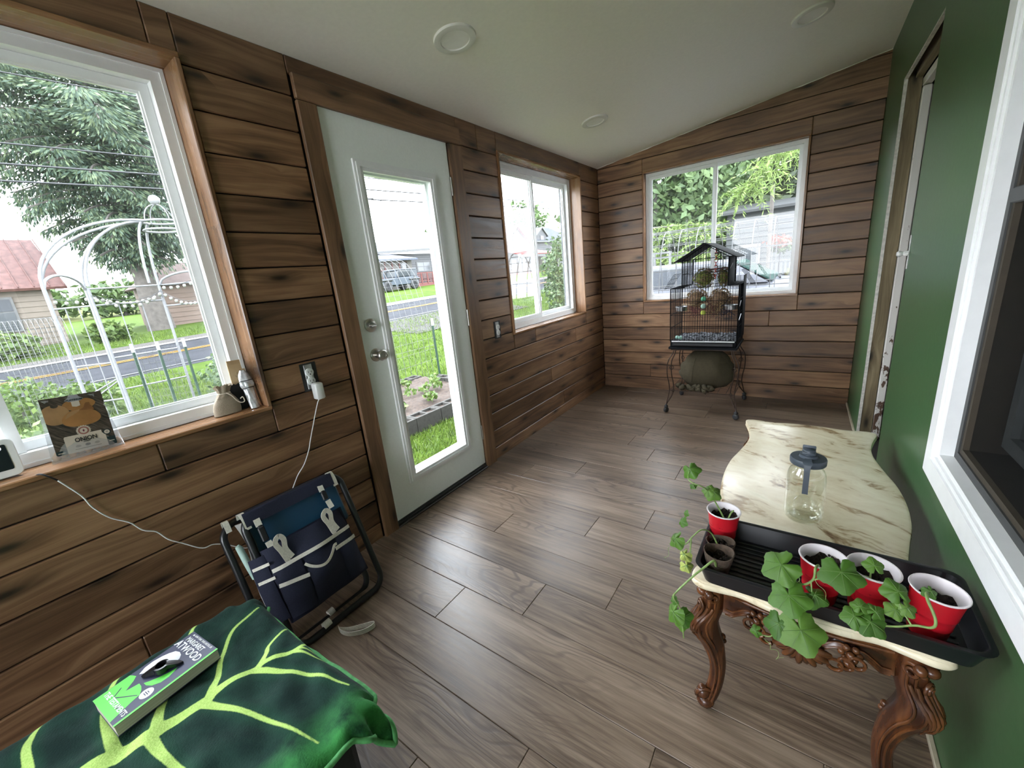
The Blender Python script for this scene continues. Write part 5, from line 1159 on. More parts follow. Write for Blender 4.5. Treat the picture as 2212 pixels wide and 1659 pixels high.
m = MB(); m.tube(catmull([(-.046, .548, SZ+.083), (-.038, .560, SZ+.070), (-.040, .573, SZ+.046), (-.036, .585, SZ+.035), (-.034, .596, SZ+.038), (-.036, .594, SZ+.055), (-.040, .586, SZ+.050)], 6), .0018, 6); m.tube([(-.068+.014*math.cos(a), .546+.021*math.sin(a), SZ+.081) for a in np.linspace(0, 6.28, 20)[:-1]], .002, 6, True); m.build('drawstring', plain('cream_cord', (.55, .50, .40), .8), t, 180)
t = thing('dark_pouch', 'small black pouch leaning behind the linen pouch in the window corner', 'pouch', (-.085, .59, SZ))
m = MB(); m.grid(lambda a, b: (-.082-.012*b+.016*math.sin(2*PI*a)*(1-.5*b), .592+(.034-.008*b)*math.cos(2*PI*a), SZ+.001+.100*b+.004*math.sin(9*a*6.28)*b), 24, 10); m.grid(lambda a, b: (-.094+.008*math.sin(2*PI*a)*b, .592+.026*b*math.cos(2*PI*a), SZ+.098), 24, 2); m.build('pouch_body', plain('black_cloth', (.012, .012, .013), .95), t, 60)
ET = frame((-.094, .590, SZ+.086), (0, .999, -.04), (-.10, .04, .995), (.995, 0, .1))
t = thing('seed_envelope', 'small tan paper envelope standing behind the linen pouch against the window frame', 'envelope', (-.09, .6, SZ+.09))
M_KRAFT = plain('tan_kraft_paper', (.50, .36, .20), .8, .06, 40)
m = MB(); m.T = ET; m.box(0, .058, 0, .108, -.004, .0, .0008); m.build('envelope_body', M_KRAFT, t)
m = MB(); m.T = ET; m.prism([(0, .108), (.004, .092), (.054, .092), (.058, .108)], .0003, .0012); m.build('flap', plain('tan_flap', (.44, .31, .17), .8), t)
m = MB(); m.T = ET; m.tube(catmull([(.018, .048, .001), (.024, .040, .001), (.026, .060, .001)], 5), .0007, 5); m.tube(catmull([(.032, .062, .001), (.040, .066, .001), (.036, .054, .001), (.044, .050, .001)], 5), .0007, 5); m.build('pencil_mark', plain('pencil', (.20, .15, .09), .8), t)
t = thing('silver_packet', 'crumpled white and silver plastic packet at the right end of the sill', 'packet', (-.045, .625, SZ))
def pkt(a, b):
    an = 2*PI*a; rr = lx(b, [0, .05, .3, .5, .62, .75, .9, 1], [.019, .021, .020, .022, .029, .028, .020, .010]); rr *= 1+.07*math.sin(5*an+9*b)+.05*math.sin(9*an-14*b)
    return (-.030-.040*b+rr*.62*math.sin(an), .6255+.002*b+rr*.82*math.cos(an), SZ+.002+.150*b)
M_SILV = plain('shiny_white_film', (.62, .63, .66), .22, .3, 70, Metallic=.35)
m = MB(); m.grid(pkt, 30, 34); m.build('film', M_SILV, t, 180)
for b in (.53, .72):
    m = MB(); m.tube([Vector(pkt(a, b+.02*math.sin(6.28*a)))+Vector((.001, 0, 0)) for a in np.linspace(0, 1, 25)[:-1]], .0018, 6, True); m.build('dark_band', M_BLACK, t, 180)
# smart display with its cord, charger
t = thing('smart_display', 'white framed smart display clock showing 4:30 at the left end of the sill', 'display', (-.05, -.055, SZ))
DT = frame((-.050, -.165, SZ+.003), (.03, .9995, 0), (-.17, .005, .985), (.985, -.03, .17))
m = MB(); m.T = DT; P = rrect(0, .186, 0, .108, .016, 7); m.loft([[(x, y, -.020) for x, y in rrect(.012, .174, .006, .096, .012, 7)], [(x, y, -.004) for x, y in P], [(x, y, 0) for x, y in P], [(x, y, .002) for x, y in rrect(.002, .184, .002, .106, .014, 7)]]); m.build('housing', M_WHITE, t, 40)
m = MB(); m.T = DT; m.prism(rrect(.020, .170, .020, .092, .004, 4), .0015, .0028); scn = m.build('screen', plain('dark_screen_glass', (.006, .009, .014), .08), t)
g = G('lit_digits'); g.set(g.p.inputs['Emission Color'], (.8, .85, .9)); g.set(g.p.inputs['Emission Strength'], .7); M_DIG = g.fin((.5, .5, .5), .5)
text('4:30', .0135, M_DIG, scn, DT @ Matrix.Translation((.150, .082, .0034)))
m = MB(); m.T = DT; m.loft([[(x, y, z) for x, y in rrect(.03, .156, -.003, .05, .02, 5)] for z in (-.055, -.018)]); m.build('foot', plain('grey_fabric_base', (.35, .36, .37), .9), t, 60)
t = thing('phone_charger', 'white plug-in charger block in the outlet near the left window', 'charger', (.03, .855, .865))
m = MB(); m.T = Matrix.Translation((.0, .857, .866)); m.box(.0125, .052, -.0185, .0185, -.036, .036, .005); m.build('charger_body', M_WHITE, t, 50)
m = MB(); m.box(.0, .014, .849, .8505, .899, .906); m.box(.0, .014, .8635, .865, .899, .906); m.build('prong', M_STEEL, t)
t = thing('charging_cable', 'thin white charging cable drooping along the wood wall from the charger to the display', 'cable', (.01, .5, .6))
pts = [(.030, .857, .832), (.022, .846, .81), (.012, .824, .75), (.009, .787, .663), (.009, .769, .62), (.009, .736, .566), (.010, .70, .532), (.010, .677, .501), (.010, .62, .42), (.010, .55, .35), (.010, .46, .33), (.010, .39, .39), (.010, .354, .415), (.009, .321, .421), (.009, .276, .471), (.009, .243, .51), (.009, .222, .553), (.009, .193, .578), (.009, .171, .62), (.009, .134, .661), (.009, .109, .711), (.010, .097, .758), (.016, .066, .826)]
m = MB(); m.tube(catmull(pts, 5), .0021, 7); m.build('white_cable', M_WHITE, t, 180)
m = MB(); m.tube(catmull([(.016, .066, .826), (.018, .052, .846), (.012, .04, .8575), (-.005, .030, .8515), (-.03, .018, .8520), (-.050, .005, .856), (-.07, -.02, .858)], 5), .0024, 7); m.build('black_plug_end', M_BLACK, t, 180)
# ------------------------------------------------------------------ outdoors
RS = np.random.RandomState(5)
def base_z(x):
    return float(np.interp(x, [-90, -60, -30, -20, -17.5, -17.3, -17.0, -12.0, -11.6, -6, 40], [3.2, .9, .52, .36, .12, .09, .0, -.28, -.30, -.42, -.42]))
def gz(x, y):
    k = min(1, max(0, (-4-x)/7)); k = k*k*(3-2*k)
    return base_z(x)+.025*min(max(y, -6), 70)*k
def grassmat(name, a, b, c, sc_=1.0):
    g = G(name); p = g.n('NewGeometry', _o=0); n = g.noise(p, 1.4*sc_, 4, .6); f = g.noise(p, 38*sc_, 3, .7)
    col = g.ramp(g.math('ADD', g.math('MULTIPLY', n, .5), g.math('MULTIPLY', f, .5)), [(.32, a), (.5, b), (.68, c)]); g.bump(f, .6, .03); return g.fin(col, .9, Specular_IOR_Level=.05)
M_GRASS = grassmat('lawn', (.018, .034, .005), (.043, .073, .009), (.078, .112, .016))
M_FIELD = grassmat('field_grass', (.05, .06, .015), (.08, .09, .022), (.10, .11, .035), .3)
M_ASPH = plain('wet_asphalt', (.030, .031, .035), .75, .2, 2.0, Specular_IOR_Level=.02); M_KERB = plain('concrete_kerb', (.065, .06, .055), .8, .2, Specular_IOR_Level=.1); M_GRAV = plain('gravel_drive', (.040, .037, .035), .85, .35, 6, .5, Specular_IOR_Level=.1)
def strip(name, xs, ys, mat, dz=0.0):
    m = MB(); nx_, ny_ = len(xs), len(ys); m.add([(x, y, gz(x, y)+dz) for x in xs for y in ys], [(i*ny_+j, (i+1)*ny_+j, (i+1)*ny_+j+1, i*ny_+j+1) for i in range(nx_-1) for j in range(ny_-1)])
    o = m.build(name, mat, None, 180, fix=False); o['kind'] = 'structure'
    for p in o.data.polygons: 
        if p.normal.z < 0: o.data.flip_normals(); break
    return o
ys = list(np.linspace(-25, 95, 49))
strip('ground_lawn', [-11.75, -11, -10, -9, -8, -7, -6, -5, -4, -3, -2, -1, -.21], ys, M_GRASS)
strip('road', [-17.0, -15.5, -14, -12.8, -11.7], ys, M_ASPH, .005)
strip('kerb', [-17.35, -17.25, -17.0], ys, M_KERB, .03)
strip('ground_verge', [-60, -45, -35, -30, -26, -23, -21, -20, -19, -18, -17.3], ys, M_GRASS)
strip('ground_field', [-95, -80, -70, -60], ys, M_FIELD)
strip('ground_yard', [-.21, 2, 5, 9, 14], [4.25, 5, 7, 9, 12, 16, 22, 30, 40], M_GRAV, .15)
strip('ground_back', [-.21, 2.3], [-25, -12, -2.2], M_GRASS, .0); strip('driveway', [-11.75, -10.6, -9.4, -8.2], [8.6, 9.5, 11, 13, 15.2], M_GRAV, .02)
M_YEL = plain('yellow_road_paint', (0.240, 0.112, 0.015), .6, .15, Specular_IOR_Level=.1); M_WHP = plain('white_road_paint', (.075, .075, .075), .6, .12, Specular_IOR_Level=.1)
for nm, x0, w, mt in (('edge_line', -12.02, .13, M_WHP), ('centre_line', -14.35, .11, M_YEL), ('centre_line', -14.58, .11, M_YEL), ('edge_line', -16.7, .13, M_WHP)):
    strip('road_'+nm, [x0-w, x0], ys, mt, .02)
def cloud(name, mat, blobs, size, parent=None, asp=1.5, shell=.35, flat_=0.0):
    """leaf quads in ellipsoids: blobs = (centre, (rx, ry, rz), count)"""
    V = []; 
    for c, r, n in blobs:
        d = RS.normal(size=(n, 3)); d /= np.linalg.norm(d, axis=1)[:, None]; rad = RS.uniform(shell, 1, n)**.5
        lump = 1+.16*np.sin(d[:, 0]*7+c[0])+.14*np.sin(d[:, 1]*8+c[1]*2)+.12*np.sin(d[:, 2]*9)
        P = np.array(c)+d*(rad*lump)[:, None]*np.array(r)
        a = RS.normal(size=(n, 3)); a[:, 2] *= (1-flat_); a /= np.linalg.norm(a, axis=1)[:, None]; b = np.cross(a, RS.normal(size=(n, 3))); b /= np.linalg.norm(b, axis=1)[:, None]
        s = size*RS.uniform(.6, 1.3, n)[:, None]; a = a*s*asp/2; b = b*s/2
        V.append(np.stack([P-a, P+b*.8-a*.1, P+a, P-b*.8-a*.1], 1).reshape(-1, 3))
    V = np.concatenate(V); n = len(V)//4
    me = bpy.data.meshes.new(name); me.vertices.add(len(V)); me.vertices.foreach_set('co', V.ravel()); me.loops.add(len(V)); me.loops.foreach_set('vertex_index', np.arange(len(V)))
    me.polygons.add(n); me.polygons.foreach_set('loop_start', np.arange(n)*4); me.update(calc_edges=True); me.validate(); me.materials.append(mat)
    o = link(name, me, parent); o['kind'] = 'stuff'; return o
def folmat(name, a, b, c, tr=.25):
    g = G(name); p = g.n('NewGeometry', _o=0); n = g.noise(p, 5, 3); r = g.n('NewGeometry', _o=8); t = g.math('ADD', g.math('MULTIPLY', n, .5), g.math('MULTIPLY', r, .5))
    col = g.ramp(t, [(.25, a), (.5, b), (.75, c)]); g.fin(col, .65); ts = g.n('BsdfTranslucent', Color=col); g.nt.links.new(g.n('MixShader', i0=tr, i1=g.p.outputs[0], i2=ts), g.out.inputs[0]); return g.mat
F_SPR = folmat('spruce_needles', (0.031, 0.059, 0.041), (0.063, 0.099, 0.059), (0.121, 0.158, 0.078)); F_MAP = folmat('maple_leaves', (0.0350, 0.0650, 0.0200), (0.0650, 0.1100, 0.0350), (0.1100, 0.1600, 0.0600)); F_NEW = folmat('new_spruce_growth', (0.0800, 0.1350, 0.0250), (0.1400, 0.2100, 0.0450), (0.2000, 0.2600, 0.0800)); F_DRK = folmat('far_forest', (0.0193, 0.0303, 0.0138), (0.0358, 0.0523, 0.0220), (0.0605, 0.0770, 0.0330)); F_HED = folmat('hedge_leaves', (0.0250, 0.0500, 0.0125), (0.0500, 0.0850, 0.0200), (0.0850, 0.1300, 0.0350)); F_LIL = folmat('lilac_leaves', (0.0350, 0.0650, 0.0250), (0.0700, 0.1100, 0.0450), (0.1350, 0.1700, 0.0850)); F_WEED = folmat('weed_leaves', (0.0400, 0.0700, 0.0125), (0.0750, 0.1250, 0.0225), (0.1300, 0.1800, 0.0450))
M_BARK = plain('grey_bark', (.075, .066, .058), .95, .3, 6, .6)
# grass blades where the lawn is near
def blades():
    V = []
    for (x0, x1, y0, y1, n, h) in ((-3.6, -1.0, 1.8, 5.2, 16000, .055), (-9.5, -3.4, 2.0, 9.0, 17000, .085), (-11.5, -5.0, -1.0, 3.0, 9000, .10), (-11.5, -6.0, 9, 20, 7000, .11), (-19.5, -17.5, 0, 9, 2500, .12)):
        x = RS.uniform(x0, x1, n); y = RS.uniform(y0, y1, n); z = np.array([gz(a, b) for a, b in zip(x, y)]); a = RS.uniform(0, 6.28, n); w = h*.10*RS.uniform(.7, 1.3, n); hh = h*RS.uniform(.5, 1.3, n); l = RS.normal(size=(n, 2))*h*.45
        P = np.stack([x, y, z], 1); d = np.stack([np.cos(a)*w, np.sin(a)*w, 0*w], 1); V.append(np.stack([P-d, P+d, P+np.stack([l[:, 0], l[:, 1], hh], 1)], 1).reshape(-1, 3))
    V = np.concatenate(V); n = len(V)//3; me = bpy.data.meshes.new('grass_blades'); me.vertices.add(len(V)); me.vertices.foreach_set('co', V.ravel()); me.loops.add(len(V)); me.loops.foreach_set('vertex_index', np.arange(len(V))); me.polygons.add(n); me.polygons.foreach_set('loop_start', np.arange(n)*3); me.update(calc_edges=True); me.validate()
    me.materials.append(folmat('grass_blade', (.03, .056, .006), (.068, .112, .012), (.115, .165, .022), .3)); o = link('grass_blades', me); tag(o, 'short bright lawn grass between the house and the road', 'grass', kind='stuff')
blades()

# raised bed of concrete blocks by the door
M_BLK = plain('concrete_block', (.055, .052, .047), .95, .15, 30, .4, Specular_IOR_Level=.1)
rb = thing('raised_bed', 'raised garden bed edged with hollow concrete blocks in front of the glazed door', 'garden bed', (-2.7, 3.4, gz(-2.7, 3.4)))
ZG = -.42; zt_ = -.235
def block(P, along_y=True):
    m = MB(); L, Wd, h, w = .39, .19, .185, .032
    m.T = Matrix.Translation((P[0], P[1], zt_-h)) @ (Matrix.Rotation(PI/2, 4, 'Z') if along_y else Matrix.Identity(4)) @ Matrix.Rotation(rnd.uniform(-.02, .02), 4, 'Z')
    for y in (-Wd/2, Wd/2-w): m.box(-L/2, L/2, y, y+w, 0, h)
    for x in (-L/2, -w/2, L/2-w): m.box(x, x+w, -Wd/2+w, Wd/2-w, 0, h)
    m.box(-L/2+w, L/2-w, -Wd/2+w, Wd/2-w, 0, h*.82, mi=1); return m.build('concrete_block', [M_BLK, M_SOILG], rb)
M_SOILG = plain('garden_soil', (.04, .026, .018), .95, .4, 30, .6)
for k in range(6): block((-1.96, 2.28+.40*k))
for k in range(6): block((-3.62, 2.28+.40*k))
for k in range(3): block((-2.37-.40*k, 4.56), False); block((-2.37-.40*k, 2.12), False)
def soilf(a, b): 
    x, y = lerp(-3.55, -2.04, a), lerp(2.2, 4.5, b); return (x, y, zt_-.035+.03*math.sin(x*7)*math.sin(y*6)+rnd.uniform(-.012, .012))
m = MB(); m.grid(soilf, 40, 60); m.build('bed_soil', M_SOILG, rb, 180)
for k in range(14):
    x, y = rnd.uniform(-3.4, -2.15), rnd.uniform(2.4, 4.35); t = thing('garden_seedling', 'small yellow-green seedling in the soil of the block bed', 'plant', (x, y, zt_), 'seedlings in the raised bed'); cloud('leaves', F_WEED, [((x, y, zt_+.05), (.09, .09, .05), 34)], .055, t, 1.3); m = MB(); m.tube([(x, y, zt_-.03), (x, y, zt_+.06)], .004, 5); m.build('stem', M_STEM, t)
# wire fence on green T-posts beyond the bed
M_WIRE = plain('galvanised_wire', (.12, .12, .12), .45, .1, Metallic=.7); M_TPOST = plain('green_fence_post', (.012, .035, .02), .6); M_WTIP = plain('white_post_tip', (.2, .2, .2), .6)
def tpost(x, y, h, label, group='green fence posts'):
    t = thing('fence_post', label, 'post', (x, y, gz(x, y)), group); z = gz(x, y)
    m = MB(); m.box(x-.018, x+.018, y-.004, y+.004, z, z+h-.13); m.box(x-.003, x+.003, y-.004, y+.028, z, z+h-.13); m.build('shaft', M_TPOST, t); m = MB(); m.box(x-.019, x+.019, y-.005, y+.029, z+h-.13, z+h); m.build('white_tip', M_WTIP, t)
tpost(-3.8, 4.13, 1.06, 'green fence post with white tip left of the wire arch outside the door'); tpost(-3.8, 5.15, 1.08, 'green fence post with white tip right of the wire arch outside the door')
def mesh_arch(name, label, x0, x1, yA, yB, zfoot, ztop, nu, nv, axis, r, cat='wire arch', mat=None):
    """arched wire panel: runs along one axis, arch in the other"""
    m = MB(); 
    def P(a, b):                                              # a along, b over the arch 0..1
        an = PI*b; s = math.copysign(abs(math.cos(an))**.75, math.cos(an)); z = zfoot+(ztop-zfoot)*abs(math.sin(an))**.62
        return (lerp(x0, x1, a), lerp(yA, yB, (1-s)/2), z) if axis == 'x' else (lerp(x0, x1, (1-s)/2), lerp(yA, yB, a), z)
    for i in range(nu+1): m.tube([P(i/nu, b) for b in np.linspace(0, 1, 25)], r, 4)
    for j in range(nv+1): m.tube([P(a, j/nv) for a in (0, .25, .5, .75, 1)], r, 4)
    o = m.build(name, mat or M_WIRE, None, 60, fix=False); return tag(o, label, cat)
mesh_arch('wire_arch', 'tall arched wire mesh trellis on the lawn beyond the block bed', -5.5, -3.82, 4.13, 5.15, -.42, 1.78, 8, 26, 'y', .0035)
m = MB()
for k in range(3): m.tube([(-3.79, 4.13, -.1+.2*k), (-3.79, 5.15, -.08+.2*k)], .003, 4)
o = m.build('fence_wire', M_WIRE); tag(o, 'three slack wires strung between the two green posts outside the door', 'wire')
M_WIRE2 = plain('pale_wire', (.15, .15, .15), .6)
mesh_arch('wire_arch', 'pale arched cattle panel outside the far window above the car hood', -.2, 1.62, 4.85, 5.75, -.30, 1.60, 10, 18, 'x', .0055, mat=M_WIRE2)
mesh_arch('wire_arch', 'dome of fine wire netting at the left behind the white garden arbor', -9.2, -8.0, .35, 1.15, -.42, 1.35, 14, 34, 'y', .0035)

# white tube garden arbor with a domed top
M_WTUBE = plain('white_tube_paint', (.17, .17, .18), .4, .08, Specular_IOR_Level=.1)
ar = thing('garden_arbor', 'white metal tube garden arbor with domed ribs and a ball finial', 'arbor', (-6.9, 2.0, -.42))
hub = Vector((-6.85, 2.45, 2.66)); ztp = 1.72
PA, PB, PC, PD = (-7.55, .99), (-7.22, 1.375), (-7.20, 1.40), (-7.20, 2.26)
def post(p, z1=ztp, z0=-.42): 
    m = MB(); m.tube([(p[0], p[1], z0), (p[0], p[1], z1)], .021, 10); m.build('post', M_WTUBE, ar, 60)
PE, PF = (-6.75, 2.85), (-6.1, 2.85)
for p in (PA, PB, PC, PD, PE, PF, (-6.25, .85)): post(p)
def rail(p, q, z, r=.013): 
    m = MB(); m.tube([(p[0], p[1], z), (q[0], q[1], z)], r, 8); m.build('rail', M_WTUBE, ar, 60)
for z in (1.45, .55, -.05): rail(PA, PB, z)
for z in (1.70, 1.45, .62, .1, -.32): rail(PC, PD, z)
rail(PD, PE, 1.70); rail(PD, PE, 1.35)
for t_ in (.33, .66):
    for a, b in ((PA, PB), (PC, PD)):
        x, y = lerp(a[0], b[0], t_), lerp(a[1], b[1], t_); m = MB(); m.tube([(x, y, -.3), (x, y, 1.45)], .008, 6); m.build('rod', M_WTUBE, ar, 60)
def rib(p, z0=ztp):
    P = []; b = Vector((p[0], p[1], 0)); h = Vector((hub.x, hub.y, 0)); d = (h-b); L = d.length-.22; d.normalize()
    for t_ in np.linspace(0, PI/2, 14): P.append(b+d*L*(1-math.cos(t_))+Vector((0, 0, z0+(hub.z-z0)*math.sin(t_))))
    m = MB(); m.tube(P, .019, 8); m.build('rib', M_WTUBE, ar, 60)
for p in ((-6.25, .85), PA, PB, (-6.95, 1.38), PD, (-6.80, 2.05), PE, PF): rib(p)
for z in (hub.z, hub.z-.13):
    m = MB(); m.tube([hub+Vector((.24*math.cos(a), .24*math.sin(a), z-hub.z)) for a in np.linspace(0, 6.28, 25)[:-1]], .017, 8, True); m.build('hub_ring', M_WTUBE, ar, 60)
for k in range(4):
    a = k*PI/2+.3; m = MB(); m.tube([hub+Vector((.22*math.cos(t_)*math.cos(a), .22*math.cos(t_)*math.sin(a), .26*math.sin(t_))) for t_ in np.linspace(0, PI/2, 8)], .008, 6); m.build('crown_hoop', M_WTUBE, ar, 60)
m = MB(); m.ball(tuple(hub+Vector((0, 0, .33))), .075, 18, 12); m.build('finial_ball', plain('white_finial', (.18, .18, .185), .25), ar, 180)
for p, q in (((-6.25, .85), PB), (PD, (-6.5, 3.0))):
    a, b = Vector((*p, ztp-.04)), Vector((*q, ztp-.04)); m = MB(); m.tube([a.lerp(b, t_)+Vector((0, 0, .20*math.sin(PI*t_)**.45)) for t_ in np.linspace(0, 1, 14)], .018, 8); m.build('hoop', M_WTUBE, ar, 60)
for (p, z0, q, z1) in ((PA, -.05, PB, .25), (PA, .05, PC, .30), (PB, -.25, PC, -.0)):
    m = MB(); m.tube([(p[0], p[1], z0), (q[0], q[1], z1)], .012, 6); m.build('brace', M_WTUBE, ar, 60)
# string lights hung along it
t = thing('string_lights', 'string of clear bulbs swagged along the white garden arbor', 'string lights', (-7.1, 2, 1.5)); run = [Vector((-7.55, 1.0, 1.62)), Vector((-7.2, 1.4, 1.62)), Vector((-7.15, 2.26, 1.60)), Vector((-6.7, 2.9, 1.62))]
for a, b, sag, nb in ((run[0], run[1], .06, 4), (run[1], run[2], .12, 11), (run[1]+Vector((.05, 0, -.02)), run[2]+Vector((.05, 0, .03)), .18, 9), (run[2], run[3], .22, 12), (run[2]+Vector((0, 0, .1)), run[3]+Vector((0, 0, .3)), .10, 8)):
    P = [a.lerp(b, q)-Vector((0, 0, sag*4*q*(1-q))) for q in np.linspace(0, 1, nb*2+1)]; m = MB(); m.tube(P, .004, 5); m.build('cable', M_BLACK, t)
    for k in range(1, nb*2, 2):
        m = MB(); m.ball(tuple(P[k]-Vector((0, 0, .045))), .024, 10, 8, (1, 1, 1.25)); m.build('bulb', plain('clear_bulb', (.18, .18, .16), .15) if 'clear_bulb' not in bpy.data.materials else bpy.data.materials['clear_bulb'], t, 180)
for k, (x, y) in enumerate([(-6.3, 1.48), (-6.05, 1.72), (-5.9, 2.0)]): tpost(x, y, 1.25, ['first', 'second', 'third'][k]+' green post from the left in the row under the white arbor', 'posts under the arbor')
m = MB()
for k in range(9): m.tube([(-6.3+.05*k, 1.48+.065*k, -.2), (-6.3+.05*k, 1.48+.065*k, .75)], .003, 4)
for k in range(10): m.tube([(-6.3, 1.48, -.2+.105*k), (-5.9, 2.0, -.2+.105*k)], .003, 4)
o = m.build('netting', M_WIRE); tag(o, 'grey wire netting stretched over the three green posts', 'netting')
lb = thing('block_border', 'grey concrete block border beneath the left window view', 'border', (-5.5, 1.9, -.42))
for k in range(6):
    m = MB(); m.T = Matrix.Translation((-5.75+.20*k*.6, 1.62+.22*k, -.42)) @ Matrix.Rotation(.5, 4, 'Z'); m.box(-.095, .095, -.10, .10, 0, .19, .006); m.build('concrete_block', M_BLK, lb)
M_ORNG = plain('orange_trellis', (.26, .10, .015), .6)
t = thing('orange_trellis', 'small orange trellis among the weeds at the left of the sill packet', 'trellis', (-3.0, .2, -.42))
for k in range(4): m = MB(); m.tube([(-3.0, .03+.05*k, -.42), (-3.0, .03+.05*k, .20)], .006, 5); m.build('upright', M_ORNG, t)
for z in (.02, .17, .20): m = MB(); m.tube([(-3.0, -.10, z-.01), (-3.0, .26, z+.01)], .006, 5); m.build('rung', M_ORNG, t)
# weeds and shrubs near the left window
for k, (x, y, r, n, lb_) in enumerate([(-8.6, .35, .62, 700, 'leafy weed clump left of the white arbor near the road'), (-8.0, 1.0, .5, 600, 'leafy weed clump behind the left posts of the arbor'), (-5.2, .25, .45, 700, 'bright weeds behind the onion packet'), (-4.2, .55, .33, 500, 'weeds at the foot of the arbor behind the packet'), (-6.6, 3.05, .72, 1300, 'bushy shrub at the right edge of the left window view'), (-5.6, 2.75, .45, 700, 'low leafy weeds below the shrub at the right of the left window'), (-3.4, .12, .35, 500, 'weeds around the orange trellis'), (-18.6, .9, .7, 400, 'weed patch at the foot of the red roofed house'), (-19.3, 3.4, .6, 400, 'weed patch right of the red roofed house')]):
    z = gz(x, y); t = thing('weed_clump', lb_, 'weeds', (x, y, z)); cloud('leaves', F_WEED if k != 4 else F_LIL, [((x, y, z+r*.55), (r, r, r*.62), n*2)], .065 if x > -15 else .16, t); m = MB(); m.tube([(x, y, z), (x, y, z+r*.6)], .02, 6); m.build('stem', M_BARK, t)

# houses across the road ------------------------------------------------
M_SID = plain('cream_siding', (.15, .126, .104), .7, .06, 4, Specular_IOR_Level=.1); M_SIDG = plain('grey_white_siding', (.085, .085, .088), .7, .05, 4, Specular_IOR_Level=.1); M_RRED = plain('rusty_red_roof', (0.104, 0.053, 0.046), .55, .3, 5, Specular_IOR_Level=.1); M_RBRT = plain('bright_red_roof', (.17, .028, .025), .5, .1, 4, Specular_IOR_Level=.1); M_RBLU = plain('blue_grey_shingle', (0.081, 0.090, 0.115), .8, .15, 6, Specular_IOR_Level=.1); M_WIN = plain('dark_window_glass', (.05, .055, .06), .12, .2); M_WTRIM = plain('white_house_trim', (.11, .11, .11), .6, Specular_IOR_Level=.1)
def lap(mb, x, y0, y1, z0, z1, d=.02, step=.16, clip=None):
    """lapped boards on a wall facing +x"""
    n = max(1, int((z1-z0)/step))
    for k in range(n):
        a = z0+(z1-z0)*k/n; b = z0+(z1-z0)*(k+1)/n; l, r = (y0, y1) if clip is None else clip((a+b)/2)
        if r-l < .05: continue
        mb.add([(x+d, l, a), (x+d, r, a), (x+.003, r, b), (x+.003, l, b), (x, l, a), (x, r, a)], [(0, 1, 2, 3), (0, 4, 5, 1)])
def hwin(parent, x, y0, y1, z0, z1, nm='window', panes=1, wide=.09):
    m = MB(); m.box(x, x+.07, y0-wide, y1+wide, z0-wide, z1+wide); f = m.build(nm, M_WTRIM, parent)
    for k in range(panes):
        a, b = lerp(y0, y1, k/panes)+.02, lerp(y0, y1, (k+1)/panes)-.02
        for c, d in ((z0, (z0+z1)/2-.02), ((z0+z1)/2+.02, z1)): m = MB(); m.box(x+.05, x+.085, a, b, c, d); m.build('pane', M_WIN, f)
def roofslab(mb, pts, th=.10):
    P = [Vector(p) for p in pts]; n = (P[1]-P[0]).cross(P[-1]-P[0]).normalized()*th
    if n.z < 0: n = -n
    k = len(P); mb.add([tuple(p) for p in P]+[tuple(p+n) for p in P], [tuple(range(k)), tuple(range(k, 2*k))[::-1]]+[(i, (i+1) % k, k+(i+1) % k, k+i) for i in range(k)])
# house with the rusty roof
h = thing('house', 'cream sided house with a rusty red metal roof seen through the left window', 'house', (-25, -2, .4)); X0 = -22
m = MB(); m.box(-28, X0, -8, 2.68, -.2, 2.5); lap(m, X0, -8, 2.68, .3, 2.5, .03, .2); m.build('wall', M_SID, h)
m = MB(); m.add([(-28, 2.68, 2.5), (X0, 2.68, 2.5), (-25, 2.68, 4.5)], [(0, 1, 2)]); m.build('gable', M_SID, h)
m = MB(); roofslab(m, [(X0+.35, -8.4, 2.48), (X0+.35, 3.12, 2.48), (-25, 3.02, 4.60), (-25, -8.4, 4.60)]); roofslab(m, [(-28.35, -8.4, 2.48), (-25, -8.4, 4.60), (-25, 3.02, 4.60), (-28.35, 3.12, 2.48)]); rf = m.build('roof', M_RRED, h)
m = MB()
for k in range(30): y = -8.3+.392*k; m.bar((X0+.36, y, 2.60), (-25, y, 4.72), .03, .05)
m.build('roof_ridges', M_RRED, rf)
m = MB(); m.box(-25.2, -24.9, 1.2, 2.1, 4.72, 4.80); m.box(-25.1, -25.0, 1.55, 1.75, 4.6, 4.75); m.build('roof_vent', M_BLK, h)
m = MB(); m.box(X0, X0+.10, -.6, 1.66, 1.05, 2.3); f = m.build('window', M_WTRIM, h); m = MB(); m.box(X0+.08, X0+.12, -.5, 1.58, 1.12, 1.75); m.build('pane', M_WIN, f); m = MB(); m.box(X0+.08, X0+.12, -.5, 1.58, 1.8, 2.22); m.build('pane', plain('grey_blind', (.06, .063, .07), .6, Specular_IOR_Level=.1), f)
# shed behind the spruce
h = thing('shed', 'small tan shed with a brown hip roof right of the spruce trunk', 'shed', (-24, 8, .5))
m = MB(); m.box(-27, -22.5, 6.15, 10.5, 0, 2.45); lap(m, -22.5, 6.15, 10.5, .5, 2.45, .03, .2); m.build('wall', plain('tan_siding', (.15, .112, .092), .75, .06, 4, Specular_IOR_Level=.1), h)
m = MB(); roofslab(m, [(-22.2, 5.9, 2.4), (-22.2, 10.8, 2.4), (-24.7, 9.6, 3.5), (-24.7, 7.1, 3.5)]); roofslab(m, [(-22.2, 5.9, 2.4), (-24.7, 7.1, 3.5), (-27.2, 5.9, 2.4)]); roofslab(m, [(-22.0, 7.3, 2.35), (-22.0, 9.1, 2.95), (-23.8, 9.1, 2.95), (-23.8, 7.3, 2.35)]); m.build('roof', plain('brown_shingle', (0.099, 0.072, 0.063), .8, .15, 5, Specular_IOR_Level=.1), h)
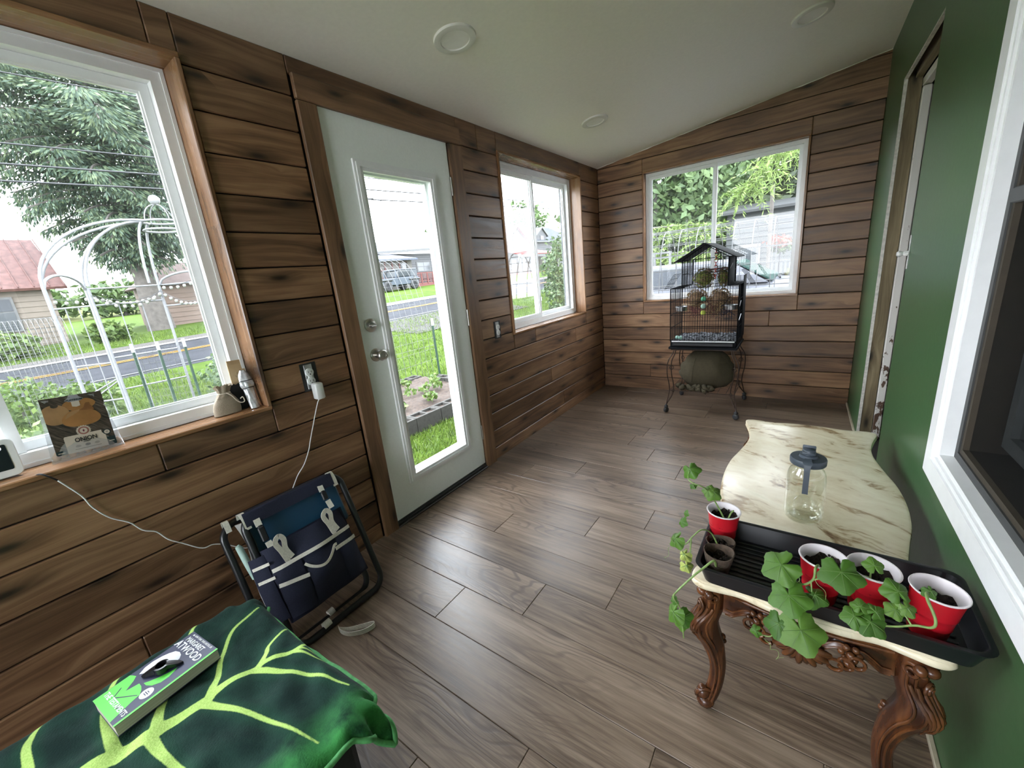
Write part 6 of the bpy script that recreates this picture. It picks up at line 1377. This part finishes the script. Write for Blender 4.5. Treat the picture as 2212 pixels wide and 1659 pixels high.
m = MB(); m.box(-22.5, -22.42, 8.15, 9.0, .5, 2.1); m.build('door', plain('maroon_door', (.22, .07, .07), .5), h)
m = MB(); m.box(-22.48, -22.38, 7.45, 7.6, 1.8, 2.0); m.build('wall_lamp', M_BLACK, h)
# grey house with porch, deck
h = thing('house', 'grey white sided house with blue shingle roof across the road from the glazed door', 'house', (-34, 27, .9)); X0 = -30
m = MB(); m.box(-39, X0, 22.9, 34.6, 0, 4.35); lap(m, X0, 22.9, 34.6, 1.0, 4.35, .03, .19); m.build('wall', M_SIDG, h)
m = MB(); roofslab(m, [(X0+.5, 22.6, 4.35), (X0+.5, 34.9, 4.9), (-35, 34.9, 7.2), (-35, 31.0, 7.0), (-33, 28, 5.75), (-34, 24, 5.6)]); m.build('roof', M_RBLU, h)
m = MB(); m.bar((X0+.55, 22.6, 4.35), (X0+.55, 34.9, 4.9), .12, .22); m.build('fascia', M_WTRIM, h)
hwin(h, X0, 28.7, 30.35, 2.65, 3.45, panes=2)
pr = thing('porch', 'enclosed white porch with dark red frame strips on the grey house', 'porch', (-28.6, 24.2, .9)); XP = -28
m = MB(); m.box(-30, XP, 21.5, 26.35, .6, 2.1); m.box(-30, XP-.06, 21.5, 26.35, 2.1, 3.62); m.build('wall', plain('porch_white', (.11, .103, .096), .7, Specular_IOR_Level=.1), pr)
for k in range(6): m = MB(); y = 21.6+.80*k; m.box(XP-.05, XP+.02, y, y+.09, 2.15, 3.5); m.build('frame_strip', plain('red_brown_strip', (0.090, 0.032, 0.029), .6) if k == 0 else bpy.data.materials['red_brown_strip'], pr)
for z in (2.12, 2.75): m = MB(); m.box(XP-.05, XP+.02, 21.6, 24.9, z, z+.07); m.build('frame_strip', bpy.data.materials['red_brown_strip'], pr)
hwin(pr, XP-.05, 25.1, 25.6, 2.3, 3.35, 'door', 1)
m = MB(); roofslab(m, [(XP+.35, 21.3, 3.62), (XP+.35, 26.75, 3.66), (-29.6, 25.2, 4.2), (-29.6, 22.9, 4.2)], .08); m.bar((XP+.38, 21.3, 3.62), (XP+.38, 26.75, 3.66), .06, .14); m.build('roof', M_RBLU, pr)
dk = thing('deck', 'red stained wooden deck with railing beside the porch', 'deck', (-28.5, 28.3, .9)); M_DECK = plain('red_deck_stain', (0.126, 0.040, 0.036), .7)
m = MB(); m.box(-30, -28, 26.4, 31, 1.35, 1.5); m.box(-28.05, -28, 26.4, 31, .75, 1.35); m.build('platform', M_DECK, dk)
for k in range(6): m = MB(); y = 26.45+.75*k; m.box(-28.06, -27.96, y, y+.1, 1.4, 2.45); m.build('rail_post', M_DECK, dk)
m = MB(); m.box(-28.04, -27.98, 26.4, 31, 2.35, 2.43); m.box(-28.04, -27.98, 26.4, 31, 1.6, 1.66); m.build('rail', M_DECK, dk)
for k in range(22): m = MB(); y = 26.6+.19*k; m.box(-28.03, -27.99, y, y+.05, 1.62, 2.38); m.build('baluster', M_DECK, dk)
for k in range(2):
    m = MB(); y = 28.35+.75*k; m.T = Matrix.Translation((-28.5, y, 1.5)); m.box(-.25, .25, -.25, .25, .3, .38); m.box(-.28, -.2, -.25, .25, .38, .95)
    for a in (-.22, .18):
        for b in (-.23, .19): m.box(a, a+.05, b, b+.05, 0, .32)
    o = m.build('patio_chair', M_WTRIM); tag(o, ['white patio chair on the red deck, nearer the porch', 'white patio chair on the red deck, farther from the porch'][k], 'chair', 'patio chairs on the red deck')
m = MB(); m.tube([(-27.9, 29.15+.25*math.cos(a), 2.72+.25*math.sin(a)) for a in np.linspace(0, 6.28, 25)[:-1]], .08, 8, True); o = m.build('wreath', plain('dark_wreath', (.03, .03, .028), .9, .4, 8)); tag(o, 'round dark wreath standing at the red deck rail', 'wreath')
# off-road car parked in front of the porch
cr_ = thing('off_road_car', 'blue grey off-road car with a soft top parked before the porch', 'car', (-26, 22.4, gz(-26, 22.4))); cz = gz(-26, 22.4); M_CAR = plain('blue_grey_paint', (0.080, 0.092, 0.110), .3, .05, Specular_IOR_Level=.1)
def cb_(nm, mt, *bx_, c=.04):
    m = MB(); [m.box(*b, c) for b in bx_]; return m.build(nm, mt, cr_)
cb_('body', M_CAR, (-26.85, -25.15, 20.55, 22.2, cz+.45, cz+1.0), (-26.85, -25.15, 22.1, 24.3, cz+.45, cz+1.05), (-26.9, -25.1, 21.9, 22.0, cz+.3, cz+.5))
cb_('soft_top', plain('grey_soft_top', (.07, .075, .085), .8), (-26.8, -25.2, 22.0, 24.25, cz+1.58, cz+1.72), (-26.8, -25.2, 23.5, 24.28, cz+1.05, cz+1.6)); cb_('window', M_WIN, (-26.75, -25.17, 22.15, 23.5, cz+1.08, cz+1.58)); cb_('fender', M_BLACK, (-26.95, -25.05, 20.45, 21.5, cz+.80, cz+.90), (-26.95, -25.05, 23.2, 24.4, cz+.80, cz+.90), (-26.8, -25.2, 20.35, 20.5, cz+.4, cz+.6)); cb_('grille', M_BLACK, (-26.6, -25.4, 20.5, 20.56, cz+.6, cz+.95))
cb_('windscreen_frame', M_CAR, (-26.8, -26.7, 21.95, 22.1, cz+1.0, cz+1.6), (-25.3, -25.2, 21.95, 22.1, cz+1.0, cz+1.6)); cb_('mirror', M_BLACK, (-25.15, -24.95, 22.0, 22.12, cz+1.05, cz+1.25)); cb_('fuel_door', M_WTRIM, (-25.16, -25.12, 23.75, 24.0, cz+.85, cz+1.05), c=.005)
M_HUB = plain('dull_wheel_hub', (.03, .03, .033), .7, Specular_IOR_Level=.1)
def wheel(par, x, y, z, r, ax, w=.24):
    m = MB(); m.T = Matrix.Translation((x, y, z)) @ (Matrix.Rotation(PI/2, 4, 'Y') if ax == 'x' else Matrix.Rotation(PI/2, 4, 'X')); m.lathe([(r*.5, -w/2), (r*.92, -w/2), (r, -w*.35), (r, w*.35), (r*.92, w/2), (r*.5, w/2)], 24, close=True); t_ = m.build('wheel', M_RUBBER, par, 50); m = MB(); m.T = Matrix.Translation((x, y, z)) @ (Matrix.Rotation(PI/2, 4, 'Y') if ax == 'x' else Matrix.Rotation(PI/2, 4, 'X')); m.lathe([(0, -w*.4), (r*.5, -w*.42), (r*.5, w*.42), (0, w*.4)], 16); m.build('hub', M_HUB, t_, 40)
for y in (21.0, 23.75):
    for x in (-26.7, -25.2): wheel(cr_, x, y, cz+.42, .42, 'x')
wheel(cr_, -26, 24.42, cz+.95, .40, 'y')
# red roofed house and the dormered one
h = thing('house', 'pinkish small house with a bright red roof and white porch through the slider window', 'house', (-28, 38, 1.4)); X0 = -25
M_PINK = plain('pale_pink_siding', (.09, .071, .06), .7, .05, 4, Specular_IOR_Level=.1); gA, gB, gp, ze_ = 36.75, 41.6, 39.35, 4.95
m = MB(); m.box(-35, X0, gA, gB, .8, ze_); lap(m, X0, gA, gB, 1.5, ze_, .03, .2); m.add([(X0, gA, ze_), (X0, gB, ze_), (X0, gp, 6.55)], [(0, 1, 2)]); lap(m, X0, gA, gB, ze_, 6.5, .03, .2, lambda z: (lerp(gA, gp, (z-ze_)/(6.6-ze_)), lerp(gB, gp, (z-ze_)/(6.6-ze_)))); m.build('wall', M_PINK, h)
m = MB(); roofslab(m, [(X0+.4, gA-.3, ze_-.2), (X0+.4, gp, 6.6), (-35, gp, 6.6), (-35, gA-.3, ze_-.2)], .12); roofslab(m, [(X0+.4, gp, 6.6), (X0+.4, gB+.3, ze_-.2), (-35, gB+.3, ze_-.2), (-35, gp, 6.6)], .12); m.build('roof', M_RBRT, h)
m = MB(); m.bar((X0+.42, gA-.3, ze_-.15), (X0+.42, gp, 6.66), .06, .24); m.bar((X0+.42, gp, 6.66), (X0+.42, gB+.3, ze_-.15), .06, .24); m.build('bargeboard', M_WTRIM, h)
hwin(h, X0, 38.75, 39.35, 4.35, 5.45, panes=1); hwin(h, X0, 38.0, 38.9, 2.0, 3.15, panes=1); hwin(h, X0, 40.2, 40.8, 1.8, 3.15, panes=1); m = MB(); m.box(X0, X0+.08, 38.95, 39.2, 5.75, 6.05); m.build('gable_vent', M_BLK, h)
m = MB(); roofslab(m, [(X0+2.1, 36.5, 3.38), (X0+2.1, 45.2, 3.42), (X0, 44.2, 3.95), (X0, 36.5, 3.95)], .08); m.build('porch_roof', M_RBRT, h); m = MB(); m.bar((X0+2.05, 36.5, 3.25), (X0+2.05, 45.2, 3.30), .1, .30); m.bar((X0+2.1, 43.2, 4.1), (X0+2.1, 45.3, 3.45), .08, .2); m.build('porch_fascia', M_WTRIM, h)
for y in (36.7, 39.6, 42.6, 45.0): m = MB(); m.box(X0+1.85, X0+2.05, y, y+.22, 1.3, 3.3); m.build('porch_pillar', M_WTRIM, h)
m = MB(); m.box(X0, X0+2.1, 36.5, 45.2, 1.2, 1.5); m.build('porch_floor', M_DECK, h); m = MB(); m.box(-35, X0, gB, 45.0, .8, 3.9); m.build('side_wing', plain('pale_wing_siding', (.09, .082, .075), .7, Specular_IOR_Level=.1), h); hwin(h, X0, 43.0, 43.6, 1.6, 3.3, 'door')
h = thing('house', 'white house with dark grey roof and dormer behind the red roofed house', 'house', (-30, 47, 1.5)); X0 = -35.4; sy = lambda y: y*1.283; sz = lambda z: 1.265+(z-1.265)*1.283
m = MB(); m.box(-46, X0, sy(44.9), sy(58), .8, sz(5.3)); lap(m, X0, sy(44.9), sy(58), 2, sz(5.3), .03, .3); m.build('wall', M_SIDG, h); m = MB(); roofslab(m, [(X0+.4, sy(42.5), sz(5.2)), (X0+.4, sy(58.5), sz(5.5)), (-41, sy(58.5), sz(7.9)), (-41, sy(43.5), sz(7.7))], .12); m.build('roof', plain('dark_slate_roof', (.045, .05, .06), .8, .12, 5, Specular_IOR_Level=.1), h); m = MB(); m.bar((X0+.42, sy(42.5), sz(5.2)), (X0+.42, sy(58.5), sz(5.5)), .06, .25); m.build('fascia', M_WTRIM, h)
m = MB(); m.box(X0-3, X0+.1, sy(47.3), sy(49.8), sz(5.3), sz(6.1)); m.add([(X0+.1, sy(47.3), sz(6.1)), (X0+.1, sy(49.8), sz(6.1)), (X0+.1, sy(48.6), sz(7.0))], [(0, 1, 2)]); m.build('dormer', M_SIDG, h); m = MB(); roofslab(m, [(X0+.3, sy(47.0), sz(5.95)), (X0+.3, sy(48.6), sz(7.05)), (X0-3, sy(48.6), sz(7.05)), (X0-3, sy(47.0), sz(5.95))]); roofslab(m, [(X0+.3, sy(48.6), sz(7.05)), (X0+.3, sy(50.1), sz(5.95)), (X0-3, sy(50.1), sz(5.95)), (X0-3, sy(48.6), sz(7.05))]); m.bar((X0+.33, sy(47.0), sz(6.0)), (X0+.33, sy(48.6), sz(7.1)), .05, .18); m.bar((X0+.33, sy(48.6), sz(7.1)), (X0+.33, sy(50.1), sz(6.0)), .05, .18); m.build('dormer_roof', M_WTRIM, h); hwin(h, X0+.1, sy(48.25), sy(48.95), sz(5.55), sz(6.0))

# trees -----------------------------------------------------------------
def spruce(label, x, y, h, r0, lean, z0, z1, n, mat, size=.16, first=2.6, droop=.55, group=None):
    z = gz(x, y) if z0 is None else z0; t = thing('spruce_tree', label, 'tree', (x, y, z), group)
    m = MB(); m.tube([(x, y, z-.2), (x+lean*.2, y, z+1.5), (x+lean, y, z+h*.95)], [r0*1.25, r0, r0*.15], 14); m.build('trunk', M_BARK, t, 60)
    V = []; br = MB(); lv = int(h*2.6)
    for k in range(lv):
        f = k/lv; zz = z+first+(h-first)*f; L = (min(1.3+(zz-z-first)*.62, z1) if zz-z < 8 else z1*((h-(zz-z))/(h-8))**.8+.2)*RS.uniform(.85, 1.12)
        for q in range(6 if f < .7 else 4):
            a = q*2*PI/6+k*.9+RS.uniform(-.3, .3); d = Vector((math.cos(a), math.sin(a), 0)); P = [Vector((x+lean*f, y, zz))+d*L*s+Vector((0, 0, L*(.18*s-droop*s*s*.9))) for s in np.linspace(0, 1, 6)]
            br.tube(P, [.035*(1-f)+.012-.009*s for s in np.linspace(0, 1, 6)], 4)
            nn = max(8, int(n*L))
            s = RS.uniform(.12, 1, nn)**.8; base = np.array([tuple(P[0].lerp(P[-1], v)) for v in s]); base[:, 2] += L*(.18*s-droop*.9*s*s)-s*(P[-1].z-P[0].z)
            side = np.array([-d.y, d.x, 0]); off = RS.normal(size=nn)*.16*L*(.35+s*(1-s)*2.2); base += side*off[:, None]; hang = -np.abs(RS.normal(size=nn))*.26-.04; base[:, 2] += hang*RS.uniform(0, 1, nn)
            up_ = np.stack([side[0]*off*.9+d.x*.12, side[1]*off*.9+d.y*.12, hang-.10], 1); up_ /= np.linalg.norm(up_, axis=1)[:, None]; w = np.cross(up_, RS.normal(size=(nn, 3))); w /= np.linalg.norm(w, axis=1)[:, None]
            sz_ = size*RS.uniform(.6, 1.4, nn)[:, None]; V.append(np.stack([base, base+up_*sz_*.5+w*sz_*.16, base+up_*sz_, base+up_*sz_*.5-w*sz_*.16], 1).reshape(-1, 3))
    br.build('branches', M_BARK, t, 60, fix=False); V = np.concatenate(V); k = len(V)//4; me = bpy.data.meshes.new('needles'); me.vertices.add(len(V)); me.vertices.foreach_set('co', V.ravel()); me.loops.add(len(V)); me.loops.foreach_set('vertex_index', np.arange(len(V))); me.polygons.add(k); me.polygons.foreach_set('loop_start', np.arange(k)*4); me.update(calc_edges=True); me.validate(); me.materials.append(mat); o = link('needles', me, t); o['kind'] = 'stuff'; return t
spruce('huge grey green spruce towering beyond the left window', -20.8, 5.35, 15, .40, -.35, None, 4.7, 190, F_SPR, .17, 3.0, .42)
def tree(name, label, x, y, z, h, blobs, mat, size, trunk=.15, group=None):
    t = thing(name, label, 'tree', (x, y, z), group); m = MB(); m.tube([(x, y, z-.2), (x+.05, y, z+h*.4), (x, y, z+h*.75)], [trunk*1.2, trunk, trunk*.4], 10); m.build('trunk', M_BARK, t, 60); cloud('foliage', mat, blobs, size, t); return t
for k, (x, y) in enumerate([(-62, -4), (-64, 5), (-60, 12), (-63, 20), (-66, 30)]): z = gz(x, y); tree('field_tree', ['far', 'low', 'pale', 'round', 'broad'][k]+' tree on the field edge, '+['far left behind the rusty roof', 'second from the left', 'third from the left', 'behind the shed', 'behind the grey house'][k], x, y, z, 4, [((x, y, z+1.8), (2.4, 4.5, 1.8), 900)], F_HED, .6)
z = gz(-32, 44); tree('broadleaf_tree', 'light green tree rising behind the red roof', -40, 46, z, 8, [((-40, 45, 7.5), (3, 3.2, 2.6), 1500), ((-40, 48, 7.1), (2.4, 2.4, 2.2), 900)], F_MAP, .45, .25); tree('broadleaf_tree', 'light green tree rising behind the dormer house roof', -54, 88, 2.5, 14, [((-54, 87, 13), (4.5, 5, 4.6), 1600)], F_MAP, .7, .25)
t = thing('lilac_bush', 'tall white flecked lilac bush at the right of the slider window view', 'bush', (-5.3, 13.4, gz(-5.3, 13.4))); cloud('foliage', F_LIL, [((-5.35, 13.5, 1.35), (.80, .95, 1.15), 2600), ((-5.25, 13.3, .45), (.75, .9, .75), 1500)], .10, t); m = MB(); m.tube([(-5.3, 13.4, -.45), (-5.3, 13.4, 1.5)], .06, 8); m.build('stem', M_BARK, t)
# beyond the far window
z = -.42
tree('maple_tree', 'pale green maple filling the left pane of the far window', -3.2, 17, z, 6, [((-3.0, 17, 3.6), (2.6, 2.0, 2.1), 5200), ((-1.6, 18, 4.6), (1.8, 1.6, 1.5), 2200), ((-4.8, 16, 3.0), (1.6, 1.6, 2.0), 2000)], F_MAP, .20, .2)
FW = [(-6, 30, 13), (-2.5, 27, 13), (.5, 29, 14), (3.5, 26, 14), (6.5, 29, 14), (-9, 28, 12), (1.8, 22, 10), (9, 25, 12), (-12, 33, 12)]
for k, (x, y, h_) in enumerate(FW): tree('forest_tree', ['dark forest tree behind the maple', 'dark forest tree behind the left pane', 'tallest dark forest tree behind the mullion', 'dark forest tree above the grey shed', 'dark forest tree at the right edge of the far window', 'dark forest tree at the left edge of the far window', 'nearer dark tree above the grey shed', 'dark forest tree far right beyond the green wall side', 'dark forest tree farthest left beyond the far window'][k], x, y, z, h_, [((x, y, h_*.55), (2.6, 2.2, h_*.5), 3600), ((x, y, 2.2), (2.4, 2.2, 2.6), 1300)], F_DRK, .34, .28)
def bough(label, pts, n, L=.5, mat=F_NEW):
    t = thing('spruce_bough', label, 'bough', pts[0], 'bright spruce boughs'); P = catmull(pts, 8); m = MB(); m.tube(P, [.035-.028*i/(len(P)-1) for i in range(len(P))], 6); m.build('branch', M_BARK, t, 60)
    V = []
    for i in range(n):
        p = np.array(P[RS.randint(len(P))]); d = RS.normal(size=3)*np.array([1, .6, .5])+np.array([0, 0, -.55]); d /= np.linalg.norm(d); l = L*RS.uniform(.35, 1); nn = 16
        s = np.linspace(0, 1, nn); c = p+d*(s*l)[:, None]+np.array([0, 0, -.30*l])*(s**2)[:, None]; w = np.cross(d, RS.normal(size=(nn, 3))); w /= np.linalg.norm(w, axis=1)[:, None]; q = (w*.75+d*.6)*.085; e = np.cross(q, RS.normal(size=(nn, 3))); e /= np.linalg.norm(e, axis=1)[:, None]; e *= .013; V.append(np.stack([c-e, c+q, c+e, c-q*.8], 1).reshape(-1, 3))
    V = np.concatenate(V); k = len(V)//4; me = bpy.data.meshes.new('needles'); me.vertices.add(len(V)); me.vertices.foreach_set('co', V.ravel()); me.loops.add(len(V)); me.loops.foreach_set('vertex_index', np.arange(len(V))); me.polygons.add(k); me.polygons.foreach_set('loop_start', np.arange(k)*4); me.update(calc_edges=True); me.validate(); me.materials.append(mat); o = link('needles', me, t); o['kind'] = 'stuff'
bough('bright yellow green spruce bough drooping at the upper right of the far window', [(2.6, 11, 4.2), (1.7, 10.8, 3.7), (.9, 10.6, 2.95), (.5, 10.5, 2.55)], 120, .75); bough('bright spruce bough reaching into the top right corner of the far window', [(3.0, 10, 4.2), (2.2, 9.8, 3.7), (1.6, 9.6, 3.3), (1.25, 9.5, 3.05)], 110, .7)
bough('low bright spruce bough across the bottom of the left pane', [(-2.6, 10.5, 2.1), (-1.6, 10.3, 2.05), (-.6, 10.3, 2.0), (.1, 10.2, 1.9)], 150, .6); bough('lowest bright spruce bough at the left pane behind the wire panel', [(-2.4, 10, 1.5), (-1.5, 9.9, 1.45), (-.6, 9.8, 1.4), (0, 9.8, 1.3)], 130, .5)
h = thing('outbuilding', 'low pale grey sided outbuilding on the right beyond the far window', 'shed', (2.5, 16, z)); m = MB(); m.box(-.4, 6, 15.0, 19, z, 2.45)
for k in range(16): 
    a = z+.2+.16*k; m.add([(-.4, 14.97, a), (6, 14.97, a), (6, 15.0, a+.16), (-.4, 15.0, a+.16), (-.4, 15.0, a), (6, 15.0, a)], [(0, 1, 2, 3), (0, 4, 5, 1)])
m.build('wall', plain('pale_grey_siding', (.050, .053, .053), .7, .06, 3, Specular_IOR_Level=.1), h); m = MB(); roofslab(m, [(-.7, 14.7, 2.42), (6.3, 14.7, 2.42), (6.3, 19.3, 3.0), (-.7, 19.3, 3.0)], .07); m.build('roof', plain('pale_metal_roof', (.045, .046, .046), .5, Specular_IOR_Level=.1), h)
m = MB(); m.box(-.15, .55, 14.92, 14.98, .55, 1.5); f = m.build('window', M_WTRIM, h); m = MB(); m.box(-.05, .45, 14.9, 14.95, .65, 1.4); m.build('pane', M_WIN, f)
for k in range(5): m = MB(); m.box(.95+.10*k, 1.0+.10*k, 13.4, 13.44, -.4, .95); o = m.build('white_picket', M_WTRIM); tag(o, ['first', 'second', 'middle', 'fourth', 'last'][k]+' white picket from the left in the short row before the grey outbuilding', 'picket', 'white pickets by the outbuilding')
m = MB(); m.tube([(.92, 12.6, -.42), (.92, 12.6, 2.8)], .045, 8); o = m.build('utility_post', M_BARK); tag(o, 'thin dark post standing before the grey outbuilding', 'post')
t = thing('flower_basket', 'basket of coral red flowers on a pole by the outbuilding', 'flowers', (1.15, 13.0, 1.3)); cloud('blossoms', folmat('coral_blossom', (0.1600, 0.0400, 0.0280), (0.2200, 0.0720, 0.0480), (0.2400, 0.1200, 0.0800)), [((1.15, 13.0, 1.45), (.30, .25, .16), 160)], .09, t); cloud('leaves', F_HED, [((1.15, 13.0, 1.32), (.28, .22, .14), 150)], .09, t); m = MB(); m.tube([(1.15, 13.0, z), (1.15, 13.0, 1.35)], .02, 6); m.build('pole', M_BLACK, t)
t = thing('scrub_bush', 'dry scrubby bush at the right low corner of the far window view', 'bush', (2.0, 11.5, z)); cloud('foliage', folmat('dry_scrub', (0.0500, 0.0450, 0.0275), (0.0900, 0.0800, 0.0450), (0.1250, 0.1300, 0.0650)), [((1.95, 11.5, .35), (.7, .5, .75), 1200)], .12, t)
tb2 = thing('picnic_bench', 'weathered plank bench beyond the cage roof outside the far window', 'bench', (.35, 9.6, z)); m = MB(); m.T = Matrix.Translation((.30, 9.6, z)) @ Matrix.Rotation(-.5, 4, 'Z')
for k in range(3): m.box(-.55, .55, -.22+.15*k, -.09+.15*k, 1.28, 1.32)
m.build('top', plain('weathered_plank', (.05, .045, .035), .8, .2), tb2); m.T = None
for sx in (-.4, .42): m = MB(); m.T = Matrix.Translation((.30, 9.6, z)) @ Matrix.Rotation(-.5, 4, 'Z'); m.box(sx-.04, sx+.04, -.15, .15, 0, 1.28); m.build('leg', bpy.data.materials['weathered_plank'], tb2)
# white car parked across the yard, seen over its hood and windscreen
car = thing('white_car', 'white car parked just outside the far window with its teal windscreen and hood showing', 'car', (.3, 6.75, z)); M_CW = plain('white_car_paint', (.115, .118, .133), .3, .02, Specular_IOR_Level=.12)
ya, yb = 5.85, 7.5
def csec(x, zl_, zh, inset_, crown):
    return [(x, ya+.06, zl_), (x, ya, lerp(zl_, zh, .5)), (x, ya+.03, zh-.06), (x, ya+inset_+.05, zh), (x, (ya+yb)/2, zh+crown), (x, yb-inset_-.05, zh), (x, yb-.03, zh-.06), (x, yb, lerp(zl_, zh, .5)), (x, yb-.06, zl_)]
m = MB(); m.loft([csec(-1.18, .10, .62, .08, .01), csec(-1.12, -.02, .84, .06, .02), csec(-.8, -.08, .90, .03, .02), csec(.9, -.08, .90, .03, .02), csec(1.45, -.08, .885, .05, .035), csec(2.15, -.05, .82, .06, .04), csec(2.45, .0, .72, .10, .03), csec(2.55, .08, .52, .12, .0)]); m.build('body', M_CW, car, 40)
m = MB(); m.loft([[(-1.12, ya+.06, .90), (1.36, ya+.06, .90), (1.36, yb-.06, .90), (-1.12, yb-.06, .90)], [(-.9, ya+.20, 1.17), (.93, ya+.20, 1.17), (.93, yb-.20, 1.17), (-.9, yb-.20, 1.17)], [(-.75, ya+.30, 1.195), (.8, ya+.30, 1.195), (.8, yb-.30, 1.195), (-.75, yb-.30, 1.195)]]); m.build('cabin', M_CW, car, 30)
ws = [(1.40, ya+.09, .905), (1.40, yb-.09, .905), (.955, yb-.22, 1.165), (.955, ya+.22, 1.165)]; m = MB(); m.add(ws+[(x+.012, y, z_+.014) for x, y, z_ in ws], [(3, 2, 1, 0), (4, 5, 6, 7), (0, 1, 5, 4), (1, 2, 6, 5), (2, 3, 7, 6), (3, 0, 4, 7)]); m.build('windscreen', plain('teal_windscreen', (.022, .050, .043), .2, .12, 2, Specular_IOR_Level=.15), car)
M_SGL = plain('grey_side_glass', (.04, .044, .05), .3, .15, Specular_IOR_Level=.1)
for x0, x1 in ((-.85, -.35), (-.27, .42), (.5, .95)):
    m = MB(); m.add([(x0, ya+.067, .92), (x1, ya+.067, .92), (x1-.10*(x1 > .9), ya+.175, 1.135), (x0+.06, ya+.175, 1.135)], [(0, 1, 2, 3)]); m.add([(x0, ya+.057, .92), (x1, ya+.057, .92), (x1-.10*(x1 > .9), ya+.165, 1.135), (x0+.06, ya+.165, 1.135)], [(0, 1, 2, 3)]); m.build('side_glass', M_SGL, car)
m = MB(); m.tube([(1.47, ya+.35, .925), (1.42, ya+.95, .935)], .012, 6); m.tube([(1.49, ya+.85, .93), (1.44, ya+1.35, .935)], .012, 6); m.build('wiper', M_BLACK, car)
m = MB(); m.box(1.02, 1.12, ya-.10, ya+.05, .92, 1.04, .03); m.build('wing_mirror', M_CW, car, 40)
m = MB()
for x in (-.31, .47): m.box(x-.004, x+.004, ya-.004, ya+.02, .0, .86)
m.build('door_seam', M_BLACK, car)
for x in (-.65, 1.75):
    for y in (ya+.02, yb-.02): wheel(car, x, y, -.27+.31, .31, 'y', .2)
tr_ = thing('utility_trailer', 'white box trailer with ladder rack at the lower left of the far window', 'trailer', (-.9, 8.8, z)); m = MB(); m.box(-1.5, .25, 8.3, 9.6, z+.45, 1.14, .03); m.build('box_body', M_CW, tr_, 40); m = MB(); m.box(-1.45, .2, 8.28, 8.31, .35, .95, .004); m.build('tailgate_panel', plain('pale_grey_panel', (.085, .088, .10), .4), tr_)
m = MB()
for zz in (1.33, 1.42): m.bar((-1.1, 8.6, zz), (-.45, 8.6, zz), .03, .035)
for x in (-1.08, -.78, -.48): m.bar((x, 8.6, 1.1), (x, 8.6, 1.44), .04)
m.build('rack', M_WTRIM, tr_)
for x in (-1.3, .05): wheel(tr_, x, 9.0, z+.3, .3, 'x', .18)
# overhead power lines along the road
for k, (z0, s, r, lb_) in enumerate([(6.02, .05, .014, 'highest power line above the road'), (4.72, .048, .018, 'second power line below the highest one'), (4.34, .046, .022, 'thick third power line down'), (4.02, .045, .022, 'thick lowest power line of the parallel set')]):
    m = MB(); m.tube([(-11.5, y, z0+s*y) for y in (-30, 0, 30, 70)], r, 6); o = m.build('power_line', M_BLACK, None, 180); tag(o, lb_+', running along the road', 'cable')
for A, B, lb_ in (((-9.5, 4, 3.98), (-9.5, 16, 3.9), 'thin slack service wire below the power lines'), ((-9, 4, 3.25), (-9.6, 22, 6.4), 'service wire crossing the power lines upwards to the right'), ((-9, 5, 4.2), (-9.6, 18, 3.55), 'service wire slanting down to the right under the power lines')):
    m = MB(); A, B = Vector(A), Vector(B); m.tube([A.lerp(B, q)-Vector((0, 0, .25*4*q*(1-q)*.5)) for q in np.linspace(0, 1, 12)], .011, 5); o = m.build('service_wire', M_BLACK, None, 180); tag(o, lb_, 'cable')
# outer face of the porch wall, so the place is closed from outside
m = MB(); wallpanel(-.198, [WIN1, WIN2, DOOR, WIN6], YN-.2, D+.2, -.45, 2.3, .012, 'y', -1, m); struct('wall_outer', m, M_SIDG)
